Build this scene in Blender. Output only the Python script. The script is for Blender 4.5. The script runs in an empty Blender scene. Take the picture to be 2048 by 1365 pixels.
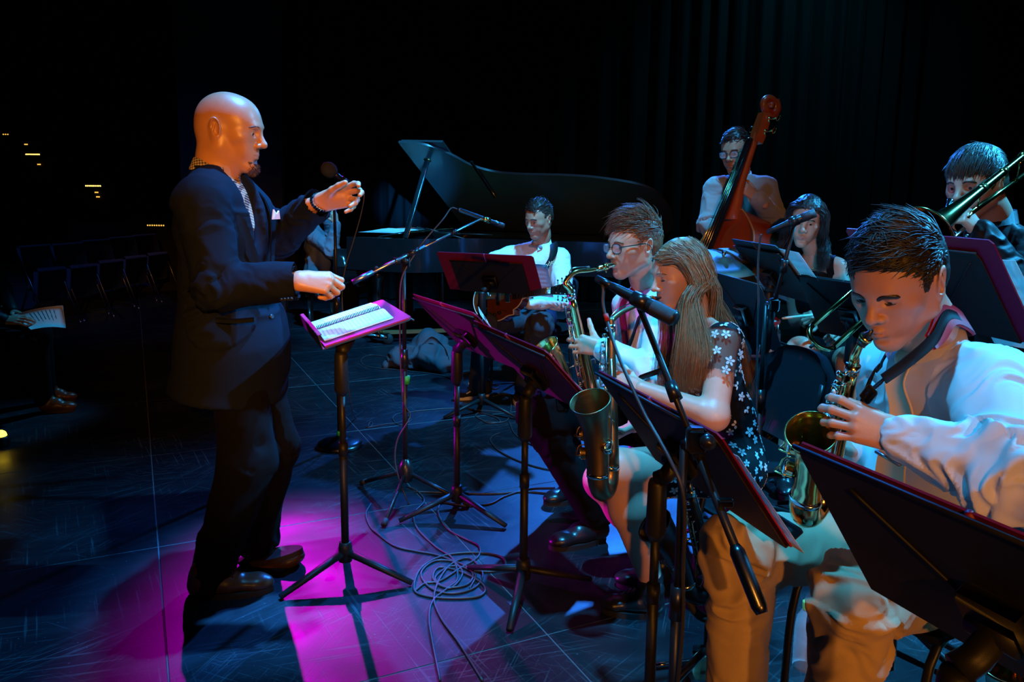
import bpy, math, random
import numpy as np
from mathutils import Matrix, Vector
random.seed(7); RNG = np.random.default_rng(11)
SC = bpy.context.scene; COL = SC.collection
# ---------------------------------------------------------------- camera
FPX, CAMH, CX, CY = 1600.0, 1.46, 1024.0, 620.0
PITCH = math.atan(245 / 1600.0); ROLL = math.radians(0.6)
_f = np.array([0, math.cos(PITCH), -math.sin(PITCH)]); _u = np.array([0, math.sin(PITCH), math.cos(PITCH)]); _r = np.array([1.0, 0, 0])
_up = _u * math.cos(ROLL) - _r * math.sin(ROLL); _rt = _r * math.cos(ROLL) + _u * math.sin(ROLL)
CAMP = np.array([0, 0, CAMH])
cam = bpy.data.cameras.new('camera'); camo = bpy.data.objects.new('camera', cam); COL.objects.link(camo)
cam.sensor_width = 36.0; cam.lens = FPX / 2048 * 36.0; cam.shift_y = -(682.5 - CY) / 2048; cam.clip_start = .05
camo.matrix_world = Matrix(((_rt[0], _up[0], -_f[0], 0), (_rt[1], _up[1], -_f[1], 0), (_rt[2], _up[2], -_f[2], CAMH), (0, 0, 0, 1)))
SC.camera = camo
# ---------------------------------------------------------------- world, stage lights and added spots, exposure
SC.view_settings.view_transform = 'Standard'; SC.view_settings.look = 'None'
SC.view_settings.exposure = 0.0; SC.view_settings.gamma = 1.0; SC.view_settings.use_curve_mapping = False
w = bpy.data.worlds.new('world'); SC.world = w; w.use_nodes = True
w.node_tree.nodes['Background'].inputs[0].default_value = (0.02, 0.05, 0.12, 1); w.node_tree.nodes['Background'].inputs[1].default_value = 0.005
def spot(name, loc, target, col, power, angle, blend=.5, size=.08):
    l = bpy.data.lights.new(name, 'SPOT'); o = bpy.data.objects.new(name, l); COL.objects.link(o)
    l.color = col; l.energy = power; l.spot_size = math.radians(angle); l.spot_blend = blend; l.shadow_soft_size = size
    o.location = loc; o.rotation_euler = (Vector(target) - Vector(loc)).to_track_quat('-Z', 'Y').to_euler(); return o
BLUE = (0.02, 0.20, 1.0); CYAN = (0.035, 0.46, 1.0); MAG = (0.76, 0.0, 0.84); WARM = (1.0, 0.36, 0.05)
spot('stage_light_magenta', (-2.75, 9.2, 3.55), (-.76, 2.80, .42), MAG, 1500, 13, 1.0, .06)
spot('stage_light_magenta_side', (-6.2, 4.3, 1.7), (.15, 3.1, .45), MAG, 3000, 13, 1.0, .06)
spot('stage_light_magenta_high', (-6.2, 4.4, 2.3), (1.5, 3.2, 1.45), MAG, 260, 8, 1.0, .06)
spot('stage_light_blue_upstage', (1.6, 9.6, 4.8), (.5, 3.8, .2), BLUE, 3800, 38, .9, .08)
spot('stage_light_cyan_side', (5.0, 3.6, 4.6), (1.0, 2.7, .9), CYAN, 4300, 38, .8, .08)
spot('stage_light_cyan_overhead', (.1, 1.7, 5.6), (.75, 2.8, .7), CYAN, 2600, 40, .9, .08)
spot('stage_light_blue_conductor', (-.3, 3.3, 5.6), (-.75, 2.95, 1.0), (.03, .32, 1.0), 7600, 16, 1.0, .08)
spot('stage_light_cyan_piano', (1.2, 3.4, 5.4), (.0, 5.8, .9), CYAN, 3700, 40, .9, .10)
spot('added_spot_cyan_pianist', (-.4, 4.4, 5.4), (-1.25, 7.9, 1.0), CYAN, 3400, 24, .9, .10)  # added spot, brightens the pianist and the papers on the piano
spot('added_spot_cyan_lid', (1.5, -2.5, 2.4), (-.74, 7.4, 1.50), (.02, .36, 1.0), 26000, 3.6, 1.0, .06)  # added narrow spot, puts blue on the lid front where a reflection would show
spot('added_spot_cyan_curtain', (3.6, 8.6, 6.2), (3.2, 10.2, 2.2), (.02, .60, .85), 480, 70, 1.0, .10)  # added spot, stands in for blue spill on the curtain folds
spot('added_spot_blue_house', (-.6, 4.2, 5.5), (-4.4, 8.8, .6), BLUE, 380, 34, 1.0, .10)  # added weak spot, stands in for stage spill on the house seats
spot('added_spot_cyan_listener', (-1.0, 7.8, 5.2), (-2.95, 5.0, .6), CYAN, 900, 12, 1.0, .08)  # added spot, only there to turn the listener's programme blue
spot('stage_light_warm_conductor', (.9, -2.6, 2.3), (-.95, 2.85, 1.10), WARM, 1250, 19, 1.0, .06)
spot('stage_light_warm_band', (-.2, -6.0, 3.7), (.30, 3.5, .95), WARM, 1450, 23, 1.0, .08)
spot('stage_light_warm_low', (1.7, -1.9, .6), (.55, 2.2, .30), WARM, 170, 30, .9, .07)
# ---------------------------------------------------------------- measuring helpers (pixel of the photograph + distance -> metres)
def ray(x, y): return _f + _rt * ((x - CX) / FPX) - _up * ((y - CY) / FPX)
def A(x, y, Y): d = ray(x, y); return CAMP + d * (Y / d[1])
def G(x, y, z=0.0): d = ray(x, y); return CAMP + d * ((z - CAMH) / d[2])
def vec(*a): return np.array(a, float)
def nrm(v): v = np.asarray(v, float); return v / (np.linalg.norm(v) + 1e-12)
def frame(fwd, up):                       # columns: forward, left, up
    x = nrm(fwd); y = nrm(np.cross(up, x)); z = np.cross(x, y); return np.stack([x, y, z], 1)
# ---------------------------------------------------------------- object helpers
def tag(o, label=None, cat=None, group=None, kind=None):
    if label: o['label'] = label
    if cat: o['category'] = cat
    if group: o['group'] = group
    if kind: o['kind'] = kind
    return o
def root(name, label, cat, loc, group=None):
    o = bpy.data.objects.new(name, None); COL.objects.link(o); o.empty_display_size = .1
    o.location = [float(v) for v in loc]; return tag(o, label, cat, group)
def rootloc(o):
    v = np.zeros(3)
    while o is not None: v = v + np.array(o.location); o = o.parent
    return v
def mesh_np(name, V, F):
    me = bpy.data.meshes.new(name); V = np.asarray(V, np.float32)
    if isinstance(F, np.ndarray):
        n, k = F.shape; me.vertices.add(len(V)); me.loops.add(n * k); me.polygons.add(n)
        me.vertices.foreach_set('co', V.ravel()); me.loops.foreach_set('vertex_index', F.astype(np.int32).ravel())
        me.polygons.foreach_set('loop_start', np.arange(0, n * k, k, dtype=np.int32)); me.update(calc_edges=True)
    else: me.from_pydata(V.tolist(), [], F); me.update()
    return me
def part(name, VF, mats, parent=None, smooth=True, label=None, fm=None):
    V, F = VF[0], VF[1]; V = np.asarray(V, float)
    if fm is None and len(VF) > 2: fm = VF[2]
    off = rootloc(parent) if parent else np.zeros(3)
    me = mesh_np(name, V - off, F)
    for m in (mats if isinstance(mats, (list, tuple)) else [mats]): me.materials.append(m)
    if fm is not None: me.polygons.foreach_set('material_index', np.asarray(fm, np.int32))
    if smooth is True: me.polygons.foreach_set('use_smooth', np.ones(len(me.polygons), bool))
    elif smooth: 
        me.polygons.foreach_set('use_smooth', np.ones(len(me.polygons), bool)); me.set_sharp_from_angle(angle=math.radians(smooth))
    o = bpy.data.objects.new(name, me); COL.objects.link(o); o.parent = parent
    if label: o['label'] = label
    return o
def solo(name, VF, mats, label, cat, group=None, smooth=True, kind=None, base=None):
    V = np.asarray(VF[0], float)
    if base is None: base = vec(V[:, 0].mean(), V[:, 1].mean(), V[:, 2].min())
    o = part(name, (V - base,) + tuple(VF[1:]), mats, None, smooth); o.location = [float(v) for v in base]
    return tag(o, label, cat, group, kind)
# ---------------------------------------------------------------- mesh pieces: each returns (V, F)
def join(*L):
    V = []; F = []; n = 0
    for v, f in L:
        V.append(np.asarray(v, float)); F += [tuple(int(i) + n for i in q) for q in f]; n += len(v)
    return np.concatenate(V), F
def xf(VF, M, t=(0, 0, 0)): return (np.asarray(VF[0]) @ np.asarray(M).T + np.asarray(t),) + tuple(VF[1:])
def spline(P, n=8):                       # Catmull-Rom through the points
    P = np.asarray(P, float); Q = np.vstack([2 * P[0] - P[1], P, 2 * P[-1] - P[-2]]); out = []
    for i in range(1, len(Q) - 2):
        for t in np.arange(n) / n:
            a, b, c, d = Q[i - 1:i + 3]
            out.append(.5 * ((2 * b) + (c - a) * t + (2 * a - 5 * b + 4 * c - d) * t * t + (3 * b - a - 3 * c + d) * t ** 3))
    return np.vstack(out + [P[-1]])
def tube(P, r, n=10, caps=True, up=None, flat=1.0):
    P = np.asarray(P, float); m = len(P); r = np.full(m, r, float) if np.isscalar(r) else np.asarray(r, float)
    T = np.gradient(P, axis=0); T /= np.linalg.norm(T, axis=1)[:, None] + 1e-12
    u = np.asarray(up, float) if up is not None else (vec(0, 0, 1) if abs(T[0][2]) < .9 else vec(1, 0, 0))
    V = []; ang = np.arange(n) * 2 * np.pi / n
    for i in range(m):
        a = u - T[i] * (u @ T[i]); a = nrm(a); b = np.cross(T[i], a)
        if up is None: u = a
        V.append(P[i] + r[i] * (np.cos(ang)[:, None] * a * flat + np.sin(ang)[:, None] * b))
    V = np.concatenate(V); F = []
    for i in range(m - 1):
        for j in range(n): k = (j + 1) % n; F.append((i * n + j, i * n + k, (i + 1) * n + k, (i + 1) * n + j))
    if caps: F.append(tuple(range(n - 1, -1, -1))); F.append(tuple(range((m - 1) * n, m * n)))
    return V, F
def rod(a, b, r, r2=None, n=10): return tube([a, b], [r, r if r2 is None else r2], n)
def lathe(prof, n=24, o=(0, 0, 0), axis=(0, 0, 1), caps=False):   # prof: (radius, height)
    fr = frame(axis, (1, 0, 0) if abs(nrm(axis)[0]) < .9 else (0, 1, 0)); ax, a, b = fr[:, 0], fr[:, 1], fr[:, 2]
    ang = np.arange(n) * 2 * np.pi / n; V = []; F = []
    for R, h in prof: V.append(np.asarray(o) + ax * h + R * (np.cos(ang)[:, None] * a + np.sin(ang)[:, None] * b))
    for i in range(len(prof) - 1):
        for j in range(n): k = (j + 1) % n; F.append((i * n + j, i * n + k, (i + 1) * n + k, (i + 1) * n + j))
    if caps: F.append(tuple(range(n - 1, -1, -1))); F.append(tuple(range((len(prof) - 1) * n, len(prof) * n)))
    return np.concatenate(V), F
def box(c, h, M=None, bev=0.0):
    hx, hy, hz = h
    if bev > 0:
        b = min(bev, hx * .95, hy * .95, hz * .95); V = []
        for sx in (-1, 1):
            for sy in (-1, 1):
                for sz in (-1, 1):
                    V += [(sx * (hx - b), sy * (hy - b), sz * hz), (sx * (hx - b), sy * hy, sz * (hz - b)), (sx * hx, sy * (hy - b), sz * (hz - b))]
        V = np.array(V); id = lambda sx, sy, sz, k: ((sx > 0) * 4 + (sy > 0) * 2 + (sz > 0)) * 3 + k; F = []
        for s in (-1, 1):
            for k, q in ((0, [(-1, -1), (1, -1), (1, 1), (-1, 1)]), (1, [(-1, -1), (-1, 1), (1, 1), (1, -1)]), (2, [(-1, -1), (1, -1), (1, 1), (-1, 1)])):
                f = [id(*( (a, b2, s) if k == 0 else (a, s, b2) if k == 1 else (s, a, b2)), k) for a, b2 in q]; F.append(tuple(f if s > 0 else f[::-1]))
        for a in (-1, 1):
            for b2 in (-1, 1):
                F.append((id(-1, a, b2, 0), id(1, a, b2, 0), id(1, a, b2, 1), id(-1, a, b2, 1)))
                F.append((id(a, -1, b2, 0), id(a, 1, b2, 0), id(a, 1, b2, 2), id(a, -1, b2, 2)))
                F.append((id(a, b2, -1, 1), id(a, b2, 1, 1), id(a, b2, 1, 2), id(a, b2, -1, 2)))
                for c2 in (-1, 1): F.append((id(a, b2, c2, 0), id(a, b2, c2, 1), id(a, b2, c2, 2)))
    else:
        V = np.array([(x, y, z) for x in (-hx, hx) for y in (-hy, hy) for z in (-hz, hz)], float)
        F = [(0, 1, 3, 2), (4, 6, 7, 5), (0, 4, 5, 1), (2, 3, 7, 6), (0, 2, 6, 4), (1, 5, 7, 3)]
    if M is not None: V = V @ np.asarray(M).T
    return V + np.asarray(c), F
def prism(pts, t0, t1, M=np.eye(3), o=(0, 0, 0)):   # outline in local xy, extruded along local z
    P = np.asarray(pts, float); n = len(P)
    V = np.concatenate([np.c_[P, np.full(n, t0)], np.c_[P, np.full(n, t1)]])
    F = [tuple(range(n - 1, -1, -1)), tuple(range(n, 2 * n))] + [(i, (i + 1) % n, n + (i + 1) % n, n + i) for i in range(n)]
    return V @ np.asarray(M).T + np.asarray(o), F
def ball(c, r, n=12, m=8, M=None):
    r = np.full(3, r, float) if np.isscalar(r) else np.asarray(r, float)
    V = []; F = []
    for i in range(m + 1):
        t = np.pi * i / m
        for j in range(n): a = 2 * np.pi * j / n; V.append((np.sin(t) * np.cos(a), np.sin(t) * np.sin(a), np.cos(t)))
    for i in range(m):
        for j in range(n): k = (j + 1) % n; F.append((i * n + j, (i + 1) * n + j, (i + 1) * n + k, i * n + k))
    V = np.array(V) * r
    if M is not None: V = V @ np.asarray(M).T
    return V + np.asarray(c), F
def sheet(grid, th=0.0):                  # grid: (n,m,3) points; th: thickness
    n, m = grid.shape[:2]; V = grid.reshape(-1, 3); q = lambda i, j: i * m + j
    F = [(q(i, j), q(i + 1, j), q(i + 1, j + 1), q(i, j + 1)) for i in range(n - 1) for j in range(m - 1)]
    if th:
        du = np.gradient(grid, axis=0); dv = np.gradient(grid, axis=1); N = np.cross(du, dv); N /= np.linalg.norm(N, axis=2)[..., None] + 1e-12
        V2 = (grid - N * th).reshape(-1, 3); k = len(V); F = F + [tuple(i + k for i in f[::-1]) for f in F]
        ring = [q(i, 0) for i in range(n)] + [q(n - 1, j) for j in range(1, m)] + [q(i, m - 1) for i in range(n - 2, -1, -1)] + [q(0, j) for j in range(m - 2, 0, -1)]
        F += [(ring[i], ring[(i + 1) % len(ring)], ring[(i + 1) % len(ring)] + k, ring[i] + k) for i in range(len(ring))][::1]
        V = np.concatenate([V, V2])
    return V, F
def strip(P, W, N, th=.002, wid=.02):     # ribbon along P with width direction W (per point or one)
    P = np.asarray(P, float); W = np.broadcast_to(np.asarray(W, float), P.shape); wid = np.broadcast_to(np.asarray(wid, float), (len(P),))
    g = np.stack([P - W * wid[:, None] / 2, P + W * wid[:, None] / 2], 1); return sheet(g, th)
# ---------------------------------------------------------------- noise
def _h(i, j, k):
    n = (i * 374761393 + j * 668265263 + k * 2147483647 % 4294967296) & 0xffffffff
    n = ((n ^ (n >> 13)) * 1274126177) & 0xffffffff; n = (n ^ (n >> 16)) & 0xffffffff; return n / 4294967295.0
def vnoise(P):
    P = np.asarray(P, float); I = np.floor(P).astype(np.int64); f = P - I; f = f * f * (3 - 2 * f); r = 0
    for a in (0, 1):
        for b in (0, 1):
            for c in (0, 1):
                w_ = (f[:, 0] if a else 1 - f[:, 0]) * (f[:, 1] if b else 1 - f[:, 1]) * (f[:, 2] if c else 1 - f[:, 2])
                r = r + w_ * _h(I[:, 0] + a, I[:, 1] + b, (I[:, 2] + c) * 1442695)
    return r
# ---------------------------------------------------------------- materials
def mat(name, col, rough=.5, metal=0.0, spec=.5, bump=0.0, bscale=200, var=0.0, vscale=8, col2=None, sheen=0.0, sss=0.0, coat=0.0, aniso=None, emit=None, estr=1.0, alpha=1.0, trans=0.0):
    m = bpy.data.materials.new(name); m.use_nodes = True; nt = m.node_tree; b = nt.nodes['Principled BSDF']; L = nt.links
    b.inputs['Base Color'].default_value = (*col, 1); b.inputs['Roughness'].default_value = rough; b.inputs['Metallic'].default_value = metal
    b.inputs['Specular IOR Level'].default_value = spec; b.inputs['Coat Weight'].default_value = coat; b.inputs['Coat Roughness'].default_value = .08
    if sheen: b.inputs['Sheen Weight'].default_value = sheen
    if sss: b.inputs['Subsurface Weight'].default_value = sss; b.inputs['Subsurface Radius'].default_value = (.012, .005, .003); b.inputs['Subsurface Scale'].default_value = .6
    if emit: b.inputs['Emission Color'].default_value = (*emit, 1); b.inputs['Emission Strength'].default_value = estr
    if alpha < 1: b.inputs['Alpha'].default_value = alpha
    if trans: b.inputs['Transmission Weight'].default_value = trans
    tc = nt.nodes.new('ShaderNodeTexCoord')
    if var or col2:
        n = nt.nodes.new('ShaderNodeTexNoise'); n.inputs['Scale'].default_value = vscale; n.inputs['Detail'].default_value = 5; L.new(tc.outputs['Object'], n.inputs['Vector'])
        mx = nt.nodes.new('ShaderNodeMix'); mx.data_type = 'RGBA'; c2 = col2 or tuple(c * (1 - var) for c in col)
        mx.inputs[6].default_value = (*col, 1); mx.inputs[7].default_value = (*c2, 1); L.new(n.outputs[0], mx.inputs[0]); L.new(mx.outputs[2], b.inputs['Base Color'])
    if bump:
        n2 = nt.nodes.new('ShaderNodeTexNoise'); n2.inputs['Scale'].default_value = bscale; n2.inputs['Detail'].default_value = 4
        bm_ = nt.nodes.new('ShaderNodeBump'); bm_.inputs['Strength'].default_value = bump; bm_.inputs['Distance'].default_value = .002
        if aniso:
            mp = nt.nodes.new('ShaderNodeMapping'); mp.inputs['Scale'].default_value = aniso; L.new(tc.outputs['Object'], mp.inputs[0]); L.new(mp.outputs[0], n2.inputs['Vector'])
        else: L.new(tc.outputs['Object'], n2.inputs['Vector'])
        L.new(n2.outputs[0], bm_.inputs['Height']); L.new(bm_.outputs[0], b.inputs['Normal'])
    return m
M = {}
M['black_metal'] = mat('black_metal', (.010, .010, .011), .38, 0, .4, .05, 400)
M['black_paint'] = mat('black_paint', (.010, .010, .011), .45, 0, .3, .1, 600)
M['black_plastic'] = mat('black_plastic', (.01, .01, .011), .3)
M['rubber'] = mat('rubber', (.012, .012, .012), .7)
M['chrome'] = mat('chrome', (.75, .75, .78), .12, 1)
M['steel'] = mat('steel', (.42, .42, .45), .3, 1, .5, .1, 300)
M['gun'] = mat('gun_metal', (.12, .12, .13), .28, 1)
M['brass'] = mat('lacquered_brass', (.83, .58, .22), .14, 1)
M['old_brass'] = mat('antique_brass', (.30, .20, .10), .38, 1, .5, .08, 90, .35, 25)
M['gold'] = mat('gold', (.9, .62, .2), .18, 1)
M['nickel'] = mat('nickel', (.72, .70, .64), .16, 1)
M['red_folder'] = mat('red_folder', (.22, .005, .045), .5, 0, .4, .15, 300)
def paper_mat():
    m = mat('paper', (.82, .82, .80), .7, 0, .2); nt = m.node_tree; t = nt.nodes.new('ShaderNodeBsdfTranslucent'); t.inputs[0].default_value = (.80, .80, .76, 1); x = nt.nodes.new('ShaderNodeMixShader'); x.inputs[0].default_value = .32
    nt.links.new(nt.nodes['Principled BSDF'].outputs[0], x.inputs[1]); nt.links.new(t.outputs[0], x.inputs[2]); nt.links.new(x.outputs[0], nt.nodes['Material Output'].inputs[0]); return m
M['paper'] = paper_mat()
M['ink'] = mat('ink', (.05, .05, .06), .6)
M['cable'] = mat('cable_rubber', (.035, .035, .04), .45)
M['green_tape'] = mat('green_tape', (.02, .45, .08), .55)
M['chair_fabric'] = mat('chair_fabric', (.010, .012, .016), .9, 0, .12, .3, 500, .4, 60)
M['piano'] = mat('piano_lacquer', (.008, .008, .009), .16, 0, .5, 0, 1, coat=.6)
M['wood_bass'] = mat('varnished_wood', (.52, .06, .008), .28, 0, .5, .05, 40, col2=(.26, .05, .012), vscale=14, coat=.4)
M['wood_dark'] = mat('ebony', (.012, .009, .008), .3, coat=.3)
M['mic_grille'] = mat('mic_grille', (.05, .05, .055), .5, .6, .5, .6, 900)
M['foam'] = mat('foam', (.035, .04, .045), .95, 0, .2, .8, 260)
# ================================================================ SETTING
def floor_material():
    m = bpy.data.materials.new('stage_floor_paint'); m.use_nodes = True; nt = m.node_tree; b = nt.nodes['Principled BSDF']; L = nt.links; N = nt.nodes.new
    geo = N('ShaderNodeNewGeometry'); acc = None
    def noise(scale, rot, stretch, lo, hi, det=3):
        mp = N('ShaderNodeMapping'); mp.vector_type = 'TEXTURE'; mp.inputs['Rotation'].default_value = (0, 0, rot); mp.inputs['Scale'].default_value = (1, 1 / stretch, 1); L.new(geo.outputs['Position'], mp.inputs[0])
        n = N('ShaderNodeTexNoise'); n.inputs['Scale'].default_value = scale; n.inputs['Detail'].default_value = det; L.new(mp.outputs[0], n.inputs['Vector'])
        r = N('ShaderNodeMapRange'); r.inputs[1].default_value = lo; r.inputs[2].default_value = hi; L.new(n.outputs[0], r.inputs[0]); return r.outputs[0]
    def mth(op, a, b_):
        x = N('ShaderNodeMath'); x.operation = op; x.use_clamp = True
        for k, v in enumerate((a, b_)):
            if isinstance(v, (int, float)): x.inputs[k].default_value = v
            else: L.new(v, x.inputs[k])
        return x.outputs[0]
    for i, (s, rot, st, lo) in enumerate(((2.6, .3, 38, .60), (3.4, 1.3, 46, .61), (2.2, 2.1, 40, .61), (4.5, 2.75, 30, .62), (1.7, .85, 60, .60))):
        k = mth('MULTIPLY', noise(s, rot, st, lo, lo + .05), noise(1.1 + .3 * i, i * 1.7, 1.5, .45, .62)); acc = k if acc is None else mth('ADD', acc, k)
    scuff = mth('MULTIPLY', noise(5, .4, 3, .50, .75, 6), .06); specks = mth('MULTIPLY', noise(90, 0, 1, .70, .74, 2), .6)
    tot = mth('ADD', mth('ADD', mth('MULTIPLY', acc, .32), scuff), specks)
    mx = N('ShaderNodeMix'); mx.data_type = 'RGBA'; mx.inputs[6].default_value = (.0055, .007, .012, 1); mx.inputs[7].default_value = (.11, .12, .14, 1); L.new(tot, mx.inputs[0]); L.new(mx.outputs[2], b.inputs['Base Color'])
    rg = N('ShaderNodeMapRange'); rg.inputs[3].default_value = .34; rg.inputs[4].default_value = .60; L.new(mth('ADD', tot, noise(2.5, 0, 1, .3, .8, 5)), rg.inputs[0]); L.new(rg.outputs[0], b.inputs['Roughness'])
    bp = N('ShaderNodeBump'); bp.inputs['Strength'].default_value = .12; bp.inputs['Distance'].default_value = .002; L.new(noise(60, 0, 1, 0, 1, 4), bp.inputs['Height']); L.new(bp.outputs[0], b.inputs['Normal'])
    b.inputs['Specular IOR Level'].default_value = .5; return m
M['floor'] = floor_material()
M['subfloor'] = mat('subfloor_dust', (.10, .10, .11), .8)
M['curtain'] = mat('black_velour', (.006, .006, .007), .95, 0, .1, .3, 300)
M['masking'] = mat('black_flat', (.02, .021, .024), .8, 0, .2, .2, 80)
M['carpet'] = mat('house_carpet', (.02, .02, .022), .9, 0, .1)
fl = solo('floor', box((-1, 4, -.0265), (11, 10, .025)), M['subfloor'], 'black painted stage floor of square scuffed panels', 'floor', smooth=False); fl['kind'] = 'structure'
SU = vec(-.428, .904, 0); SV = vec(.904, .428, 0); PW, PL = 1.143, 1.22
pm = mesh_np('floor_panel', *[x for x in box((0, 0, -.007), (PW / 2 - .0022, PL / 2 - .0022, .007), np.stack([SV, SU, vec(0, 0, 1)], 1), .0015)]); pm.materials.append(M['floor'])
for i in range(-5, 8):
    for j in range(-2, 9):
        c = SV * (.022 + (i + .5) * PW) + SU * (4.6 + (j - 3 + .5) * PL)
        if not (-5.5 < c[0] < 5.5 and .2 < c[1] < 11) or abs(c[0]) > 1.2 + .75 * c[1]: continue
        o = bpy.data.objects.new('floor_panel', pm); COL.objects.link(o); o.parent = fl; o.location = Vector(c) - fl.location
def pleat(x0, y0, x1, y1, z1, amp, wl, seed, sag=0.0):
    L_ = math.hypot(x1 - x0, y1 - y0); n = int(L_ / .022); t = np.linspace(0, 1, n); zs = np.linspace(.02, z1, 10); d = vec(x1 - x0, y1 - y0, 0) / L_; pn = vec(-d[1], d[0], 0)
    ph = np.cumsum(.6 + .8 * vnoise(np.c_[t * L_ * 1.7 + seed, t * 0 + seed, t * 0])) * (2 * np.pi / wl * L_ / n); a = amp * (.45 + vnoise(np.c_[t * L_ * 2.1 + seed, t * 0 + 9, t * 0]))
    g = np.zeros((len(zs), n, 3))
    for i, z in enumerate(zs):
        w_ = a * (np.sin(ph + .25 * math.sin(z * 1.3)) + .25 * np.sin(2.3 * ph + 1)); g[i] = vec(x0, y0, 0) + d * (t * L_)[:, None] + pn * w_[:, None]; g[i][:, 2] = z
    return sheet(g, .006)
s = solo('wall_back_curtain', pleat(-2.7, 10.3, 5.2, 10.3, 6.5, .075, .30, 3), M['curtain'], 'black pleated velour curtain hanging behind the band', 'curtain'); s['kind'] = 'structure'
s = solo('wall_right_curtain', pleat(5.0, 10.1, 5.6, 2.0, 6.5, .075, .30, 8), M['curtain'], 'black pleated side curtain at the right of the stage', 'curtain'); s['kind'] = 'structure'
s = solo('wall_left', box((-3.22, 9.3, 2.6), (.575, .05, 2.6)), M['masking'], 'tall black masking flat left of the piano', 'wall', smooth=False); s['kind'] = 'structure'
s = solo('wall_house', box((-8.5, 17.2, 3), (8, .1, 3.2)), M['masking'], 'dark rear wall of the audience house', 'wall', smooth=False); s['kind'] = 'structure'
# raked aisle steps of the house with low lights
M['led'] = mat('step_light', (.1, .07, .02), .5, emit=(1, .62, .10), estr=5)
M['led_dim'] = mat('step_light_dim', (.1, .07, .02), .5, emit=(1, .55, .08), estr=1.1)
stp = []
for i, (px, py, w_, n, mt, Y) in enumerate(((12, 269, 13, 3, 'led_dim', 15.2), (66, 309, 29, 10, 'led', 14.4), (187, 372, 32, 10, 'led', 13.4), (312, 451, 36, 8, 'led_dim', 12.0))):
    p = A(px, py, Y); wd = w_ / FPX * Y; b = vec(p[0], p[1] + .55, 0)
    s = solo('aisle_step', box((p[0] - .35, p[1] + .392, p[2] / 2), (1.0, .38, p[2] / 2), None, .004), M['carpet'], 'dark carpeted aisle step number %s from the stage, with a lit edge' % ('four', 'three', 'two', 'one')[i] if 0 else 'dark carpeted aisle step, ' + ('topmost', 'second highest', 'third highest', 'lowest')[i] + ' of the four with lit edges', 'step', 'aisle steps of the house', smooth=False)
    r = root('step_light', 'amber step light strip on the ' + ('topmost', 'second highest', 'third highest', 'lowest')[i] + ' aisle step', 'light', (p[0], p[1], p[2] - .02), 'aisle step lights')
    part('housing', box((p[0], p[1], p[2] - .005), (wd / 2 + .01, .012, .012)), M['black_metal'], r, False)
    for k in range(n): part('diode', ball((p[0] - wd / 2 + wd * (k + .5) / n, p[1] - .013, p[2]), (wd / n * .36, .006, .012), 8, 5), M[mt], r)
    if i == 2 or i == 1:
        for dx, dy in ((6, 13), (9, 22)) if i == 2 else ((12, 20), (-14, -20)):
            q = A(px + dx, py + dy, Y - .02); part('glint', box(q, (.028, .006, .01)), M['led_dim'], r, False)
p = A(2, 893, 4.3)
r = root('floor_light', 'small amber marker light on the floor at the left edge', 'light', (p[0], p[1], 0))
part('housing', lathe([(.05, 0), (.05, .04), (.042, .055), (.03, .06)], 16, (p[0], p[1], 0)), M['black_metal'], r)
part('lens', ball((p[0], p[1], .062), (.034, .034, .03), 14, 8), mat('amber_lens', (.5, .3, .02), .3, emit=(1, .66, .03), estr=9), r)
# linked audience chairs, seats tipped up
def house_chair(c, d, sc, lab):
    # c: floor point under the seat, d: facing
    R_ = frame(d, (0, 0, 1)); X = lambda a, b_, z: vec(*c) + R_ @ vec(a, b_, z) * sc
    r = root('audience_chair', lab, 'chair', c, 'row of audience chairs')
    Mb = R_ @ np.array([[math.cos(.2), 0, -math.sin(.2)], [0, 1, 0], [math.sin(.2), 0, math.cos(.2)]])
    part('backrest', box(X(-.25, 0, .70), (.028 * sc, .235 * sc, .21 * sc), Mb, .02), M['house_seat'], r)
    Ms = R_ @ np.array([[math.cos(.12), 0, math.sin(.12)], [0, 1, 0], [-math.sin(.12), 0, math.cos(.12)]])
    part('seat', box(X(-.09, 0, .46), (.035 * sc, .215 * sc, .20 * sc), Ms, .03), M['house_seat'], r)
    for s_ in (-1, 1):
        part('leg', tube([X(.12, .24 * s_, .0), X(-.10, .24 * s_, .5), X(-.3, .24 * s_, .86)], .012 * sc, 8), M['gun'], r)
        part('leg', tube([X(-.36, .24 * s_, .0), X(-.12, .24 * s_, .48)], .012 * sc, 8), M['gun'], r)
        part('foot', lathe([(.0, 0), (.022, 0), (.02, .02), (.0, .02)], 10, X(.12, .24 * s_, 0)), M['steel'], r)
    part('hinge', rod(X(-.12, -.25, .42), X(-.12, .25, .42), .012 * sc), M['gun'], r)
M['house_seat'] = mat('house_seat_fabric', (.05, .055, .075), .85, 0, .3, .3, 300)
for i, (px, py) in enumerate(((118, 648), (180, 638), (234, 622), (283, 608), (326, 597))):
    p = G(px, py); house_chair(p, nrm((.93, -.35, 0)), .90, 'dark audience chair with tipped seat, ' + ('first', 'second', 'third', 'fourth', 'fifth')[i] + ' from the left in the row')
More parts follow.
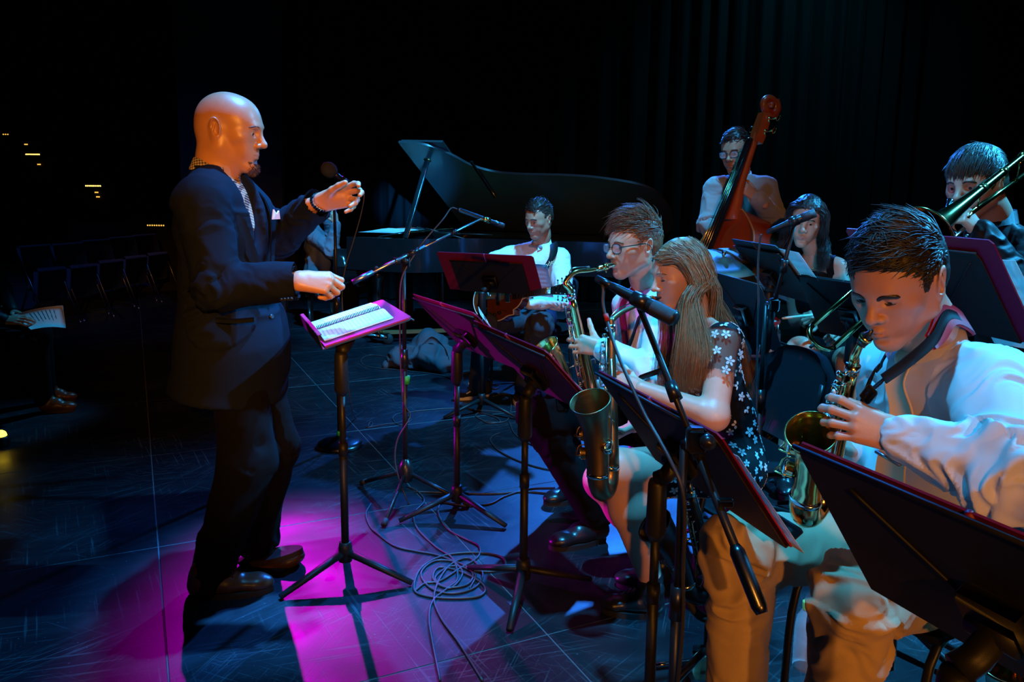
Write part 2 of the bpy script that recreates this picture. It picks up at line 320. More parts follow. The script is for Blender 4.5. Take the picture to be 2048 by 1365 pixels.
# ================================================================ IMPLICIT-SURFACE MODELLER (bodies and clothes)
class Fld:
    def __init__(s, res): s.res = res; s.P = []
    def cone(s, a, b, ra, rb=None, k=.012, op=1, flat=None):
        s.P.append(('c', np.asarray(a, float), np.asarray(b, float), ra, ra if rb is None else rb, k, op, flat)); return s
    def ell(s, c, r, R=None, k=.012, op=1):
        r = np.full(3, r, float) if np.isscalar(r) else np.asarray(r, float)
        s.P.append(('e', np.asarray(c, float), r, np.eye(3) if R is None else np.asarray(R), k, op)); return s
    def chain(s, pts, rs, k=.012, op=1, flat=None):
        for i in range(len(pts) - 1): s.cone(pts[i], pts[i + 1], rs[i], rs[i + 1], k, op, flat)
        return s
    def cut(s, o, n, k=.004): s.P.append(('p', np.asarray(o, float), nrm(n), k)); return s     # removes the side n points to
    def mesh(s):
        lo = np.full(3, 1e9); hi = -lo; bb = []
        for q in s.P:
            if q[0] == 'c': m = max(q[3], q[4]); l = np.minimum(q[1], q[2]) - m; h = np.maximum(q[1], q[2]) + m; k, op = q[5], q[6]
            elif q[0] == 'e': m = np.abs(q[3]) @ q[2]; l = q[1] - m; h = q[1] + m; k, op = q[4], q[5]
            else: bb.append(None); continue
            bb.append((l - k, h + k))
            if op > 0: lo = np.minimum(lo, l); hi = np.maximum(hi, h)
        res = s.res; lo = lo - 3 * res; hi = hi + 3 * res; n = np.ceil((hi - lo) / res).astype(int) + 1
        D = np.full(n, .08, np.float32); ax = [(lo[i] + np.arange(n[i]) * res).astype(np.float32) for i in range(3)]
        for q, b in zip(s.P, bb):
            if b is None:
                d = ((ax[0] - q[1][0]) * q[2][0])[:, None, None] + ((ax[1] - q[1][1]) * q[2][1])[None, :, None] + ((ax[2] - q[1][2]) * q[2][2])[None, None, :]
                np.maximum(D, d, out=D); continue
            i0 = np.clip(np.floor((b[0] - lo) / res).astype(int) - 2, 0, n - 1); i1 = np.clip(np.ceil((b[1] - lo) / res).astype(int) + 3, 1, n)
            if (i1 <= i0).any(): continue
            sl = tuple(slice(a, c) for a, c in zip(i0, i1)); x = ax[0][sl[0]][:, None, None]; y = ax[1][sl[1]][None, :, None]; z = ax[2][sl[2]][None, None, :]
            if q[0] == 'c':
                a, e = q[1], q[2]; ba = e - a; L2 = max(float(ba @ ba), 1e-9); px, py, pz = x - a[0], y - a[1], z - a[2]
                t = np.clip((px * ba[0] + py * ba[1] + pz * ba[2]) / L2, 0, 1); qx, qy, qz = px - t * ba[0], py - t * ba[1], pz - t * ba[2]
                if q[7] is not None:
                    v, f = q[7]; v = nrm(v); dd = (qx * v[0] + qy * v[1] + qz * v[2]) * (1 / f - 1); qx, qy, qz = qx + v[0] * dd, qy + v[1] * dd, qz + v[2] * dd
                d = np.sqrt(qx * qx + qy * qy + qz * qz) - (q[3] + (q[4] - q[3]) * t)
                if q[7] is not None: d = d * (.5 + .5 * min(1, q[7][1]))
                k, op = q[5], q[6]
            else:
                R_ = q[3]; px, py, pz = x - q[1][0], y - q[1][1], z - q[1][2]; r = q[2]
                l = [px * R_[0, i] + py * R_[1, i] + pz * R_[2, i] for i in range(3)]
                k0 = np.sqrt(sum((l[i] / r[i]) ** 2 for i in range(3))); k1 = np.sqrt(sum((l[i] / r[i] ** 2) ** 2 for i in range(3))) + 1e-9
                d = k0 * (k0 - 1) / k1; k, op = q[4], q[5]
            o = D[sl]
            if op > 0: h = np.clip(.5 + .5 * (o - d) / k, 0, 1); D[sl] = o + (d - o) * h - k * h * (1 - h)
            else: d = -d; h = np.clip(.5 - .5 * (o - d) / k, 0, 1); D[sl] = o + (d - o) * h + k * h * (1 - h)
        return nets(D, lo, res)
def nets(D, lo, res):
    S = D < 0; c = np.zeros(np.array(D.shape) - 1, np.int8); C8 = [(a, b, d) for a in (0, 1) for b in (0, 1) for d in (0, 1)]; nx, ny, nz = c.shape
    for a, b, d in C8: c += S[a:a + nx, b:b + ny, d:d + nz]
    act = (c > 0) & (c < 8); I = np.argwhere(act); idx = np.full(c.shape, -1, np.int32); idx[act] = np.arange(len(I)); pos = np.zeros((len(I), 3)); cnt = np.zeros(len(I))
    for a in C8:
        for x in range(3):
            if a[x]: continue
            b = list(a); b[x] = 1; fa = D[I[:, 0] + a[0], I[:, 1] + a[1], I[:, 2] + a[2]]; fb = D[I[:, 0] + b[0], I[:, 1] + b[1], I[:, 2] + b[2]]
            m = (fa < 0) != (fb < 0); t = np.where(m, fa / np.where(m, fa - fb, 1), 0); q = np.tile(np.array(a, float), (len(I), 1)); q[:, x] += t; pos += q * m[:, None]; cnt += m
    V = lo + (I + pos / cnt[:, None]) * res; Q = []
    for x in range(3):
        u, v = (x + 1) % 3, (x + 2) % 3; s0 = [slice(None)] * 3; s1 = [slice(None)] * 3; s0[x] = slice(0, -1); s1[x] = slice(1, None)
        e = S[tuple(s0)] != S[tuple(s1)]; E_ = np.argwhere(e); ok = (E_[:, u] > 0) & (E_[:, v] > 0) & (E_[:, u] < D.shape[u] - 1) & (E_[:, v] < D.shape[v] - 1); E_ = E_[ok]
        du = np.zeros(3, int); du[u] = 1; dv = np.zeros(3, int); dv[v] = 1; g = lambda P: idx[P[:, 0], P[:, 1], P[:, 2]]
        q = np.stack([g(E_ - du - dv), g(E_ - dv), g(E_), g(E_ - du)], 1); fl_ = S[tuple(E_.T)]; q[~fl_] = q[~fl_][:, ::-1]; Q.append(q)
    return V, np.concatenate(Q)
def vnormals(V, F):
    n = np.cross(V[F[:, 2]] - V[F[:, 0]], V[F[:, 3]] - V[F[:, 1]]); N = np.zeros_like(V)
    for i in range(4): np.add.at(N, F[:, i], n)
    return N / (np.linalg.norm(N, axis=1)[:, None] + 1e-12)
def relax(V, F, it=1, f=.5):
    for _ in range(it):
        S = np.zeros_like(V); c = np.zeros(len(V))
        for a, b in ((0, 1), (1, 2), (2, 3), (3, 0)):
            np.add.at(S, F[:, a], V[F[:, b]]); np.add.at(c, F[:, a], 1); np.add.at(S, F[:, b], V[F[:, a]]); np.add.at(c, F[:, b], 1)
        V = V + f * (S / np.maximum(c, 1)[:, None] - V)
    return V
def wrinkle(V, F, segs, amp, seed=0.0):
    # segs: (a, b, weight, wavelength along, turns); creases run around a limb or along a hanging cloth, deepest at bends
    N = vnormals(V, F); best = np.full(len(V), 1e9); disp = np.zeros(len(V))
    for si, (a, b, wt, wl, bend) in enumerate(segs):
        ba = b - a; L_ = np.linalg.norm(ba); u = ba / L_; p = V - a; t = np.clip(p @ u / L_, 0, 1); q = p - np.outer(t * L_, u); d = np.linalg.norm(q, axis=1); rd = q / (d[:, None] + 1e-9)
        e1 = nrm(np.cross(u, (0.3, .5, .8))); e2 = np.cross(u, e1); ca, sa = rd @ e1, rd @ e2; s_ = p @ u
        w1 = vnoise(np.c_[ca * 1.1 + seed, sa * 1.1 + si * 3.1, s_ * 9 + 5]); c = s_ / wl + 2.2 * w1
        n1 = vnoise(np.c_[c, ca * .9 + 7 + seed, sa * .9 + si]); n2 = vnoise(np.c_[c * 2.1 + 3, ca * 1.5 + seed, sa * 1.5 + si])
        r1 = 1 - np.abs(2 * n1 - 1) * 1.6; r2 = 1 - np.abs(2 * n2 - 1) * 1.6
        env = .45 + .9 * np.exp(-((t - bend) / .22) ** 2) if bend is not None else .8; v = wt * env * (.75 * r1 + .35 * r2 - .35)
        m = d < best; best = np.where(m, d, best); disp = np.where(m, v, disp)
    return V + N * (disp * amp * 1.5)[:, None]
# ---------------------------------------------------------------- hands
def hand(Fd, w, d, n, side, curl, spread=.18, thumb=(.55, .75, -.35), tcurl=20, sc=1.0, rs=1.0, slim=1.0):
    # w wrist, d towards the knuckles, n out of the back of the hand, side: +1 thumb along n x d
    d = nrm(d); n = nrm(n - d * (np.asarray(n) @ d)); l = np.cross(n, d) * side; r = lambda x: x * sc * slim
    base = [w + sc * (d * .083 + l * .027), w + sc * (d * .09 + l * .009 + n * .003), w + sc * (d * .086 - l * .010 + n * .001), w + sc * (d * .077 - l * .027 - n * .003)]
    LEN = [(.043, .026, .020), (.047, .029, .021), (.043, .027, .021), (.034, .021, .018)]; tips = []
    for i, b in enumerate(base):
        Fd.cone(w + sc * l * (.016 - .011 * i), b, r(.0165), r(.0115), .014)
    Fd.cone(w + sc * (d * .035 + l * .004 - n * .004), w + sc * (d * .07 - n * .005), r(.021), r(.015), .012, flat=(n, .8))
    Fd.cone(w - sc * d * .05, w, r(.025), r(.021), .02, flat=(n, .8))
    for i, b in enumerate(base):
        cs = curl[i] if isinstance(curl[0], (tuple, list)) else curl; ang = 0; p = b; sp = spread * (1.2 - i * .8); rr = (.0098, .0100, .0095, .0084)[i] * rs
        for j in range(3):
            ang += math.radians(cs[j]); v = nrm((d + l * sp * math.cos(min(ang, 1.5))) * math.cos(ang) - n * math.sin(ang)); e = p + v * LEN[i][j] * sc
            Fd.cone(p, e, r(rr * (1 - .09 * j)), r(rr * (.93 - .10 * j)), .0045); p = e
        tips.append(p)
    tb = w + sc * (d * .022 + l * .018 - n * .006); tv = nrm(d * thumb[0] + l * thumb[1] + n * thumb[2]); t1 = tb + tv * .044 * sc
    ax = nrm(np.cross(tv, d)); c_ = math.radians(tcurl); rot = lambda v, a: v * math.cos(a) + np.cross(ax, v) * math.sin(a) + ax * (ax @ v) * (1 - math.cos(a))
    t2v = rot(tv, c_); t2 = t1 + t2v * .034 * sc; t3 = t2 + rot(tv, 1.7 * c_) * .027 * sc
    Fd.cone(tb, t1, r(.0175), r(.0125), .014); Fd.cone(t1, t2, r(.0118), r(.0105), .006); Fd.cone(t2, t3, r(.0108), r(.0085), .005); return tips
# ---------------------------------------------------------------- heads (local: x forward, y left, z up; origin between the ears)
def head_field(P):
    g = P.get; Fd = Fld(g('res', .0028)); wj = g('jaw', 1.0); nz = g('nose', 1.0); ch = g('chin', 1.0); wd = g('wide', 1.0)
    Fd.ell((-.014, 0, .034), (.099, .077 * wd, .086), k=.02).ell((.034, 0, .034), (.056, .064 * wd, .062), k=.03).ell((-.05, 0, .0), (.052, .062 * wd, .06), k=.03)
    Fd.cone((.045, 0, .0), (.050, 0, -.07), .054 * wd, .034, .03).ell((.02, 0, -.03), (.055, .062 * wd, .06), k=.03)
    for s in (-1, 1):
        Fd.cone((-.004, .049 * s * wj, -.052), (.066, .013 * s, -.103), .021, .017, .022).cone((-.006, .056 * s * wd, .0), (-.004, .049 * s * wj, -.052), .020, .019, .02)
        Fd.ell((.054, .043 * s * wd, -.016), (.024, .023, .020), k=.022)
        Fd.ell((.062, .03 * s, -.052), (.022, .022, .026), k=.02)
    Fd.ell((.078, 0, -.066), (.018, .026, .024), k=.02); Fd.ell((.074, 0, -.103), (.020 * ch, .020, .017), k=.018).cone((.02, 0, -.085), (.06, 0, -.1), .03, .018, .02)
    Fd.cone((.086, -.028, .021), (.086, .028, .021), .0105, None, .014)
    for s in (-1, 1): Fd.ell((.101, .032 * s, .002), (.021, .0175, .0125), k=.012, op=-1)
    Fd.cone((.088, 0, .014), (.100 + .012 * nz, 0, -.026), .0085, .0105, .012).ell((.102 + .011 * nz, 0, -.031), (.0125, .0115, .0105), k=.007)
    for s in (-1, 1): Fd.ell((.098, .0135 * s, -.0355), (.0115, .0085, .0085), k=.006); Fd.ell((.103, .0075 * s, -.0425), (.006, .0042, .0045), k=.003, op=-1)
    # lids
    op_ = g('open', .0045); dn = g('down', .0)
    for s in (-1, 1):
        e = vec(.0765, .0315 * s, .0025); Fd.ell(e, .0142, k=.004)
        Fd.ell(e + vec(.0125, .001 * s, -.0005 - dn), (.0085, .0118, op_), k=.0018, op=-1)
    # mouth
    pu = g('pucker', 0.0); mw = .024 - .008 * pu; lp = g('lip', 1.0)
    for s in (-1, 1):
        Fd.cone((.0865 - .004 * (1 - pu), mw * s, -.0675), (.0965 + .005 * pu - .003 * (1 - lp), .004 * s, -.0635), .0042 * lp, .0062 * lp, .006)
        Fd.cone((.0855 - .004 * (1 - pu), mw * s * .95, -.0695), (.0945 + .005 * pu - .003 * (1 - lp), .004 * s, -.0750), .0045 * lp, .0070 * lp, .006)
    for s in (-1, 1): Fd.cone((.088, mw * 1.02 * s, -.0685), (.105 + .005 * pu, 0, -.0690), .0011, .0018, .0018, op=-1)
    Fd.ell((.098, 0, -.087), (.008, .016, .005), k=.01, op=-1)
    # ears
    for s in (-1, 1):
        c = vec(-.016, .0745 * s * wd, -.002); R_ = frame((math.cos(.35) , .28 * s, 0), (-.22, .20 * s, 1)); es = g('ear', 1.0)
        Fd.ell(c + vec(0, .005 * s, .004), vec(.0195, .0075, .0315) * es, R_, .005); Fd.ell(c + vec(.003, .001 * s, -.024), vec(.011, .006, .014) * es, R_, .006)
        Fd.ell(c + vec(.0035, .0115 * s, .007), vec(.0130, .0085, .0215) * es, R_, .0025, -1); Fd.ell(c + vec(.007, .010 * s, -.009), vec(.0085, .009, .010) * es, R_, .0025, -1)
        Fd.cone(c + vec(-.002, .006 * s, .016), c + vec(-.005, .007 * s, -.008), .0032, .0028, .003)
        Fd.ell(c + vec(.015, .004 * s, -.005), (.004, .004, .006), k=.004)
    return Fd
def place_head(P, o, fwd, up, sc, neck=None, nr=.054):
    """-> V, F, material index, frame; neck: world point of the neck base"""
    R_ = frame(fwd, up); Fd = head_field(P)
    if neck is not None:
        nl = (np.asarray(neck) - o) @ R_ / sc; Fd.cone((-.034, 0, -.02), nl * .55 + vec(-.03, 0, -.03) * .45, nr * .98, nr, .03).cone(nl * .55 + vec(-.03, 0, -.03) * .45, nl, nr, nr * 1.12, .03)
        if P.get('apple', 1): Fd.ell(nl * .45 + vec(.03, 0, -.04) * .55 + vec(.012, 0, -.01), (.014, .012, .018), k=.02)
    V, F = Fd.mesh(); c = V[F].mean(1); mi = np.zeros(len(F), int); pu = P.get('pucker', 0)
    lip = (c[:, 0] > .082) & (np.abs(c[:, 1]) < .025 - .008 * pu) & (c[:, 2] > -.0815 + .25 * np.abs(c[:, 1])) & (c[:, 2] < -.0605 - .18 * np.abs(c[:, 1])); mi[lip] = 1
    if P.get('beard'): mi[P['beard'](c)] = 2
    return V @ R_.T * sc + o, F, mi, R_
def eyes(r, o, R_, sc, iris, look=(1, 0, -.25)):
    for s in (-1, 1):
        e = vec(.0765, .0315 * s, .0025); lk = nrm(look); b = part('eyeball', xf(ball(e, .0134, 14, 10), R_ * sc, o), M['eye'], r)
        part('iris', xf(ball(e + lk * .0080, .0069, 12, 8), R_ * sc, o), iris, b)
def brows(r, o, R_, sc, m, th=.0032, ang=0.0, dz=0.0):
    for s in (-1, 1):
        P_ = spline([(.0995, .011 * s, .0175 + ang * -.004), (.0985, .024 * s, .0235), (.0915, .040 * s, .0225), (.0800, .051 * s, .0165)], 5) + vec(-.3 * dz * 0, 0, dz); part('eyebrow', xf(tube(P_, np.array([.6, .9] + [1] * (len(P_) - 4) + [.7, .3]) * th, 6, flat=1.2), R_ * sc, o), m, r)
def hairline(x, front=.074, side=-.002, nape=-.055):
    return np.interp(x, [-.12, -.07, -.035, -.018, .006, .020, .034, .052, .07, .10], [nape, nape, nape * .6, .022, .030, side, side + .004, front - .03, front - .004, front])
def scalp(n, hl, cx=(-.014, 0, .034), rad=(.101, .079, .089), seed=1):
    rg = np.random.default_rng(seed); d = rg.normal(size=(n * 4, 3)); d /= np.linalg.norm(d, axis=1)[:, None]; p = np.array(cx) + d * np.array(rad); p = p[p[:, 2] > hl(p[:, 0]) + rg.normal(size=len(p)) * .003][:n]
    nn = (p - np.array(cx)) / np.array(rad) ** 2; return p, nn / np.linalg.norm(nn, axis=1)[:, None]
def strands(root_, path_fn, r0, segs=5):
    """root_ (n,3); path_fn(t)->(n,3) positions; three-sided tapering locks"""
    n = len(root_); ts = np.linspace(0, 1, segs + 1); C = np.stack([path_fn(t) for t in ts], 1); T = np.gradient(C, axis=1); T /= np.linalg.norm(T, axis=2)[..., None] + 1e-9
    u = np.cross(T, np.array([.31, .52, .79])); u /= np.linalg.norm(u, axis=2)[..., None] + 1e-9; v = np.cross(T, u); rr = (np.asarray(r0).reshape(-1, 1) * (1 - ts ** 2 * .92)[None])[..., None]
    V = np.stack([C + rr * (u * math.cos(a) + v * math.sin(a)) for a in (0, 2.094, 4.189)], 2); V = V.reshape(n, -1, 3); b = []
    for i in range(segs):
        for j in range(3): k = (j + 1) % 3; b.append((i * 3 + j, i * 3 + k, i * 3 + 3 + k, i * 3 + 3 + j))
    b = np.array(b); F = (b[None] + (np.arange(n) * (segs + 1) * 3)[:, None, None]).reshape(-1, 4); return V.reshape(-1, 3), F
def cap_field(hl_front, hl_side, nape, thick, top=0.0, res=.004, seed=0, rough=.004):
    Fd = Fld(res); Fd.ell((-.016, 0, .036), (.099 + thick, .0775 + thick * .55, .087 + thick + top), k=.01).ell((-.05, 0, .0), (.053 + thick, .064 + thick * .7, .062), k=.02)
    V, F = Fd.mesh(); N = vnormals(V, F); V = V + N * ((vnoise(V * 90 + seed) - .5) * rough * 1.5 + (vnoise(V * np.array([40, 160, 40]) + seed) - .5) * rough)[:, None]
    c = V[F].mean(1); keep = c[:, 2] > hairline(c[:, 0], hl_front, hl_side, nape) + (vnoise(c * 150) - .5) * .012; return V, F[keep]
def hair_short(r, o, R_, sc, m, front=.074, side=-.002, nape=-.055, thick=.012, L_=.035, flow=None, top=.01, n=1500, curl=0.0, lift=.5, seed=1, rad=.0016, rough=.004, jit=.22, follow=1.0):
    V, F = cap_field(front, side, nape, thick, top, seed=seed, rough=rough); h = part('hair', xf((V, F), R_ * sc, o), m, r)
    hl = lambda x: hairline(x, front, side, nape); p, nn = scalp(n, hl, seed=seed, rad=(.099 + thick, .0775 + thick * .55, .087 + thick + top)); rg = np.random.default_rng(seed)
    fv = flow(p) if callable(flow) else np.tile(np.array(flow if flow is not None else (.6, 0, -.2), float), (len(p), 1)); fv = fv - nn * (fv * nn).sum(1)[:, None]; fv /= np.linalg.norm(fv, axis=1)[:, None] + 1e-9
    fv = fv + rg.normal(size=fv.shape) * jit; topw = np.clip((p[:, 2] - .02) / .08, .12, 1)[:, None]; ln = L_ * topw * rg.uniform(.6, 1.25, (len(p), 1)); sd = np.cross(nn, fv); ph = rg.uniform(0, 6.28, (len(p), 1)); p = p - nn * .001
    def path(t): return p + ln * t * (fv * (.55 + .45 * t) + nn * lift * (1 - t * 1.05)) + curl * ln * (sd * np.sin(ph + 7 * t) + nn * np.cos(ph + 7 * t) * .8) * t - nn * (ln * t) ** 2 / .20 * follow
    VF = strands(p, path, rad * rg.uniform(.7, 1.4, len(p))); part('locks', xf(VF, R_ * sc, o), m, h); return h
def hair_bundle(guides, n, spread, r0, seed=1, wave=0.0, wl=.08, segs=16):
    rg = np.random.default_rng(seed); Vs = []; Fs = []; k = 0
    for gi, g in enumerate(guides):
        P, w_ = np.asarray(g[0], float), g[1]; C = spline(P, 10); sdist = np.r_[0, np.cumsum(np.linalg.norm(np.diff(C, axis=0), axis=1))]; tt = sdist / sdist[-1]; W = np.interp(np.linspace(0, 1, 64), np.linspace(0, 1, len(w_)), w_)
        m = int(n * (g[2] if len(g) > 2 else 1)); off = rg.normal(size=(m, 3)) * .55; ph = rg.uniform(0, 6.28, (m, 1)); e = rg.uniform(.86, 1.0, (m, 1)); wob = rg.normal(size=(m, 3)) * .25
        def path(t):
            q = np.clip(t * e[:, 0], 0, 1); c = np.stack([np.interp(q, tt, C[:, i]) for i in range(3)], 1); w2 = np.interp(q, np.linspace(0, 1, 64), W)[:, None]
            z = q[:, None] * sdist[-1] / wl; return c + w2 * (off + wob * np.sin(3 * t + ph)) + wave * q[:, None] ** .5 * np.concatenate([np.sin(z * 6.28 + ph * .25), np.cos(z * 6.28 + ph * .25), 0 * z], 1)
        V, F = strands(off, path, r0 * rg.uniform(.7, 1.3, m), segs); Vs.append(V); Fs.append(F + k); k += len(V)
    return np.concatenate(Vs), np.concatenate(Fs)
# ---------------------------------------------------------------- clothes and limbs
def garment(r, name, m, Fd, segs=None, amp=.006, seed=0.0, rel=1, label=None, keep=None, fmf=None):
    V, F = Fd.mesh(); V = relax(V, F, rel)
    if segs: V = wrinkle(V, F, segs, amp, seed)
    if keep is not None: F = F[keep(V[F].mean(1))]
    fm = fmf(V[F].mean(1)) if fmf else None
    return part(name, (V, F), m, r, label=label, fm=fm)
def torso(Fd, neck, chest, waist, pel, sL, sR, fwd, wid=1.0, dep=1.0, belly=0.0, pw=1.0, sh=1.0, fat=0.0):
    lat = nrm(sL - sR); span = np.linalg.norm(sL - sR); f = nrm(fwd - lat * (np.asarray(fwd) @ lat)); fl_ = .72 * dep
    Fd.cone(chest, waist, .155 * wid + fat, .140 * wid + fat, .03, flat=(f, fl_)).cone(waist, pel, .140 * wid + fat, .160 * pw + fat, .03, flat=(f, fl_ * 1.05))
    Fd.cone(sL * .78 + sR * .22 - vec(0, 0, .01), sR * .78 + sL * .22 - vec(0, 0, .01), .078 * sh + fat, None, .04, flat=(f, .95)).cone(neck * .45 + chest * .55, chest, .115 * wid + fat, .14 * wid + fat, .05, flat=(f, fl_))
    for s in (sL, sR): Fd.cone(neck - vec(0, 0, .012), s - vec(0, 0, .005), .05 + fat * .6, .060 * sh + fat, .035)
    if belly: Fd.ell(waist + f * (.05 * dep + belly * .5), (.12, .13 * wid, .13), frame(f, (0, 0, 1)), .06)
    return Fd
def sleeve(Fd, s, e, w_, rs=(.068, .056, .046), k=.025): return Fd.cone(s, e, rs[0], rs[1], k).cone(e, w_, rs[1], rs[2], k)
def leg(Fd, h, kn, an, rs=(.095, .070, .055), k=.03): return Fd.cone(h, kn, rs[0], rs[1], k).cone(kn, an, rs[1], rs[2], k)
def collar(neck, fwd, up, r0=.062, h=.036, open_=.5, th=.0025, spread=.03, tilt=.25, nseg=26):
    """fold-over shirt collar with two points at the front"""
    R_ = frame(fwd, up); ang = np.linspace(open_, 2 * math.pi - open_, nseg); g = np.zeros((4, nseg, 3))
    for j, a in enumerate(ang):
        fr = abs(a - math.pi) / math.pi; tip = max(0, (fr - .72) / .28)
        d = vec(math.cos(a), math.sin(a), 0); drop = -.012 - tilt * .03 * (math.cos(a) + 1)
        g[0, j] = d * (r0 - .004) + vec(0, 0, drop - .004); g[1, j] = d * (r0 - .002) + vec(0, 0, drop + h * .85); g[2, j] = d * (r0 + .003) + vec(0, 0, drop + h); g[3, j] = d * (r0 + .014 + spread * tip) + vec(0, 0, drop - .004 - .022 * tip)
    return sheet(g.reshape(4, nseg, 3) @ R_.T + neck, th)
def shoe(r, name, heel, toe, up=(0, 0, 1), m='leather_brown', sole='sole_brown', hgt=.075, wid=.046, ankle=.045, lace=None, low=.0, sc=1.0, toe_cap=None):
    """shoe from heel point to toe point (both on the sole's underside)"""
    d = toe - heel; L_ = np.linalg.norm(d); R_ = frame(d, up); X = lambda a, b, z: heel + R_ @ vec(a * L_, b, z); Fd = Fld(.005); w_ = wid * sc; hh = hgt * sc
    Fd.cone(X(.13, 0, .045), X(.45, 0, .045), w_ * .82, w_ * .92, .02, flat=(R_[:, 2], .9)).cone(X(.45, 0, .043), X(.80, .004, .036), w_ * .92, w_ * .86, .02, flat=(R_[:, 2], .62)).cone(X(.8, .004, .034), X(.90, .003, .030), w_ * .80, w_ * .55, .02, flat=(R_[:, 2], .62))
    Fd.cone(X(.15, 0, .05), X(.17, 0, .05 + hh * .55), w_ * .8, ankle * sc, .02).cone(X(.2, 0, .06), X(.5, 0, .062), w_ * .7, w_ * .5, .03)
    Fd.cut(X(.5, 0, .018), -R_[:, 2]); V, F = Fd.mesh(); s_ = part(name, (V, F), M[m], r)
    t = np.linspace(0, 2 * math.pi, 40, endpoint=False); prof = [(.5 + .5 * math.cos(a), (w_ + .003) * math.sin(a) * (.92 + .14 * math.cos(a - .2)) * (1 - .06 * math.cos(2 * a))) for a in t]
    P = np.array([((x * 1.0) * L_, y) for x, y in prof]); part('sole', prism(P, .0, .022 * sc, R_, heel), M[sole], s_, 40)
    if m != 'canvas': part('heel_block', prism(np.array([(min(x, .27) * L_, y) for x, y in prof]), -.0002, .024 * sc, R_, heel), M[sole], s_, 40)
    if lace:
        for i in range(4):
            x = .40 + .075 * i; z = .094 * sc - .010 * i; part('lace', tube(spline([X(x, -.022 + .002 * i, z - .012), X(x + .01, 0, z + .002), X(x + .03, .022 - .002 * i, z - .012)], 5), .0025, 6), M[lace], s_)
        for s in (-1, 1): part('lace', tube(spline([X(.42, 0, .098), X(.46, .02 * s, .110), X(.54, .036 * s, .094), X(.47, .028 * s, .088), X(.42, .0, .098)], 5), .0024, 6), M[lace], s_)
    return s_
def glasses(r, o, R_, sc, m, w_=.062):
    fr = root_part = None; pcs = []
    for s in (-1, 1):
        c = vec(.108, .033 * s, .0); t = np.linspace(0, 2 * math.pi, 26); pr = np.c_[.108 - .012 * np.abs(.033 * s + .024 * np.cos(t)) / .06, .033 * s + np.sign(np.cos(t)) * .025 * np.abs(np.cos(t)) ** .7, np.sign(np.sin(t)) * .0185 * np.abs(np.sin(t)) ** .75 - .002]
        pcs.append(tube(pr, .0017, 6, False)); pcs.append(tube(spline([(.098, .058 * s, .006), (.06, .072 * s, .009), (.0, .082 * s, .012), (-.02, .083 * s, .0), (-.028, .082 * s, -.02)], 5), .0018, 6))
    pcs.append(tube(spline([(.109, -.009, .003), (.112, 0, .005), (.109, .009, .003)], 4), .0016, 6)); fr = part('glasses_frame', xf(join(*pcs), R_ * sc, o), m, r)
    for s in (-1, 1):
        t = np.linspace(0, 2 * math.pi, 22, endpoint=False); P = np.c_[np.sign(np.cos(t)) * .024 * np.abs(np.cos(t)) ** .7, np.sign(np.sin(t)) * .0175 * np.abs(np.sin(t)) ** .75]
        part('lens', xf(prism(P, -.0004, .0004, np.array([[0, 0, 1], [1, 0, 0], [0, 1, 0]], float), (.104, .033 * s, -.002)), R_ * sc, o), M['lens'], fr)
M['eye'] = mat('eye_white', (.42, .38, .35), .2); M['iris_brown'] = mat('iris_brown', (.03, .015, .008), .1); M['iris_blue'] = mat('iris_blue', (.06, .12, .2), .1)
M['lens'] = mat('lens_glass', (.9, .95, 1), .02, alpha=.12)
def skin(n, c, c2, lip, rough=.42): 
    M['skin_' + n] = mat('skin_' + n, c, rough, 0, .45, .12, 260, col2=c2, vscale=30, sss=.12); M['lip_' + n] = mat('lip_' + n, tuple(.5 * a + .5 * b for a, b in zip(lip, c)), .45, 0, .35)
    return [M['skin_' + n], M['lip_' + n]]
# ================================================================ PEOPLE
def body(r, chunks, mats):
    V = []; F = []; m = []; n = 0
    for c in chunks:
        V.append(c[0]); F.append(c[1] + n); m.append(c[2] if len(c) > 2 else np.zeros(len(c[1]), int)); n += len(c[0])
    return part('body', (np.concatenate(V), np.concatenate(F), np.concatenate(m)), mats, r)
def core(neck, chest, waist, pel, arms, legs, thin=1.0):
    Fd = Fld(.014); Fd.cone(neck - vec(0, 0, .03), chest, .045, .09 * thin, .03).cone(chest, waist, .09 * thin, .085 * thin, .03).cone(waist, pel, .085 * thin, .095 * thin, .03)
    for a in arms: Fd.cone(a[0], a[1], .036, .032, .02).cone(a[1], a[2], .032, .022, .02)
    for l in legs: Fd.cone(l[0], l[1], .06, .045, .02).cone(l[1], l[2], .042, .030, .02)
    return Fd.mesh()
def cloth(n, c, rough=.8, **k): M[n] = mat(n, c, rough, 0, .12 if max(c) < .03 else .3, k.pop('bump', .25), k.pop('bscale', 700), **k); return M[n]
cloth('jacket', (.0045, .0075, .015), .85, var=.3, vscale=200); cloth('trousers_black', (.0025, .0025, .003), .95); cloth('shirt_white', (.78, .77, .76), .75); cloth('shirt_grey', (.60, .61, .62), .75, bscale=900)
cloth('khaki', (.50, .35, .20), .8, var=.15, vscale=40); cloth('jeans', (.035, .042, .06), .85); cloth('shirt_black', (.012, .012, .014), .45); cloth('sweater', (.30, .30, .29), .9, bump=.6, bscale=500, sheen=.3)
cloth('shirt_blue', (.13, .15, .19), .8); cloth('dress_black', (.008, .008, .010), .7); cloth('tie_cream', (.80, .68, .46), .45, bscale=1200); cloth('tie_red', (.16, .01, .02), .5); cloth('strap', (.01, .01, .011), .7); cloth('strap_red', (.40, .012, .03), .7); cloth('sock', (.55, .42, .30), .8)
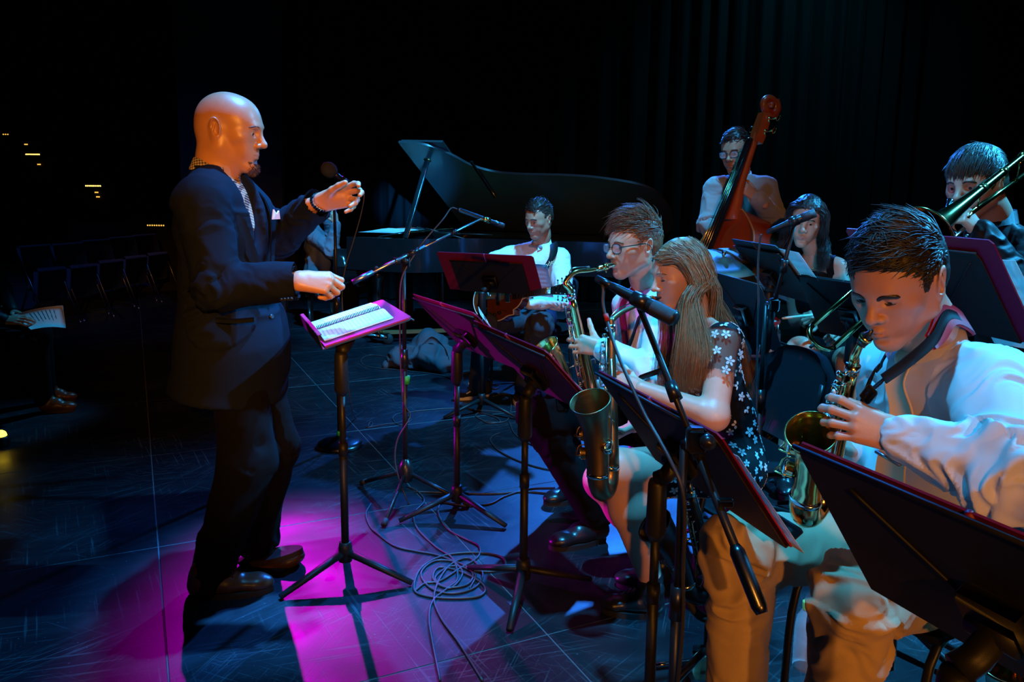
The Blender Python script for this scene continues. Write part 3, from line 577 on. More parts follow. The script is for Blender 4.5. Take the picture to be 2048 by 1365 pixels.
def check_mat():
    m = bpy.data.materials.new('gingham'); m.use_nodes = True; nt = m.node_tree; b = nt.nodes['Principled BSDF']; tc = nt.nodes.new('ShaderNodeTexCoord'); acc = []
    for ax in ((1, 0, .2), (0, .3, 1)):
        d = nt.nodes.new('ShaderNodeVectorMath'); d.operation = 'DOT_PRODUCT'; d.inputs[1].default_value = tuple(v * 95 for v in ax); nt.links.new(tc.outputs['Object'], d.inputs[0])
        f = nt.nodes.new('ShaderNodeMath'); f.operation = 'FRACT'; nt.links.new(d.outputs['Value'], f.inputs[0]); g = nt.nodes.new('ShaderNodeMath'); g.operation = 'GREATER_THAN'; g.inputs[1].default_value = .5; nt.links.new(f.outputs[0], g.inputs[0]); acc.append(g.outputs[0])
    s = nt.nodes.new('ShaderNodeMath'); nt.links.new(acc[0], s.inputs[0]); nt.links.new(acc[1], s.inputs[1]); h = nt.nodes.new('ShaderNodeMath'); h.operation = 'MULTIPLY'; h.inputs[1].default_value = .5; nt.links.new(s.outputs[0], h.inputs[0])
    cr = nt.nodes.new('ShaderNodeMix'); cr.data_type = 'RGBA'; cr.inputs[6].default_value = (.75, .70, .62, 1); cr.inputs[7].default_value = (.06, .008, .02, 1); nt.links.new(h.outputs[0], cr.inputs[0]); nt.links.new(cr.outputs[2], b.inputs['Base Color']); b.inputs['Roughness'].default_value = .8; return m
M['gingham'] = check_mat(); M['cream_text'] = mat('cream_print', (.75, .62, .35), .6)
M['leather_brown'] = mat('leather_brown', (.16, .06, .022), .34, 0, .5, .15, 200, .5, 20); M['sole_brown'] = mat('sole_brown', (.05, .024, .012), .7)
M['leather_black'] = mat('leather_black', (.010, .010, .012), .3, 0, .5, .2, 160); M['sole_black'] = mat('sole_black', (.012, .012, .012), .6)
M['canvas'] = mat('canvas_black', (.012, .012, .014), .85, 0, .3, .3, 600); M['sole_white'] = mat('sole_white', (.75, .72, .66), .6); M['lace_white'] = mat('lace_white', (.8, .8, .78), .8); M['lace_dark'] = mat('lace_dark', (.02, .012, .01), .8)
def hairm(n, c, c2, rough=.42): M['hair_' + n] = mat('hair_' + n, c, rough, 0, .6, .5, 60, col2=c2, vscale=60, aniso=(6, 6, 1)); return M['hair_' + n]
hairm('brown', (.055, .028, .014), (.025, .012, .007)); hairm('ginger', (.22, .085, .03), (.10, .035, .014)); hairm('blond', (.36, .20, .095), (.19, .095, .042)); hairm('black', (.010, .008, .008), (.018, .012, .010), .45); hairm('dark', (.040, .020, .015), (.018, .010, .008)); hairm('goatee', (.12, .045, .016), (.05, .02, .01))
M['dress_mesh'] = mat('dress_mesh', (.012, .010, .012), .8, 0, .1, alpha=.5); M['flower_thread'] = mat('flower_thread', (.60, .60, .62), .6, 0, .4, .5, 900)
# ---------------------------------------------------------------- conductor
def conductor():
    r = root('person', 'bald man with goatee in dark navy suit jacket conducting beside the music stand', 'person', G(440, 1165)); SK = skin('conductor', (.52, .25, .13), (.44, .20, .10), (.36, .13, .09), .36)
    o = A(460, 262, 2.83); fw = vec(1, -.06, -.13); neck = A(434, 352, 2.83); hv = place_head(dict(nose=.98, jaw=1.12, chin=1.2, open=.0032, down=.002, res=.0026, ear=1.08, lip=.72), o, fw, (.13, 0, 1), 1.08, neck, .063); R_ = hv[3]
    chest, waist, pel = A(445, 455, 2.83), A(455, 580, 2.83), A(468, 690, 2.83); sR, eR, wR = A(402, 408, 2.64), A(436, 575, 2.58), A(590, 562, 2.60); sL, eL, wL = A(474, 405, 3.02), A(550, 474, 3.04), A(640, 406, 2.88)
    hR, kR, aR = A(472, 690, 2.77), A(495, 925, 2.74), A(425, 1148, 2.71); hL, kL, aL = A(490, 690, 2.93), A(548, 890, 2.88), A(510, 1072, 2.98)
    Fh = Fld(.0026); hand(Fh, wR + vec(.015, 0, 0), (1, .05, -.06), (.1, -.75, .62), 1, [(40, 72, 45), (50, 76, 45), (58, 80, 45), (64, 80, 45)], .06, (.80, .30, -.55), 18, 1.10)
    Fl = Fld(.0026); hand(Fl, wL + vec(.01, 0, .003), (1, -.12, .26), (-.1, .93, .36), -1, [(10, 36, 28), (20, 44, 32), (38, 55, 38), (46, 60, 40)], .18, (.78, .5, -.45), 12, 1.10)
    b = body(r, [hv[:3], Fh.mesh(), Fl.mesh(), core(neck, chest, waist, pel, [(sR, eR, wR), (sL, eL, wL)], [(hR, kR, aR), (hL, kL, aL)])], SK)
    eyes(r, o, R_, 1.08, M['iris_brown'], (1, 0, -.35)); brows(r, o, R_, 1.08, M['hair_goatee'], .0026)
    gb = Fld(.003); gb.ell((.076, 0, -.107), (.0215, .021, .022), k=.012).cone((.079, -.020, -.093), (.079, .020, -.093), .0085, None, .01).ell((.083, 0, -.094), (.010, .012, .010), k=.01)
    V, F = gb.mesh(); V = V + vnormals(V, F) * ((vnoise(V * 320) - .4) * .006)[:, None]; bd = part('goatee', xf((V, F), R_ * 1.08, o), M['hair_goatee'], r)
    rg = np.random.default_rng(4); p = rg.normal(size=(420, 3)); p /= np.linalg.norm(p, axis=1)[:, None]; p = p[(p[:, 0] > -.2) & (p[:, 2] < .5)]; q = vec(.080, 0, -.103) + p * vec(.021, .021, .022)
    part('beard_hairs', xf(strands(q, lambda t: q + t * (p * .008 + vec(.002, 0, -.006)), np.full(len(q), .0007), 2), R_ * 1.08, o), M['hair_goatee'], bd)
    f = nrm(vec(.93, -.36, 0)); lat = nrm(np.cross((0, 0, 1), f))
    # shirt
    Fs = Fld(.008); torso(Fs, neck, chest, waist, pel, sL, sR, f, 1.0, 1.05, 0, 1); garment(r, 'shirt', M['gingham'], Fs)
    part('shirt_collar', collar(neck + vec(-.005, 0, .028), vec(.86, -.5, -.05), vec(.30, 0, 1), .071, .04, .35), M['gingham'], r)
    # jacket
    hem = A(460, 775, 2.83); Fj = Fld(.0065); torso(Fj, neck - vec(.0, 0, .01), chest, waist, pel, sL, sR, f, 1.12, 1.12, 0, 1.12, 1.12, .016)
    Fj.cone(waist, pel, .178, .222, .04, flat=(f, .77)).cone(pel, hem, .222, .236, .04, flat=(f, .76)); sleeve(Fj, sR, eR, wR - vec(.0, 0, 0), (.088, .076, .060)); sleeve(Fj, sL, eL, wL - nrm(wL - eL) * .012, (.088, .072, .054))
    Fj.cut(hem + vec(0, 0, -.02), (-.18, 0, -1)); 
    fr0 = neck + f * .10 + vec(0, 0, .03); fr1 = waist + f * .20 + vec(0, 0, .04); Fj.cone(fr0, fr1, .062, .012, .01, -1)
    Fj.cone(neck + vec(0, 0, .14), neck - vec(0, 0, .0), .09, .066, .01, -1); Fj.cone(wR - nrm(wR - eR) * .03, wR + nrm(wR - eR) * .1, .050, None, .004, -1); Fj.cut(wR + nrm(wR - eR) * .012, nrm(wR - eR)) if 0 else None
    sg = [(sR, eR, 1.0, .05, 1.0), (eR, wR, 1.0, .055, 0.0), (sL, eL, .9, .05, 1.0), (eL, wL, 1.2, .05, .1), (chest, hem, .5, .14, None)]
    nE = nrm(wR - eR); nL = nrm(wL - eL)
    jk = garment(r, 'jacket', M['jacket'], Fj, sg, .011, 2.0, keep=lambda c: ~((((c - wR) @ nE) > .004) & (np.linalg.norm(c - wR, axis=1) < .12)) & ~((((c - wL) @ nL) > -.008) & (np.linalg.norm(c - wL, axis=1) < .1)))
    for s in (-1, 1):                                   # lapels
        a = neck + lat * .078 * s - f * .01 + vec(0, 0, .032); b_ = neck + lat * .085 * s + f * .085 + vec(0, 0, -.035); c = chest + lat * .075 * s + f * .145 + vec(0, 0, .05); d = waist + lat * .02 * s + f * .172 + vec(0, 0, .06)
        P = spline([a, b_, c, d], 7); w_ = np.interp(np.linspace(0, 1, len(P)), [0, .25, .5, .62, 1], [.008, .045, .075, .06, .012]); W = np.array([nrm(lat * s + f * -.35 + vec(0, 0, -.1))] * len(P))
        g = np.stack([P + f * .004, P + W * w_[:, None] * .5 + f * .013, P + W * w_[:, None] - f * .006], 1); part('lapel', sheet(g, .004), M['jacket'], jk)
    for i in range(4): q = A(563 + i * 6.5, 600 - i * .6, 2.53); part('cuff_button', lathe([(.0, -.004), (.0055, -.004), (.0055, .003), (.003, .004), (0, .003)], 10, q, (0, -1, -.2)), M['black_plastic'], jk)
    q = A(543, 634, 2.70); part('front_button', lathe([(.0, -.004), (.0095, -.004), (.0095, .003), (.006, .004), (0, .003)], 12, q, f), M['black_plastic'], jk)
    P = np.array([A(430, 641, 2.600), A(470, 643, 2.590), A(508, 640, 2.610)]); part('pocket_flap', strip(spline(P, 5), (0, 0, 1), None, .006, .016), M['jacket'], jk)
    q = chest + f * .172 + lat * .075 + vec(0, 0, .03); part('pocket_square', xf(join(prism([(-.02, 0), (.02, 0), (.016, .03), (.002, .018), (-.012, .035)], -.003, .003)), frame(lat, (0, 0, 1))[:, [0, 2, 1]], q), M['shirt_white'], r, False)
    # trousers
    Ft = Fld(.008); leg(Ft, hR, kR, aR, (.100, .095, .074)); leg(Ft, hL, kL, aL, (.100, .09, .072)); Ft.cone(aR, aR + vec(-.012, 0, -.018), .074, .076, .02).cone(aL, aL + vec(.01, 0, -.02), .072, .076, .02); Ft.ell(pel, (.13, .15, .12), k=.04)
    garment(r, 'trousers', M['trousers_black'], Ft, [(hR, kR, .7, .12, .9), (kR, aR, 1, .09, .8), (hL, kL, .7, .12, .9), (kL, aL, 1, .08, .9)], .009, 5.0)
    shoe(r, 'shoe', G(379, 1194), G(549, 1180), m='leather_brown', lace='lace_dark', wid=.052); h2 = G(472, 1121); t2 = A(604, 1096, 2.93); shoe(r, 'shoe', h2, t2, nrm(np.cross(t2 - h2, (0, 1, 0))) * -1, m='leather_brown', lace='lace_dark', wid=.052)
    # wrist watch and ring
    dl = nL; ce = wL + dl * .004; t = np.linspace(0, 2 * math.pi, 25); e1 = nrm(np.cross(dl, (0, .3, 1))); e2 = np.cross(dl, e1); part('watch_band', tube(np.array([ce + .034 * (math.cos(a) * e1 + math.sin(a) * e2 * .85) for a in t]), .006, 8, False), M['steel'], r)
    for i in range(24): a = i / 24 * 6.283; part('watch_link', box(ce + .0385 * (math.cos(a) * e1 + math.sin(a) * e2 * .85), (.0035, .0075, .002), frame(math.cos(a + 1.57) * e1 + math.sin(a + 1.57) * e2, math.cos(a) * e1 + math.sin(a) * e2)), M['chrome'], r, False)
conductor()
# ---------------------------------------------------------------- tenor saxophonist with glasses
def tenor_player():
    r = root('person', 'ginger-haired young man in glasses and white shirt playing the tenor saxophone', 'person', G(1290, 1060)); SK = skin('tenor', (.60, .31, .20), (.52, .25, .15), (.45, .18, .14)); sc = 1.03
    o = A(1268, 492, 3.22); fw = vec(-.88, -.42, -.06); neck = A(1294, 582, 3.3); hv = place_head(dict(nose=1.1, pucker=.8, open=.004, down=.002), o, fw, (-.05, 0, 1), sc, neck, .056); R_ = hv[3]
    chest, waist, pel = A(1308, 680, 3.32), A(1312, 780, 3.36), A(1305, 850, 3.38); sL, eL, wL = A(1335, 622, 3.13), A(1306, 752, 2.98), A(1205, 697, 3.08); sR, eR, wR = A(1258, 612, 3.48), A(1256, 752, 3.58), A(1226, 778, 3.34)
    hL, kL, aL = A(1290, 850, 3.25), A(1078, 826, 3.10), vec(.36, 3.17, .11); hR, kR, aR = A(1295, 845, 3.45), A(1102, 800, 3.55), vec(.31, 3.60, .11)
    Fh = Fld(.003); hand(Fh, wL, (-.95, .12, .16), (.0, -.92, .30), -1, [(22, 50, 30), (26, 52, 30), (30, 54, 30), (34, 56, 30)], .22, (.55, .75, -.2), -8, 1.0)
    Fr = Fld(.003); hand(Fr, wR, (-.8, -.35, .1), (-.3, -.3, -.8), 1, [(30, 55, 30)] * 4, .1, sc=1.0)
    body(r, [hv[:3], Fh.mesh(), Fr.mesh(), core(neck, chest, waist, pel, [(sL, eL, wL), (sR, eR, wR)], [(hL, kL, aL), (hR, kR, aR)])], SK)
    eyes(r, o, R_, sc, M['iris_brown'], (1, 0, -.3)); brows(r, o, R_, sc, M['hair_ginger'], .003); glasses(r, o, R_, sc, M['black_plastic'])
    hair_short(r, o, R_, sc, M['hair_ginger'], front=.070, side=-.004, thick=.008, L_=.055, top=.014, n=2800, lift=.75, follow=.3, rough=.002, seed=3, flow=lambda p: np.c_[.75 + 0 * p[:, 0], -.55 - 3 * p[:, 1], -.1 - 3 * (.1 - p[:, 2])], rad=.0015)
    f = nrm(vec(-.92, -.38, 0)); Fs = Fld(.006); torso(Fs, neck, chest, waist, pel, sL, sR, f, 1.0, 1.08, 0, 1); sleeve(Fs, sL, eL, wL + nrm(eL - wL) * .015, (.070, .064, .047)); sleeve(Fs, sR, eR, wR, (.07, .06, .045))
    Fs.cone(neck + vec(0, 0, .12), neck + vec(0, 0, .01), .075, .06, .01, -1)
    garment(r, 'shirt', M['shirt_white'], Fs, [(sL, eL, 1, .05, 1.0), (eL, wL, 1, .05, .1), (chest, pel, .8, .07, .7), (sR, eR, 1, .06, 1)], .013, 1.0)
    part('shirt_collar', collar(neck + vec(.005, 0, .018), f, vec(-.2, 0, 1), .064, .04, .3), M['shirt_white'], r)
    k = neck + f * .062 + vec(0, 0, -.005); P = spline([k, k + f * .05 + vec(0, 0, -.06), chest + f * .125 + vec(0, 0, -.04), waist + f * .13], 6); part('necktie', strip(P, nrm(np.cross(f, (0, 0, 1))), None, .006, np.interp(np.linspace(0, 1, len(P)), [0, .08, .12, 1], [.03, .034, .03, .075])), M['tie_red'], r); part('tie_knot', ball(k + f * .006, (.02, .02, .022)), M['tie_red'], r)
    lat = nrm(np.cross((0, 0, 1), f)); P = spline([neck + f * -.055 + vec(0, 0, .03), neck + lat * .066 + vec(0, 0, .035), neck + lat * .075 + f * .06 + vec(0, 0, -.03), chest + lat * .05 + f * .16 + vec(0, 0, -.02), chest + f * .24 + vec(0, 0, -.12)], 7); part('neck_strap', strip(P, nrm(f * .3 + lat * .5 - vec(0, 0, .6)), None, .004, .04), M['strap'], r)
    Ft = Fld(.009); leg(Ft, hL, kL, aL, (.10, .082, .066)); leg(Ft, hR, kR, aR, (.10, .08, .066)); Ft.ell(pel, (.16, .17, .11), k=.04); garment(r, 'trousers', M['trousers_black'], Ft, [(hL, kL, .8, .09, .9), (kL, aL, 1, .09, .1), (hR, kR, .8, .1, .9), (kR, aR, 1, .1, .2)], .010, 7.0)
    shoe(r, 'shoe', G(1212, 1078), G(1098, 1100), m='leather_black', sole='sole_black', wid=.050); shoe(r, 'shoe', G(1180, 992), G(1088, 1012), m='leather_black', sole='sole_black', wid=.050)
tenor_player()
# ---------------------------------------------------------------- young woman with saxophone
def sax_woman():
    r = root('person', 'long-haired young woman in black floral dress playing the antique brass saxophone', 'person', G(1390, 1200)); SK = skin('woman', (.66, .38, .27), (.60, .32, .22), (.48, .16, .15)); sc = .95
    o = A(1360, 548, 2.72); fw = vec(-.93, -.32, -.2); neck = A(1395, 645, 2.8); hv = place_head(dict(nose=.85, jaw=.86, chin=.85, wide=.95, pucker=.7, open=.0028, down=.004, apple=0, ear=.9), o, fw, (-.2, 0, 1), sc, neck, .046); R_ = hv[3]
    chest, waist, pel = A(1420, 735, 2.82), A(1455, 840, 2.86), A(1462, 920, 2.86); sL, eL, wL = A(1447, 682, 2.63), A(1428, 832, 2.50), A(1282, 778, 2.56); sR, eR, wR = A(1362, 668, 3.0), A(1296, 785, 3.06), A(1268, 852, 2.90)
    hL, kL, aL = A(1450, 935, 2.74), A(1236, 940, 2.56), A(1302, 1160, 2.60); hR, kR, aR = A(1442, 930, 2.95), A(1206, 962, 2.84), A(1322, 1118, 2.86)
    Fb = Fld(.005); Fb.cone(sL, eL, .052, .045, .02).cone(eL, wL, .044, .028, .02).ell(eL, (.045, .045, .045), k=.02).cone(sR, eR, .05, .04, .02).cone(eR, wR, .04, .027, .02)
    for h_, k_, a_ in ((hL, kL, aL), (hR, kR, aR)):
        d = nrm(a_ - k_); Fb.cone(h_, k_, .098, .068, .03).cone(k_, k_ * .65 + a_ * .35, .063, .066, .03).cone(k_ * .65 + a_ * .35, a_, .066, .040, .03).ell(k_, (.068, .062, .066), k=.02).ell(k_ * .68 + a_ * .32 + vec(.028, 0, 0), (.052, .05, .10), k=.03)
    Fb.cone(neck + vec(0, 0, .02), chest, .05, .09, .04).cone(neck, sL, .04, .046, .03).cone(neck, sR, .04, .046, .03)
    Fh = Fld(.003); hand(Fh, wL, (-.93, .1, .3), (.1, -.8, .5), -1, [(20, 45, 30)] * 4, .15, sc=.92, slim=.9); Fr = Fld(.003); hand(Fr, wR, (-.6, -.5, -.2), (-.2, -.6, -.6), 1, [(35, 55, 30)] * 4, .1, sc=.92, slim=.9)
    body(r, [hv[:3], Fb.mesh(), Fh.mesh(), Fr.mesh()], SK); eyes(r, o, R_, sc, M['iris_blue'], (1, 0, -.55)); brows(r, o, R_, sc, M['hair_blond'], .0022)
    for s in (-1, 1): part('eyelashes', xf(tube(spline([(.0885, .0205 * s, -.0035), (.0925, .031 * s, -.0045), (.0865, .0425 * s, -.0030)], 5), .0011, 5), R_ * sc, o), M['hair_dark'], r)
    # hair: centre parting, half of it tied back, long locks over the near shoulder
    V, F = cap_field(.080, .016, -.06, .003, .003, res=.003, seed=5, rough=.001); hr = part('hair', xf((V, F), R_ * sc, o), M['hair_blond'], r)
    W_ = lambda x, y, z: R_ @ vec(x, y, z) * sc + o; gd = []
    for i, y0 in enumerate(np.linspace(.006, .05, 7)):                                      # near side, swept back over the ear
        for x0 in (.084, .066, .045, .02, -.01, -.05): gd.append(([W_(x0, y0, .112 + .010 * math.cos(x0 * 12) - y0 * .32 - max(0, x0) * .42), W_(x0 * .75 - .022, .066 + y0 * .25, .072 - y0 * .3), W_(x0 * .5 - .055, .081, .02 - y0), W_(-.088, .05 + .012 * (i % 2), -.02 - y0 * .7)], (.008, .012, .011, .008), .9))
        for x0 in (.07, .02, -.03, -.07): gd.append(([W_(x0, -y0, .105 + .012 * math.cos(x0 * 12) - y0 * .35 - max(0, x0) * .45), W_(x0 * .85 - .012, -.064 - y0 * .25, .07 - y0 * .3), W_(x0 * .7 - .03, -.082, -.0 - y0), W_(x0 * .5 - .06, -.075, -.09)], (.006, .010, .010, .010), .35))
    fr_ = [A(1372, 600, 2.60), A(1362, 680, 2.57), A(1356, 760, 2.57), A(1364, 790, 2.58)]; bk = [A(1385, 600, 2.62), A(1398, 700, 2.56), A(1392, 765, 2.57), A(1385, 790, 2.58)]
    for k, w_ in enumerate(np.linspace(0, 1.55, 9)):
        g = [W_(.040 - .06 * w_, .030, .102), W_(.028 - .045 * w_, .078 + .006 * w_, .062), W_(.014 - .04 * w_, .092, .015), W_(.002 - .04 * w_, .096, -.035)] + [a * (1 - w_) + b * w_ for a, b in zip(fr_, bk)]; gd.append((g, (.006, .010, .012, .013, .014, .016, .018, .010), 2.6))
    for k in range(4): gd.append(([W_(-.09, .03 - .02 * k, .0), W_(-.115, .03 - .02 * k, -.08), A(1428 + 8 * k, 640, 2.78 + .03 * k), A(1455 + 10 * k, 720, 2.95), A(1466 + 12 * k, 800, 2.99)], (.010, .016, .02, .022, .014), 2.0))
    for k in range(4): gd.append(([W_(.05 - .02 * k, -.072, .03), W_(.04 - .02 * k, -.088, -.05), A(1330 + 6 * k, 660, 2.86), A(1318 + 8 * k, 740, 2.80), A(1325 + 8 * k, 785, 2.80)], (.008, .012, .016, .018, .010), 1.2))
    part('long_locks', hair_bundle(gd, 90, 1, .0011, 3, .003, .3), M['hair_blond'], hr)
    # dress
    f = nrm(vec(-.9, -.35, -.1)); Fs = Fld(.006); torso(Fs, neck - vec(0, 0, .045), chest, waist, pel, sL - vec(0, 0, .012), sR - vec(0, 0, .012), f, .82, 1.02, 0, .98, .80)
    for s in (-1, 1): Fs.ell(chest + f * .085 + np.cross((0, 0, 1), f) * .065 * s + vec(0, 0, .01), (.06, .062, .06), k=.04)
    Fs.cone(sL - vec(0, 0, .002), sL * .45 + eL * .55, .066, .068, .02).cone(sR, sR * .5 + eR * .5, .062, .062, .02).cone(hL, hL * .45 + kL * .55, .11, .095, .04).cone(hR, hR * .45 + kR * .55, .11, .095, .04)
    Fs.ell(neck + f * .055 + vec(0, 0, .0), (.085, .11, .075), frame(f, (0, 0, 1)), .01, -1); nA = nrm(eL - sL); ca = sL * .52 + eL * .48
    dr = garment(r, 'dress', [M['dress_black'], M['dress_mesh']], Fs, [(chest, pel, .7, .08, .5), (sL, eL, .4, .06, None)], .007, 3.0, keep=lambda c: ~((((c - ca) @ nA) > 0) & (np.linalg.norm(c - sL, axis=1) < .26) & (np.linalg.norm(c - (sL + nA * ((c - sL) @ nA)[:, None]), axis=1) < .075)), fmf=lambda c: ((np.linalg.norm(c - (sL + nA * .06), axis=1) < .105) & (((c - sL) @ nrm(sL - sR)) > -.035)).astype(int))
    # embroidered flowers set on the dress, spaced apart
    me = dr.data; n = len(me.vertices); co = np.zeros(n * 3, np.float32); me.vertices.foreach_get('co', co); no = np.zeros(n * 3, np.float32); me.vertices.foreach_get('normal', no); co = co.reshape(-1, 3).astype(float) + rootloc(dr); no = no.reshape(-1, 3)
    view = ((CAMP - co) * no).sum(1) > -.02 * 9; used = np.zeros(n, bool); used[np.unique(np.array([v for p_ in me.polygons for v in p_.vertices]))] = True
    idx = np.where(view & used & (np.linalg.norm(co - o, axis=1) > .14))[0]; rg = np.random.default_rng(9); rg.shuffle(idx); sel = []
    for i in idx:
        if all(np.linalg.norm(co[i] - co[j]) > .034 for j in sel): sel.append(i)
        if len(sel) >= 230: break
    pet = []
    for k in range(5):
        a = k * 1.2566; t = np.linspace(0, 2 * math.pi, 8, endpoint=False); pr = np.c_[.0092 + .0062 * np.cos(t), .0040 * np.sin(t)]; c_, s_ = math.cos(a), math.sin(a); pet.append(prism(pr @ np.array([[c_, s_], [-s_, c_]]), .0, .0016))
    fm_ = mesh_np('flower', *join(*pet, lathe([(0, .0028), (.002, .0024), (.003, 0)], 8))); fm_.materials.append(M['flower_thread'])
    pe3 = mesh_np('flower', *join(*pet[:3])); pe3.materials.append(M['flower_thread'])
    for q, i in enumerate(sel):
        z = nrm(no[i]); x = nrm(np.cross(z, rg.normal(size=3))); y = np.cross(z, x); s_ = rg.uniform(.85, 1.25); p_ = co[i] + z * .0008 - rootloc(dr); ob = bpy.data.objects.new('flower', fm_ if q % 4 else pe3); COL.objects.link(ob); ob.parent = dr
        ob.matrix_local = Matrix(((x[0] * s_, y[0] * s_, z[0], p_[0]), (x[1] * s_, y[1] * s_, z[1], p_[1]), (x[2] * s_, y[2] * s_, z[2], p_[2]), (0, 0, 0, 1)))
    lat = nrm(np.cross((0, 0, 1), f)); P = spline([neck + f * -.04 + vec(0, 0, .02), neck + lat * .056 + vec(0, 0, .015), neck + lat * .07 + f * .08 + vec(0, 0, -.05), A(1345, 730, 2.66), A(1275, 758, 2.72)], 7); part('neck_strap', strip(P, nrm(vec(.4, -.2, .7)), None, .004, .034), M['strap'], r)
    # ankle boots
    for (h_, t_, an) in ((G(1322, 1232), G(1203, 1222), aL), (G(1335, 1175), G(1232, 1172), aR)):
        s_ = shoe(r, 'ankle_boot', h_, t_, m='leather_black', sole='sole_black', wid=.043, lace='lace_dark'); Fk = Fld(.005); Fk.cone(h_ + (t_ - h_) * .2 + vec(0, 0, .06), an + vec(0, 0, .005), .046, .043, .02); part('shaft', Fk.mesh(), M['leather_black'], s_)
sax_woman()
# ---------------------------------------------------------------- alto saxophonist in the foreground
def alto_player():
    r = root('person', 'dark-haired young man in pale shirt, cream tie and khaki trousers playing the foreground saxophone', 'person', vec(.80, 1.85, 0)); SK = skin('alto', (.60, .33, .23), (.52, .26, .17), (.42, .15, .13)); sc = 1.05
    o = A(1795, 566, 1.76); fw = vec(-.75, -.55, -.38); up = vec(-.33, -.2, .92); neck = A(1862, 694, 1.87)
    hv = place_head(dict(nose=1.05, jaw=1.12, chin=1.1, wide=1.04, pucker=.9, open=.0028, down=.0035, res=.0024, ear=1.15), o, fw, up, sc, neck, .064); R_ = hv[3]
    chest, waist, pel = A(1888, 835, 1.89), A(1885, 975, 1.94), A(1880, 1105, 1.98); sL, eL, wL = A(1985, 770, 1.70), A(2014, 948, 1.46), A(1803, 876, 1.58); sR, eR, wR = A(1778, 742, 2.06), A(1800, 940, 2.22), A(1716, 902, 2.03)
    hL, kL, aL = A(1900, 1160, 1.86), A(1712, 1195, 1.63), vec(.745, 1.66, .12); hR, kR, aR = A(1830, 1095, 2.05), A(1482, 1098, 1.95), vec(.60, 1.93, .12)
    Fh = Fld(.0023); hand(Fh, wL, (-.93, .34, .24), (-.25, -.88, .35), -1, [(12, 38, 28), (16, 42, 28), (18, 44, 28), (16, 42, 28)], .20, (.75, .35, -.7), 10, 1.04)
    Fr = Fld(.003); hand(Fr, wR, (-.75, -.3, .25), (-.2, .2, -.9), 1, [(30, 50, 30)] * 4, .12, sc=1.0)
    body(r, [hv[:3], Fh.mesh(), Fr.mesh(), core(neck, chest, waist, pel, [(sL, eL, wL), (sR, eR, wR)], [(hL, kL, aL), (hR, kR, aR)])], SK)
    eyes(r, o, R_, sc, M['iris_brown'], (1, 0, -.5)); brows(r, o, R_, sc, M['hair_black'], .0044, .8, -.006)
    for s in (-1, 1): part('eyelashes', xf(tube(spline([(.0885, .0205 * s, -.0025), (.0925, .031 * s, -.0035), (.0865, .0425 * s, -.0025)], 5), .0010, 5), R_ * sc, o), M['hair_black'], r)
    hair_short(r, o, R_, sc, M['hair_black'], front=.078, side=-.006, nape=-.05, thick=.014, L_=.056, top=.012, n=4200, curl=.05, lift=.26, jit=.12, rough=.002, seed=6, flow=lambda p: np.c_[.50 + 2.4 * (vnoise(p * 42) - .5), -.75 - 1.5 * p[:, 1] + 2.4 * (vnoise(p * 42 + 9) - .5), .1 - 5 * (.1 - p[:, 2])], rad=.0024)
    f = nrm(vec(-.86, -.45, -.05)); lat = nrm(np.cross((0, 0, 1), f)); Fs = Fld(.005); torso(Fs, neck - vec(0, 0, .01), chest, waist, pel, sL, sR, f, 1.10, 1.12, .03, 1.10, 1.1); sleeve(Fs, sL, eL, wL + nrm(eL - wL) * .01, (.088, .078, .050)); sleeve(Fs, sR, eR, wR, (.085, .07, .05))
    Fs.cone(neck + vec(-.03, -.03, .14), neck + vec(0, 0, .01), .085, .068, .01, -1)
    sh = garment(r, 'shirt', M['shirt_grey'], Fs, [(sL, eL, 1.1, .05, 1.0), (eL, wL, 1.1, .045, .15), (neck, waist, .55, .10, 1.0), (waist, pel, .9, .06, .5), (sR, eR, 1, .06, 1)], .016, 4.0)
    d = nrm(wL - eL); e1 = nrm(np.cross(d, (0, 0, 1))); part('cuff', tube([wL - d * .062, wL - d * .058, wL - d * .002, wL + d * .002], [.047, .0495, .0455, .043], 28, False), M['shirt_grey'], sh); part('cuff_button', ball(wL - d * .03 + vec(.0, -.044, -.012), (.005, .003, .005)), M['paper'], sh)
    cu = nrm(vec(-.42, -.25, 1)); part('shirt_collar', collar(neck + vec(-.018, -.012, .030), nrm(vec(-.8, -.5, -.1)), cu, .073, .046, .33), M['shirt_grey'], r)
    # shirt yoke seam and placket
    P = spline([neck + lat * .075 - f * .02 + vec(0, 0, .022), neck * .5 + sL * .5 + f * .035 + vec(0, 0, .040), sL + f * .05 + vec(0, 0, .052)], 8)
    k = neck + f * .085 + vec(0, 0, -.018); P = spline([k, k + f * .03 + vec(0, 0, -.05), chest + f * .150 + vec(0, 0, .03), chest + f * .168 + vec(0, 0, -.08), waist + f * .185 + vec(0, 0, .0)], 7) + f * np.linspace(.004, .022, 29)[:, None]; n = len(P)
    part('necktie', strip(P, nrm(lat + vec(0, 0, .02)), None, .008, np.interp(np.linspace(0, 1, n), [0, .06, .1, 1], [.030, .034, .038, .086])), M['tie_cream'], r); part('tie_knot', ball(k + f * .006, (.021, .024, .024), 12, 8, frame(f, (0, 0, 1))), M['tie_cream'], r)
    q = P[int(n * .72)] + f * .012; part('tie_clip', box(q, (.004, .034, .003), frame(f, nrm(vec(0, 0, 1) + lat * .2))), M['steel'], r)
    # padded red and black neck strap
    P = spline([neck + f * -.085 + vec(0, 0, .040), neck + lat * .062 - f * .045 + vec(0, 0, .060), A(1902, 628, 1.745), A(1872, 678, 1.69), A(1822, 722, 1.655), A(1772, 758, 1.65)], 7); Wd = nrm(vec(.45, -.2, -.75)); st = part('neck_strap', strip(P + f * .006, Wd, None, .006, np.interp(np.linspace(0, 1, len(P)), [0, .6, 1], [.024, .024, .022])), M['strap'], r)
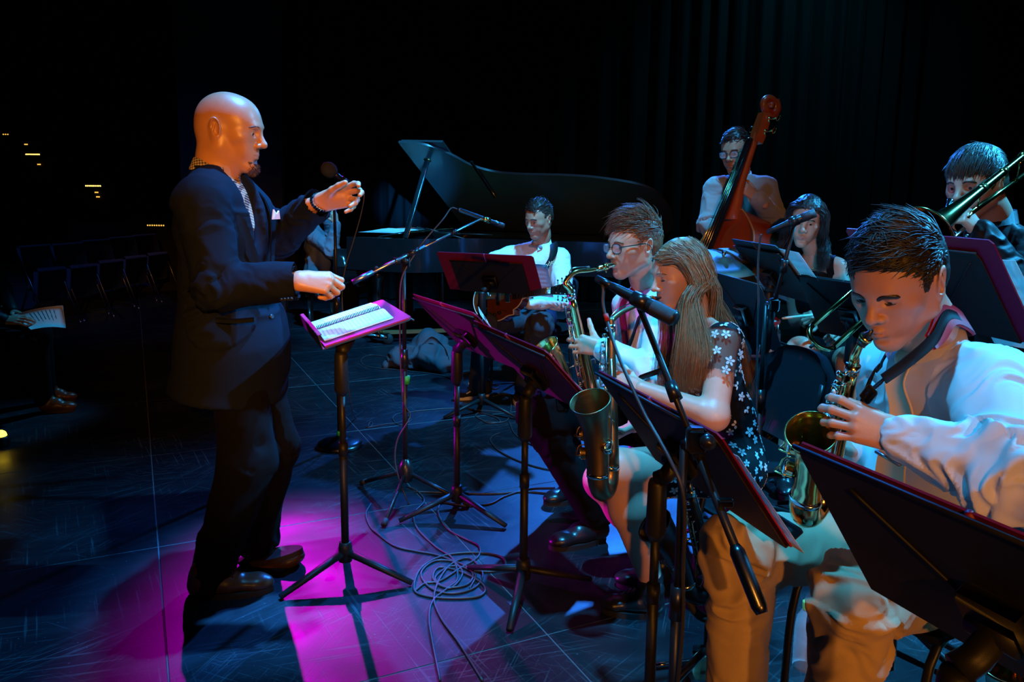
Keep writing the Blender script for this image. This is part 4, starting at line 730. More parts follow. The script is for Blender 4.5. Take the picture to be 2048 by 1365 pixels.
    part('strap_padding', strip(P[:-13] + vec(0, .004, 0), Wd, None, .008, np.interp(np.linspace(0, 1, len(P) - 13), [0, .8, 1], [.056, .056, .036])), M['strap_red'], st)
    ex = A(1722, 815, 1.70); P2 = spline([P[-1], P[-1] * .5 + ex * .5 + f * .015, ex], 5); part('strap_web', strip(P2, nrm(vec(.4, 0, .6)), None, .004, .026), M['strap'], st); part('strap_buckle', box(P2[len(P2) // 2], (.006, .014, .020), frame(f, nrm(P2[-1] - P2[0])), .004), M['black_plastic'], st)
    P3 = spline([neck - lat * .075 + f * .02 + vec(0, 0, .02), neck - lat * .06 + f * .10 + vec(0, 0, -.05), A(1752, 735, 1.74), ex], 6); part('strap_web', strip(P3, nrm(vec(.5, .4, .3)), None, .004, .022), M['strap'], st)
    Ft = Fld(.0055); leg(Ft, hL, kL, aL, (.108, .082, .072)); leg(Ft, hR, kR, aR, (.108, .084, .072)); Ft.ell(pel - vec(0, 0, .01), (.17, .19, .12), k=.05)
    for k_ in (kL, kR): Ft.ell(k_ + vec(-.005, 0, .004), (.084, .08, .082), k=.03)
    garment(r, 'trousers', M['khaki'], Ft, [(hL, kL, .8, .055, .95), (kL, aL, 1.1, .06, .05), (hR, kR, .8, .055, .95), (kR, aR, 1.1, .06, .05)], .013, 8.0)
    shoe(r, 'shoe', vec(.78, 1.68, 0), vec(.50, 1.62, 0), m='leather_brown', lace='lace_dark'); shoe(r, 'shoe', vec(.66, 1.95, 0), vec(.38, 1.90, 0), m='leather_brown', lace='lace_dark')
alto_player()
# ---------------------------------------------------------------- guitarist
def guitarist():
    r = root('person', 'seated young man in white shirt and dark jeans playing guitar behind the red folder', 'person', G(1020, 790)); SK = skin('guitarist', (.52, .27, .16), (.44, .21, .12), (.36, .14, .1)); sc = 1.0
    o = A(1078, 439, 5.50); fw = vec(-.66, -.72, -.22); neck = A(1082, 492, 5.58); hv = place_head(dict(open=.003, down=.003, jaw=1.02, res=.0032), o, fw, (-.1, -.1, 1), sc, neck, .057); R_ = hv[3]
    chest, waist, pel = A(1066, 540, 5.6), A(1060, 592, 5.62), A(1064, 632, 5.66); sR, eR, wR = A(1022, 512, 5.66), A(962, 536, 5.5), A(990, 592, 5.34); sL, eL, wL = A(1118, 518, 5.52), A(1128, 598, 5.36), A(1062, 606, 5.26)
    hR, kR, aR = A(1040, 640, 5.6), A(972, 650, 5.25), A(955, 772, 5.40); hL, kL, aL = A(1085, 640, 5.6), A(1080, 652, 5.15), A(1046, 775, 5.38)
    Fh = Fld(.0035); hand(Fh, wL, (-.85, .1, .25), (.2, -.7, -.5), -1, [(25, 50, 30)] * 4, .12); Fr = Fld(.0035); hand(Fr, wR, (.7, -.1, -.5), (-.2, -.8, .3), 1, [(25, 40, 30)] * 4, .12)
    body(r, [hv[:3], Fh.mesh(), Fr.mesh(), core(neck, chest, waist, pel, [(sL, eL, wL), (sR, eR, wR)], [(hL, kL, aL), (hR, kR, aR)])], SK); eyes(r, o, R_, sc, M['iris_brown'], (1, 0, -.4)); brows(r, o, R_, sc, M['hair_brown'], .0036)
    hair_short(r, o, R_, sc, M['hair_brown'], front=.076, side=-.002, thick=.006, L_=.040, top=.016, n=1500, lift=.7, follow=.4, rough=.002, seed=8, flow=lambda p: np.c_[.5 + 0 * p[:, 0], .4 - 2 * p[:, 1], .2 - 4 * (.1 - p[:, 2])], rad=.002)
    f = nrm(vec(-.55, -.8, 0)); Fs = Fld(.008); torso(Fs, neck, chest, waist, pel, sL, sR, f, 1.02, 1.1, 0, 1); sleeve(Fs, sL, eL, wL, (.075, .066, .046)); sleeve(Fs, sR, eR, wR, (.075, .066, .046)); Fs.cone(neck + vec(0, 0, .12), neck + vec(0, 0, .012), .08, .06, .01, -1)
    garment(r, 'shirt', M['shirt_white'], Fs, [(sL, eL, 1, .06, 1), (eL, wL, 1, .05, .1), (sR, eR, 1, .06, 1), (eR, wR, 1, .06, .1), (neck, pel, .8, .09, .8)], .016, 6.0); part('shirt_collar', collar(neck + vec(0, 0, .018), f, vec(-.15, -.15, 1), .064, .042, .32), M['shirt_white'], r)
    k = neck + f * .072 + vec(0, 0, -.004); M['tie_grey'] = cloth('tie_grey', (.25, .26, .28), .5)
    bt = [ball(k + np.cross(f, (0, 0, 1)) * .03 * s, (.03, .012, .018), 10, 6, frame(np.cross(f, (0, 0, 1)), (0, 0, 1))) for s in (-1, 1)]; part('bow_tie', join(*bt, ball(k, .011)), M['tie_grey'], r)
    lat = nrm(np.cross((0, 0, 1), f)); P = spline([neck - f * .09 + vec(0, 0, -.01), neck + lat * .10 + vec(0, 0, .022), A(1106, 510, 5.42), A(1085, 545, 5.40), A(1060, 580, 5.40)], 7); gs = part('guitar_strap', strip(P, nrm(vec(.8, -.1, .35)), None, .005, .055), M['strap'], r); cu = bpy.data.curves.new('strap_lettering', 'FONT'); cu.body = 'Fender'; cu.size = .042; cu.extrude = .0006; cu.align_x = 'CENTER'; cu.align_y = 'CENTER'; to = bpy.data.objects.new('strap_lettering', cu); COL.objects.link(to); tm = bpy.data.meshes.new_from_object(to.evaluated_get(bpy.context.evaluated_depsgraph_get())); COL.objects.unlink(to); bpy.data.objects.remove(to)
    tx = nrm(vec(.78, -.05, .42)); tn = nrm(np.cross(tx, nrm(P[22] - P[16]))); tn = tn if tn[1] < 0 else -tn; ty = np.cross(tn, tx); n_ = len(tm.vertices); co = np.zeros(n_ * 3, np.float32); tm.vertices.foreach_get('co', co); co = co.reshape(-1, 3); tc = P[18] + tn * .007; part('strap_lettering', (co @ np.stack([tx, ty, tn], 1).T + tc, [tuple(p_.vertices) for p_ in tm.polygons]), M['cream_text'], gs, False)
    Ft = Fld(.01); leg(Ft, hR, kR, aR, (.10, .078, .058)); leg(Ft, hL, kL, aL, (.10, .08, .058)); Ft.ell(pel, (.17, .17, .11), k=.05); garment(r, 'jeans', M['jeans'], Ft, [(hR, kR, .8, .1, .9), (kR, aR, 1, .1, .1), (hL, kL, .8, .1, .9), (kL, aL, 1, .1, .1)], .012, 2.0)
    for an, h_, t_ in ((aR, G(978, 792), G(908, 800)), (aL, G(1052, 778), G(1034, 812))):
        Fk = Fld(.006); Fk.cone(an + vec(0, 0, .06), h_ * .75 + t_ * .25 + vec(0, 0, .06), .046, .042, .02); part('sock', Fk.mesh(), M['sock'], r); s_ = shoe(r, 'sneaker', h_, t_, m='canvas', sole='sole_white', lace='lace_white', wid=.05)
        d = nrm(t_ - h_); q = h_ * .55 + t_ * .45; part('side_stripe', tube(spline([q + vec(0, -.046, .035) - d * .07, q + vec(0, -.050, .062), q + vec(0, -.048, .04) + d * .06], 5), .005, 6), M['sole_white'], s_)
guitarist()
# ---------------------------------------------------------------- double bass player
def bassist():
    r = root('person', 'standing man in glasses and grey sweater playing the double bass', 'person', vec(1.46, 4.98, 0)); SK = skin('bassist', (.50, .26, .16), (.44, .21, .12), (.36, .14, .1)); sc = 1.02
    o = A(1472, 305, 4.95); fw = vec(-.62, -.76, -.16); neck = A(1480, 357, 5.02); hv = place_head(dict(open=.0035, down=.001, res=.0032), o, fw, (-.1, 0, 1), sc, neck, .056); R_ = hv[3]
    chest, waist, pel = A(1482, 425, 5.03), A(1482, 500, 5.03), A(1484, 560, 5.03); sR, eR, wR = A(1432, 378, 5.03), A(1418, 448, 4.98), A(1450, 488, 4.80); sL, eL, wL = A(1530, 376, 4.96), A(1548, 440, 4.80), A(1516, 398, 4.56)
    hR, kR, aR = A(1464, 575, 5.03), A(1466, 690, 5.0), vec(1.38, 5.02, .09); hL, kL, aL = A(1502, 575, 5.0), A(1506, 690, 5.0), vec(1.56, 5.0, .09)
    Fh = Fld(.0035); hand(Fh, wL, (-.75, .02, .6), (.3, -.85, .4), -1, [(25, 55, 35)] * 4, .16); Fr = Fld(.0035); hand(Fr, wR, (.2, -.5, -.7), (-.6, -.4, .2), 1, [(25, 40, 30)] * 4, .12)
    body(r, [hv[:3], Fh.mesh(), Fr.mesh(), core(neck, chest, waist, pel, [(sL, eL, wL), (sR, eR, wR)], [(hL, kL, aL), (hR, kR, aR)])], SK); eyes(r, o, R_, sc, M['iris_brown']); brows(r, o, R_, sc, M['hair_dark'], .003); glasses(r, o, R_, sc, M['black_plastic'])
    hair_short(r, o, R_, sc, M['hair_dark'], front=.074, thick=.008, L_=.035, top=.012, n=1100, lift=.5, seed=9, flow=lambda p: np.c_[.5 + 0 * p[:, 0], -.5 - 2 * p[:, 1], .1 - 4 * (.1 - p[:, 2])], rad=.002)
    f = nrm(vec(-.5, -.85, 0)); Fs = Fld(.008); torso(Fs, neck, chest, waist, pel, sL, sR, f, 1.06, 1.1, 0, 1.05); sleeve(Fs, sL, eL, wL, (.075, .066, .046)); sleeve(Fs, sR, eR, wR, (.075, .066, .048)); Fs.cone(neck + vec(0, 0, .12), neck + vec(0, 0, .01), .078, .058, .01, -1)
    garment(r, 'sweater', M['sweater'], Fs, [(sL, eL, 1, .07, 1), (eL, wL, 1, .06, .1), (sR, eR, 1, .07, 1), (eR, wR, 1, .06, .1), (neck, pel, .6, .12, .9)], .012, 9.0); part('shirt_collar', collar(neck + vec(0, 0, .02), f, vec(-.12, -.12, 1), .062, .04, .45), M['shirt_grey'], r)
    Ft = Fld(.011); leg(Ft, hR, kR, aR, (.10, .08, .065)); leg(Ft, hL, kL, aL, (.10, .08, .065)); Ft.ell(pel, (.16, .17, .11), k=.05); garment(r, 'trousers', M['trousers_black'], Ft, [(hR, kR, .8, .1, .9), (hL, kL, .8, .1, .9)], .01, 2.0)
    for a_ in (aR, aL): shoe(r, 'shoe', a_ + vec(.04, .07, -.09), a_ + vec(-.1, -.2, -.09), m='leather_black', sole='sole_black')
bassist()
# ---------------------------------------------------------------- drummer
def drummer():
    r = root('person', 'dark-haired woman in black sleeveless dress holding a drumstick', 'person', vec(1.6, 4.1, 0)); SK = skin('drummer', (.62, .36, .25), (.56, .30, .20), (.48, .14, .13)); sc = .98
    o = A(1612, 443, 4.05); fw = vec(-.42, -.88, -.12); neck = A(1630, 512, 4.12); hv = place_head(dict(nose=.85, jaw=.88, chin=.88, wide=.96, open=.004, down=.001, apple=0, res=.003), o, fw, (.12, 0, 1), sc, neck, .046); R_ = hv[3]
    chest, waist, pel = A(1640, 585, 4.16), A(1648, 655, 4.2), A(1652, 700, 4.22); sR, eR, wR = A(1585, 548, 4.2), A(1592, 640, 4.22), A(1650, 634, 4.0); sL, eL, wL = A(1674, 535, 4.08), A(1700, 620, 3.96), A(1690, 660, 3.75)
    hR, kR, aR = A(1630, 712, 4.15), A(1600, 700, 3.78), vec(1.36, 3.82, .12); hL, kL, aL = A(1680, 712, 4.15), A(1700, 725, 3.78), vec(1.62, 3.82, .12)
    Fb = Fld(.006)
    for s_, e_, w_ in ((sL, eL, wL), (sR, eR, wR)): Fb.cone(s_, e_, .045, .038, .02).cone(e_, w_, .037, .026, .02); Fb.cone(neck, s_, .04, .044, .03)
    for h_, k_, a_ in ((hR, kR, aR), (hL, kL, aL)): Fb.cone(h_, k_, .085, .060, .03).cone(k_, a_, .058, .036, .03)
    Fb.cone(neck + vec(0, 0, .02), chest, .045, .09, .04)
    Fh = Fld(.0032); hand(Fh, wR, (-.95, -.2, .05), (-.1, -.75, .6), 1, [(45, 60, 35)] * 4, .08, sc=.94, slim=.92); Fl = Fld(.0032); hand(Fl, wL, (-.5, -.6, -.1), (.3, -.6, .6), -1, [(40, 60, 35)] * 4, .08, sc=.94, slim=.92)
    body(r, [hv[:3], Fb.mesh(), Fh.mesh(), Fl.mesh()], SK); eyes(r, o, R_, sc, M['iris_brown'], (1, 0, -.1)); brows(r, o, R_, sc, M['hair_black'], .0026)
    V, F = cap_field(.078, .014, -.06, .010, .006, res=.0035, seed=4, rough=.003); hr = part('hair', xf((V, F), R_ * sc, o), M['hair_dark'], r); W_ = lambda x, y, z: R_ @ vec(x, y, z) * sc + o; gd = []
    for s in (-1, 1):
        for x0 in (.07, .03, -.02, -.07):
            for y0 in (.008, .03): gd.append(([W_(x0, y0 * s, .112 - y0 * .2 - max(0, x0) * .45), W_(x0 * .9 - .01, (.072 + y0 * .2) * s, .07 - y0 * .3), W_(x0 * .75 - .02, .088 * s, -.02), W_(x0 * .6 - .03, .095 * s, -.10), W_(x0 * .5 + .02, .10 * s + (.02 if s > 0 else 0), -.19), W_(x0 * .4 + .03, .09 * s, -.25)], (.006, .010, .012, .016, .020, .014), 1.0))
    for y0 in (-.05, 0, .05): gd.append(([W_(-.09, y0, .05), W_(-.12, y0, -.03), W_(-.11, y0, -.14), W_(-.09, y0, -.23)], (.02, .024, .024, .016), 1.6))
    part('wavy_locks', hair_bundle(gd, 110, 1, .0015, 5, .012, .12), M['hair_dark'], hr)
    f = nrm(vec(-.4, -.9, 0)); Fs = Fld(.008); torso(Fs, neck - vec(0, 0, .11), chest - vec(0, 0, .03), waist, pel, sL * .75 + sR * .25 - vec(0, 0, .02), sR * .75 + sL * .25 - vec(0, 0, .02), f, .82, 1.05, 0, 1.0, .6)
    for h_, k_ in ((hR, kR), (hL, kL)): Fs.cone(h_, h_ * .5 + k_ * .5, .10, .09, .04)
    garment(r, 'dress', M['dress_black'], Fs, [(chest, pel, .7, .1, .5)], .006, 1.0); lat = nrm(np.cross((0, 0, 1), f))
    for s in (-1, 1): part('shoulder_strap', strip(spline([chest + f * .09 + lat * .06 * s + vec(0, 0, .06), neck + lat * .075 * s + f * .055 + vec(0, 0, -.035), neck + lat * .085 * s + vec(0, 0, .0), chest - f * .08 + lat * .06 * s + vec(0, 0, .06)], 6), lat, None, .004, .035), M['dress_black'], r)
    t = np.linspace(-2.0, 2.0, 20); part('necklace', tube(np.array([neck + f * .07 * math.cos(a) + lat * .062 * math.sin(a) + vec(0, 0, -.015 - .045 * (1 + math.cos(a)) * .5) for a in t]), .0018, 5), M['gold'], r)
    for a_ in (aR, aL): shoe(r, 'shoe', a_ + vec(.02, .05, -.12), a_ + vec(-.06, -.2, -.12), m='leather_black', sole='sole_black', wid=.042)
drummer()
# ---------------------------------------------------------------- trombonist
def trombonist():
    r = root('person', 'brown-haired young man in black shirt playing the trombone', 'person', vec(1.84, 3.08, 0)); SK = skin('trombonist', (.56, .30, .19), (.48, .23, .14), (.4, .15, .12)); sc = 1.06
    o = A(1950, 372, 3.0); fw = vec(-.84, -.52, -.12); neck = A(1992, 446, 3.05); hv = place_head(dict(open=.003, down=.0015, pucker=.6, res=.003), o, fw, (-.1, 0, 1), sc, neck, .058); R_ = hv[3]
    chest, waist, pel = A(2022, 560, 3.1), A(2025, 700, 3.12), A(2025, 790, 3.12); sL, eL, wL = A(2062, 512, 2.92), A(2050, 600, 2.70), A(1962, 472, 2.74); sR, eR, wR = A(1972, 500, 3.28), A(1935, 600, 3.20), A(1908, 500, 2.98)
    hR, kR, aR = A(1995, 800, 3.2), A(1990, 1000, 3.2), vec(1.86, 3.25, .1); hL, kL, aL = A(2050, 800, 3.0), A(2050, 1010, 3.0), vec(1.90, 3.02, .1)
    Fh = Fld(.003); hand(Fh, wL, (-.55, .05, .7), (.55, -.75, .3), -1, [(55, 70, 40), (58, 72, 40), (62, 74, 40), (66, 74, 40)], .05, (.8, .4, -.3), 15, 1.04); Fr = Fld(.003); hand(Fr, wR, (-.6, -.2, .5), (-.3, -.6, .6), 1, [(40, 60, 30)] * 4, .08)
    body(r, [hv[:3], Fh.mesh(), Fr.mesh(), core(neck, chest, waist, pel, [(sL, eL, wL), (sR, eR, wR)], [(hL, kL, aL), (hR, kR, aR)])], SK); eyes(r, o, R_, sc, M['iris_brown'], (1, .1, -.15)); brows(r, o, R_, sc, M['hair_brown'], .0036)
    hair_short(r, o, R_, sc, M['hair_brown'], front=.058, side=-.012, nape=-.06, thick=.016, L_=.060, top=.010, n=3400, lift=.16, follow=.85, rough=.001, jit=.10, seed=12, flow=lambda p: np.c_[.9 * np.sign(p[:, 0] + .04), p[:, 1] * 9, -.5 + 0 * p[:, 0]], rad=.0018)
    f = nrm(vec(-.85, -.5, 0)); Fs = Fld(.007); torso(Fs, neck, chest, waist, pel, sL, sR, f, 1.04, 1.1, 0, 1.02); sleeve(Fs, sL, eL, wL, (.080, .072, .050)); sleeve(Fs, sR, eR, wR, (.08, .07, .05)); Fs.cone(neck + vec(0, 0, .12), neck + vec(0, 0, .012), .08, .06, .01, -1)
    sh = garment(r, 'shirt', M['shirt_black'], Fs, [(sL, eL, 1, .06, 1), (eL, wL, 1, .05, .1), (sR, eR, 1, .06, 1), (neck, pel, .9, .09, .4)], .016, 3.0); part('shirt_collar', collar(neck + vec(-.006, 0, .022), f, vec(-.22, -.12, 1), .066, .044, .4), M['shirt_black'], sh)
    d = nrm(wL - eL); part('cuff', tube([wL - d * .058, wL - d * .055, wL - d * .002, wL + d * .002], [.046, .049, .046, .043], 22, False), M['shirt_black'], sh); part('cuff_button', ball(A(1934, 472, 2.70), .006), M['chrome'], sh)
    Ft = Fld(.011); leg(Ft, hR, kR, aR, (.10, .08, .065)); leg(Ft, hL, kL, aL, (.10, .08, .065)); Ft.ell(pel, (.16, .17, .11), k=.05); garment(r, 'trousers', M['trousers_black'], Ft, [(hR, kR, .8, .1, .9), (hL, kL, .8, .1, .9)], .01, 2.0)
    for a_ in (aR, aL): shoe(r, 'shoe', a_ + vec(.07, .03, -.1), a_ + vec(-.2, -.08, -.1), m='leather_black', sole='sole_black')
trombonist()
# ---------------------------------------------------------------- pianist (mostly hidden) and a listener at the left edge
def pianist():
    r = root('person', 'person in blue-grey shirt seated at the piano keyboard with hands raised', 'person', vec(-1.83, 8.2, 0)); SK = skin('pianist', (.56, .32, .21), (.5, .26, .16), (.4, .15, .12)); Y = 8.1
    o = A(628, 412, Y); fw = vec(.95, -.1, -.2); neck = A(626, 455, Y); hv = place_head(dict(res=.004), o, fw, (.1, 0, 1), 1.0, neck, .056); R_ = hv[3]
    chest, waist, pel = A(636, 495, Y), A(636, 530, Y), A(630, 562, Y); sR, eR, wR = A(628, 474, Y - .18), A(662, 502, Y - .28), A(671, 446, Y - .26); sL, eL, wL = A(630, 474, Y + .18), A(668, 500, Y + .2), A(656, 440, Y + .05)
    hR, kR, aR = A(632, 575, Y - .1), A(700, 580, Y - .3), A(700, 672, Y - .3); hL, kL, aL = A(632, 575, Y + .1), A(705, 580, Y - .1), A(705, 668, Y - .1)
    Fh = Fld(.0045); hand(Fh, wR, (-.1, -.1, 1), (.6, -.7, 0), 1, [(40, 60, 30)] * 4, .1); Fl = Fld(.0045); hand(Fl, wL, (.1, -.1, 1), (.6, -.6, .2), -1, [(40, 60, 30)] * 4, .1)
    body(r, [hv[:3], Fh.mesh(), Fl.mesh(), core(neck, chest, waist, pel, [(sL, eL, wL), (sR, eR, wR)], [(hL, kL, aL), (hR, kR, aR)])], SK); hair_short(r, o, R_, 1.0, M['hair_brown'], n=600, seed=4, rad=.0025); eyes(r, o, R_, 1, M['iris_brown'])
    f = nrm(vec(.97, -.2, 0)); Fs = Fld(.01); torso(Fs, neck, chest, waist, pel, sL, sR, f, .98, 1.1, 0, 1); sleeve(Fs, sR, eR, wR + vec(0, 0, -.02), (.075, .068, .05)); sleeve(Fs, sL, eL, wL, (.075, .068, .05)); garment(r, 'shirt', M['shirt_blue'], Fs, [(sR, eR, 1, .06, 1), (eR, wR, 1, .06, 0), (neck, pel, .9, .1, .5)], .016, 3.0)
    Ft = Fld(.012); leg(Ft, hR, kR, aR); leg(Ft, hL, kL, aL); Ft.ell(pel, (.15, .17, .1), k=.05); garment(r, 'trousers', M['trousers_black'], Ft)
    for a_ in (aR, aL): h_ = vec(a_[0] - .07, a_[1], 0); shoe(r, 'shoe', h_, h_ + vec(.28, 0, 0), m='leather_black', sole='sole_black')
pianist()
def listener():
    r = root('person', 'seated audience member in dark clothes holding a white programme at the left edge', 'person', G(60, 830)); SK = skin('listener', (.5, .28, .18), (.44, .22, .14), (.4, .15, .12)); Y = 5.1; X0 = A(-70, 600, Y)[0]
    neck = vec(X0 - .05, Y + .05, 1.08); o = neck + vec(.03, 0, .15); hv = place_head(dict(res=.004), o, (1, -.1, -.25), (.2, 0, 1), 1.0, neck, .056); R_ = hv[3]; chest, waist, pel = neck + vec(.0, 0, -.2), neck + vec(-.02, 0, -.42), neck + vec(-.03, 0, -.58)
    wR = A(5, 641, 4.95); wL = A(22, 622, 5.2); sR, sL = neck + vec(.0, -.19, -.07), neck + vec(.0, .19, -.07); eR, eL = vec(X0 + .02, Y - .28, .74), vec(X0 + .05, Y + .3, .74); hR, hL = pel + vec(.02, -.1, 0), pel + vec(.02, .1, 0); kR, kL = A(72, 690, 4.95), A(80, 668, 5.2); aR, aL = A(88, 800, 4.98), A(95, 785, 5.2)
    Fh = Fld(.0035); t1 = hand(Fh, wR, (.95, .12, .02), (.0, -.5, .85), 1, [(8, 18, 12)] * 4, .05); Fl = Fld(.0035); hand(Fl, wL, (.9, -.05, -.3), (.1, .3, .9), -1, [(8, 18, 12)] * 4, .05)
    body(r, [hv[:3], Fh.mesh(), Fl.mesh(), core(neck, chest, waist, pel, [(sL, eL, wL), (sR, eR, wR)], [(hL, kL, aL), (hR, kR, aR)])], SK); hair_short(r, o, R_, 1.0, M['hair_dark'], n=500, seed=4, rad=.0025)
    Fs = Fld(.012); torso(Fs, neck, chest, waist, pel, sL, sR, vec(1, 0, 0), 1, 1.1, 0, 1); sleeve(Fs, sR, eR, wR); sleeve(Fs, sL, eL, wL); garment(r, 'coat', M['shirt_black'], Fs); Ft = Fld(.012); leg(Ft, hR, kR, aR); leg(Ft, hL, kL, aL); Ft.ell(pel, (.15, .17, .1), k=.05); garment(r, 'trousers', M['trousers_black'], Ft)
    for q, w_ in ((G(82, 825), G(152, 822)), (G(92, 806), G(152, 802))): shoe(r, 'shoe', q, w_, m='leather_brown', sole='sole_brown')
    c4 = [A(32, 634, 5.0), A(62, 660, 4.92), A(132, 657, 4.98), A(126, 612, 5.16)]; c4[0] = A(28, 630, 5.15); g = np.array([[c4[0] * (1 - u) * (1 - v) + c4[1] * v * (1 - u) + c4[3] * u * (1 - v) + c4[2] * u * v + vec(0, 0, .012 * math.sin(3 * u)) for v in np.linspace(0, 1, 5)] for u in np.linspace(0, 1, 9)])
    pr = solo('programme', sheet(g, .001), M['paper'], 'white printed programme sheet in the listener\'s hands', 'paper', smooth=True)
    for k in range(7):
        u0 = .28 + .085 * k; L_ = [g0 * (1 - .0) for g0 in ()]; b0 = lambda u, v: c4[0] * (1 - u) * (1 - v) + c4[1] * v * (1 - u) + c4[3] * u * (1 - v) + c4[2] * u * v + vec(0, 0, .012 * math.sin(3 * u) + .0015)
        part('printed_line', strip(np.array([b0(u0, v) for v in (.15, .4, .62 + .03 * (k % 3))]), nrm(c4[3] - c4[0]), None, .0004, .006), M['ink'], pr, False) 
    return r
listener()
r = None
M['metal_mouthpiece'] = mat('gold_mouthpiece', (.85, .66, .36), .2, 1); M['pearl'] = mat('pearl', (.8, .8, .78), .25)
M['guitar_wood'] = mat('guitar_wood', (.10, .022, .008), .2, 0, .5, 0, 1, coat=.6); M['guitar_top'] = mat('sunburst', (.16, .04, .012), .2, 0, .5, 0, 1, col2=(.07, .015, .006), vscale=5, coat=.6); M['cream'] = mat('cream_binding', (.75, .66, .48), .4)
M['bass_edge'] = mat('bass_edge', (.50, .20, .06), .35)
M['piano_satin'] = mat('piano_lid_lacquer', (.03, .03, .032), .30, 0, .5, 0, 1, coat=.3); M['gold_plate'] = mat('iron_frame_gold', (.35, .22, .07), .4, .7); M['dolly'] = mat('dolly_wood', (.16, .08, .025), .6)
M['cymbal'] = mat('cymbal_bronze', (.20, .18, .14), .6, 1, .5, .1, 60); M['drum_red'] = mat('drum_red', (.4, .02, .02), .3)
# ================================================================ INSTRUMENTS
def saxophone(label, J, Bt, bell, mouth, ctrl, S, mb, mk, vis=-1, group=None, mouthdir=None, dark=False, bs=None):
    """J neck joint, Bt bottom of the bow, bell: direction of the bell side, mouth: tip of the mouthpiece, ctrl: points of the neck curve"""
    z = nrm(J - Bt); x = np.asarray(bell, float); x = nrm(x - z * (x @ z)); y = np.cross(z, x); R_ = np.stack([x, y, z], 1); L_ = np.linalg.norm(J - Bt); body = L_ - .085 * S; T = lambda *p: J + R_ @ vec(*p)
    r = root('saxophone', label, 'saxophone', Bt, group); bw = .092 * S; bs = bs or S
    zs = np.linspace(0, -body, 9); part('body_tube', tube([T(0, 0, q) for q in zs], np.linspace(.0125, .028, 9) * S, 20), mb, r)
    a = np.linspace(math.pi, 2 * math.pi, 13); bo = part('bow', tube([T(bw / 2 + bw / 2 * math.cos(q), 0, -body + bw * .78 * math.sin(q) * .95) for q in a], np.linspace(.028, .0345, 13) * S, 20, False), mb, r)
    for q, rr in ((0, .030), (-1, .0365)): part('bow_ring', tube([T(0 if q == 0 else bw, 0, -body - .006 * S), T(0 if q == 0 else bw, 0, -body + .008 * S)], rr * S, 20), mk, bo)
    hb = np.array([0, .05, .11, .16, .20, .225, .240, .248]) * bs; rb = np.array([.0345 * S / bs, .0365, .039, .043, .049, .0555, .0605, .0635]) * bs; xb = bw + np.array([0, .003, .010, .020, .032, .042, .049, .053]) * bs
    pb = np.array([T(xb[i], 0, -body + hb[i]) for i in range(8)]); be = part('bell', tube(spline(pb, 4), np.interp(np.arange(29) / 28 * 7, np.arange(8), rb), 28, False), mb, r); ax = nrm(pb[-1] - pb[-2]); e1 = nrm(np.cross(ax, y)); t = np.linspace(0, 2 * math.pi, 33)
    part('bell_rim', tube([pb[-1] + .0635 * bs * (math.cos(q) * e1 + math.sin(q) * y) for q in t], .0022 * S, 8, False), mb, be); part('bell_brace', tube([T(.012 * S, 0, -body + .15 * S), T(bw * .5, 0, -body + .155 * S), T(bw - .03 * S, 0, -body + .15 * S)], .004 * S, 8), mk, r)
    # neck and mouthpiece
    P = spline([J, J + z * .022 * S] + list(ctrl), 8); md = nrm(mouth - P[-1]); part('neck', tube(P, np.linspace(.0118, .0066, len(P)) * S, 16), mb, r); part('neck_collar', tube([J - z * .012 * S, J + z * .010 * S], .0155 * S, 16), mk, r)
    part('neck_screw', rod(J + x * .012 * S, J + x * .035 * S, .004 * S), mk, r); q = P[int(len(P) * .55)]; nk = part('octave_key', tube(spline([P[int(len(P) * .2)] + z * .014 * S, q + z * .018 * S, P[int(len(P) * .8)] + z * .014 * S], 5), .0022 * S, 6), mk, r); part('octave_pad', ball(P[int(len(P) * .8)] + z * .012 * S, (.006 * S, .006 * S, .004 * S)), mk, nk)
    Lm = np.linalg.norm(mouth - P[-1]); mm = M['metal_mouthpiece'] if not dark else M['black_plastic']; mp = part('mouthpiece', tube([P[-1] - md * .01, P[-1] + md * Lm * .1, P[-1] + md * Lm * .55, mouth - md * .004, mouth + md * .012], np.array([.0105, .0125, .0120, .0075, .0035]) * max(1, S * .95), 16), mm, r)
    part('ligature', tube([P[-1] + md * Lm * .30, P[-1] + md * Lm * .62], np.array([.0142, .0135]) * max(1, S * .95), 16), M['gold'], mp); part('ligature_screw', rod(P[-1] + md * Lm * .45 - z * .012, P[-1] + md * Lm * .45 - z * .024, .003), M['gold'], mp)
    # key work
    def cup(zq, ang, rad, h=.013, base=None, nm='key'):
        rr = (.0125 + (.028 - .0125) * (-zq / body)) * S; d = x * math.cos(ang) + y * math.sin(ang); c = T(0, 0, zq) + d * (rr + h * S); k = part(nm, lathe([(0, -.004 * S), (rad, -.004 * S), (rad, .001 * S), (rad * .86, .0035 * S), (rad * .3, .002 * S), (0, .002 * S)], 16, c, d), mk, r)
        part('tone_hole', lathe([(rad * .85, 0), (rad * .85, -.010 * S)], 14, c - d * .002 * S, d), mb, k); rp = c + np.cross(z, d) * (rad + .006 * S) * (-1 if (ang * vis) > 0 else 1) - d * .004 * S; part('key_arm', rod(c + d * .003 * S, rp, .0022 * S, None, 6), mk, k)
        if nm == 'key' and rad < .0135 * S: part('pearl', lathe([(.006 * S, 0), (.0055 * S, .0025 * S), (0, .003 * S)], 12, c + d * .003 * S, d), M['pearl'], k)
    zz = np.linspace(-.055 * S, -body * .52, 6)
    for i, q in enumerate(zz): cup(q, .55 * vis, (.0085 + .0009 * i) * S)
    for i, q in enumerate(np.linspace(-body * .60, -body * .93, 4)): cup(q, .40 * vis, (.0150 + .0014 * i) * S)
    for i, q in enumerate((-.03 * S, -.055 * S, -.085 * S)): cup(q, 1.9 * vis, .0075 * S, .016)
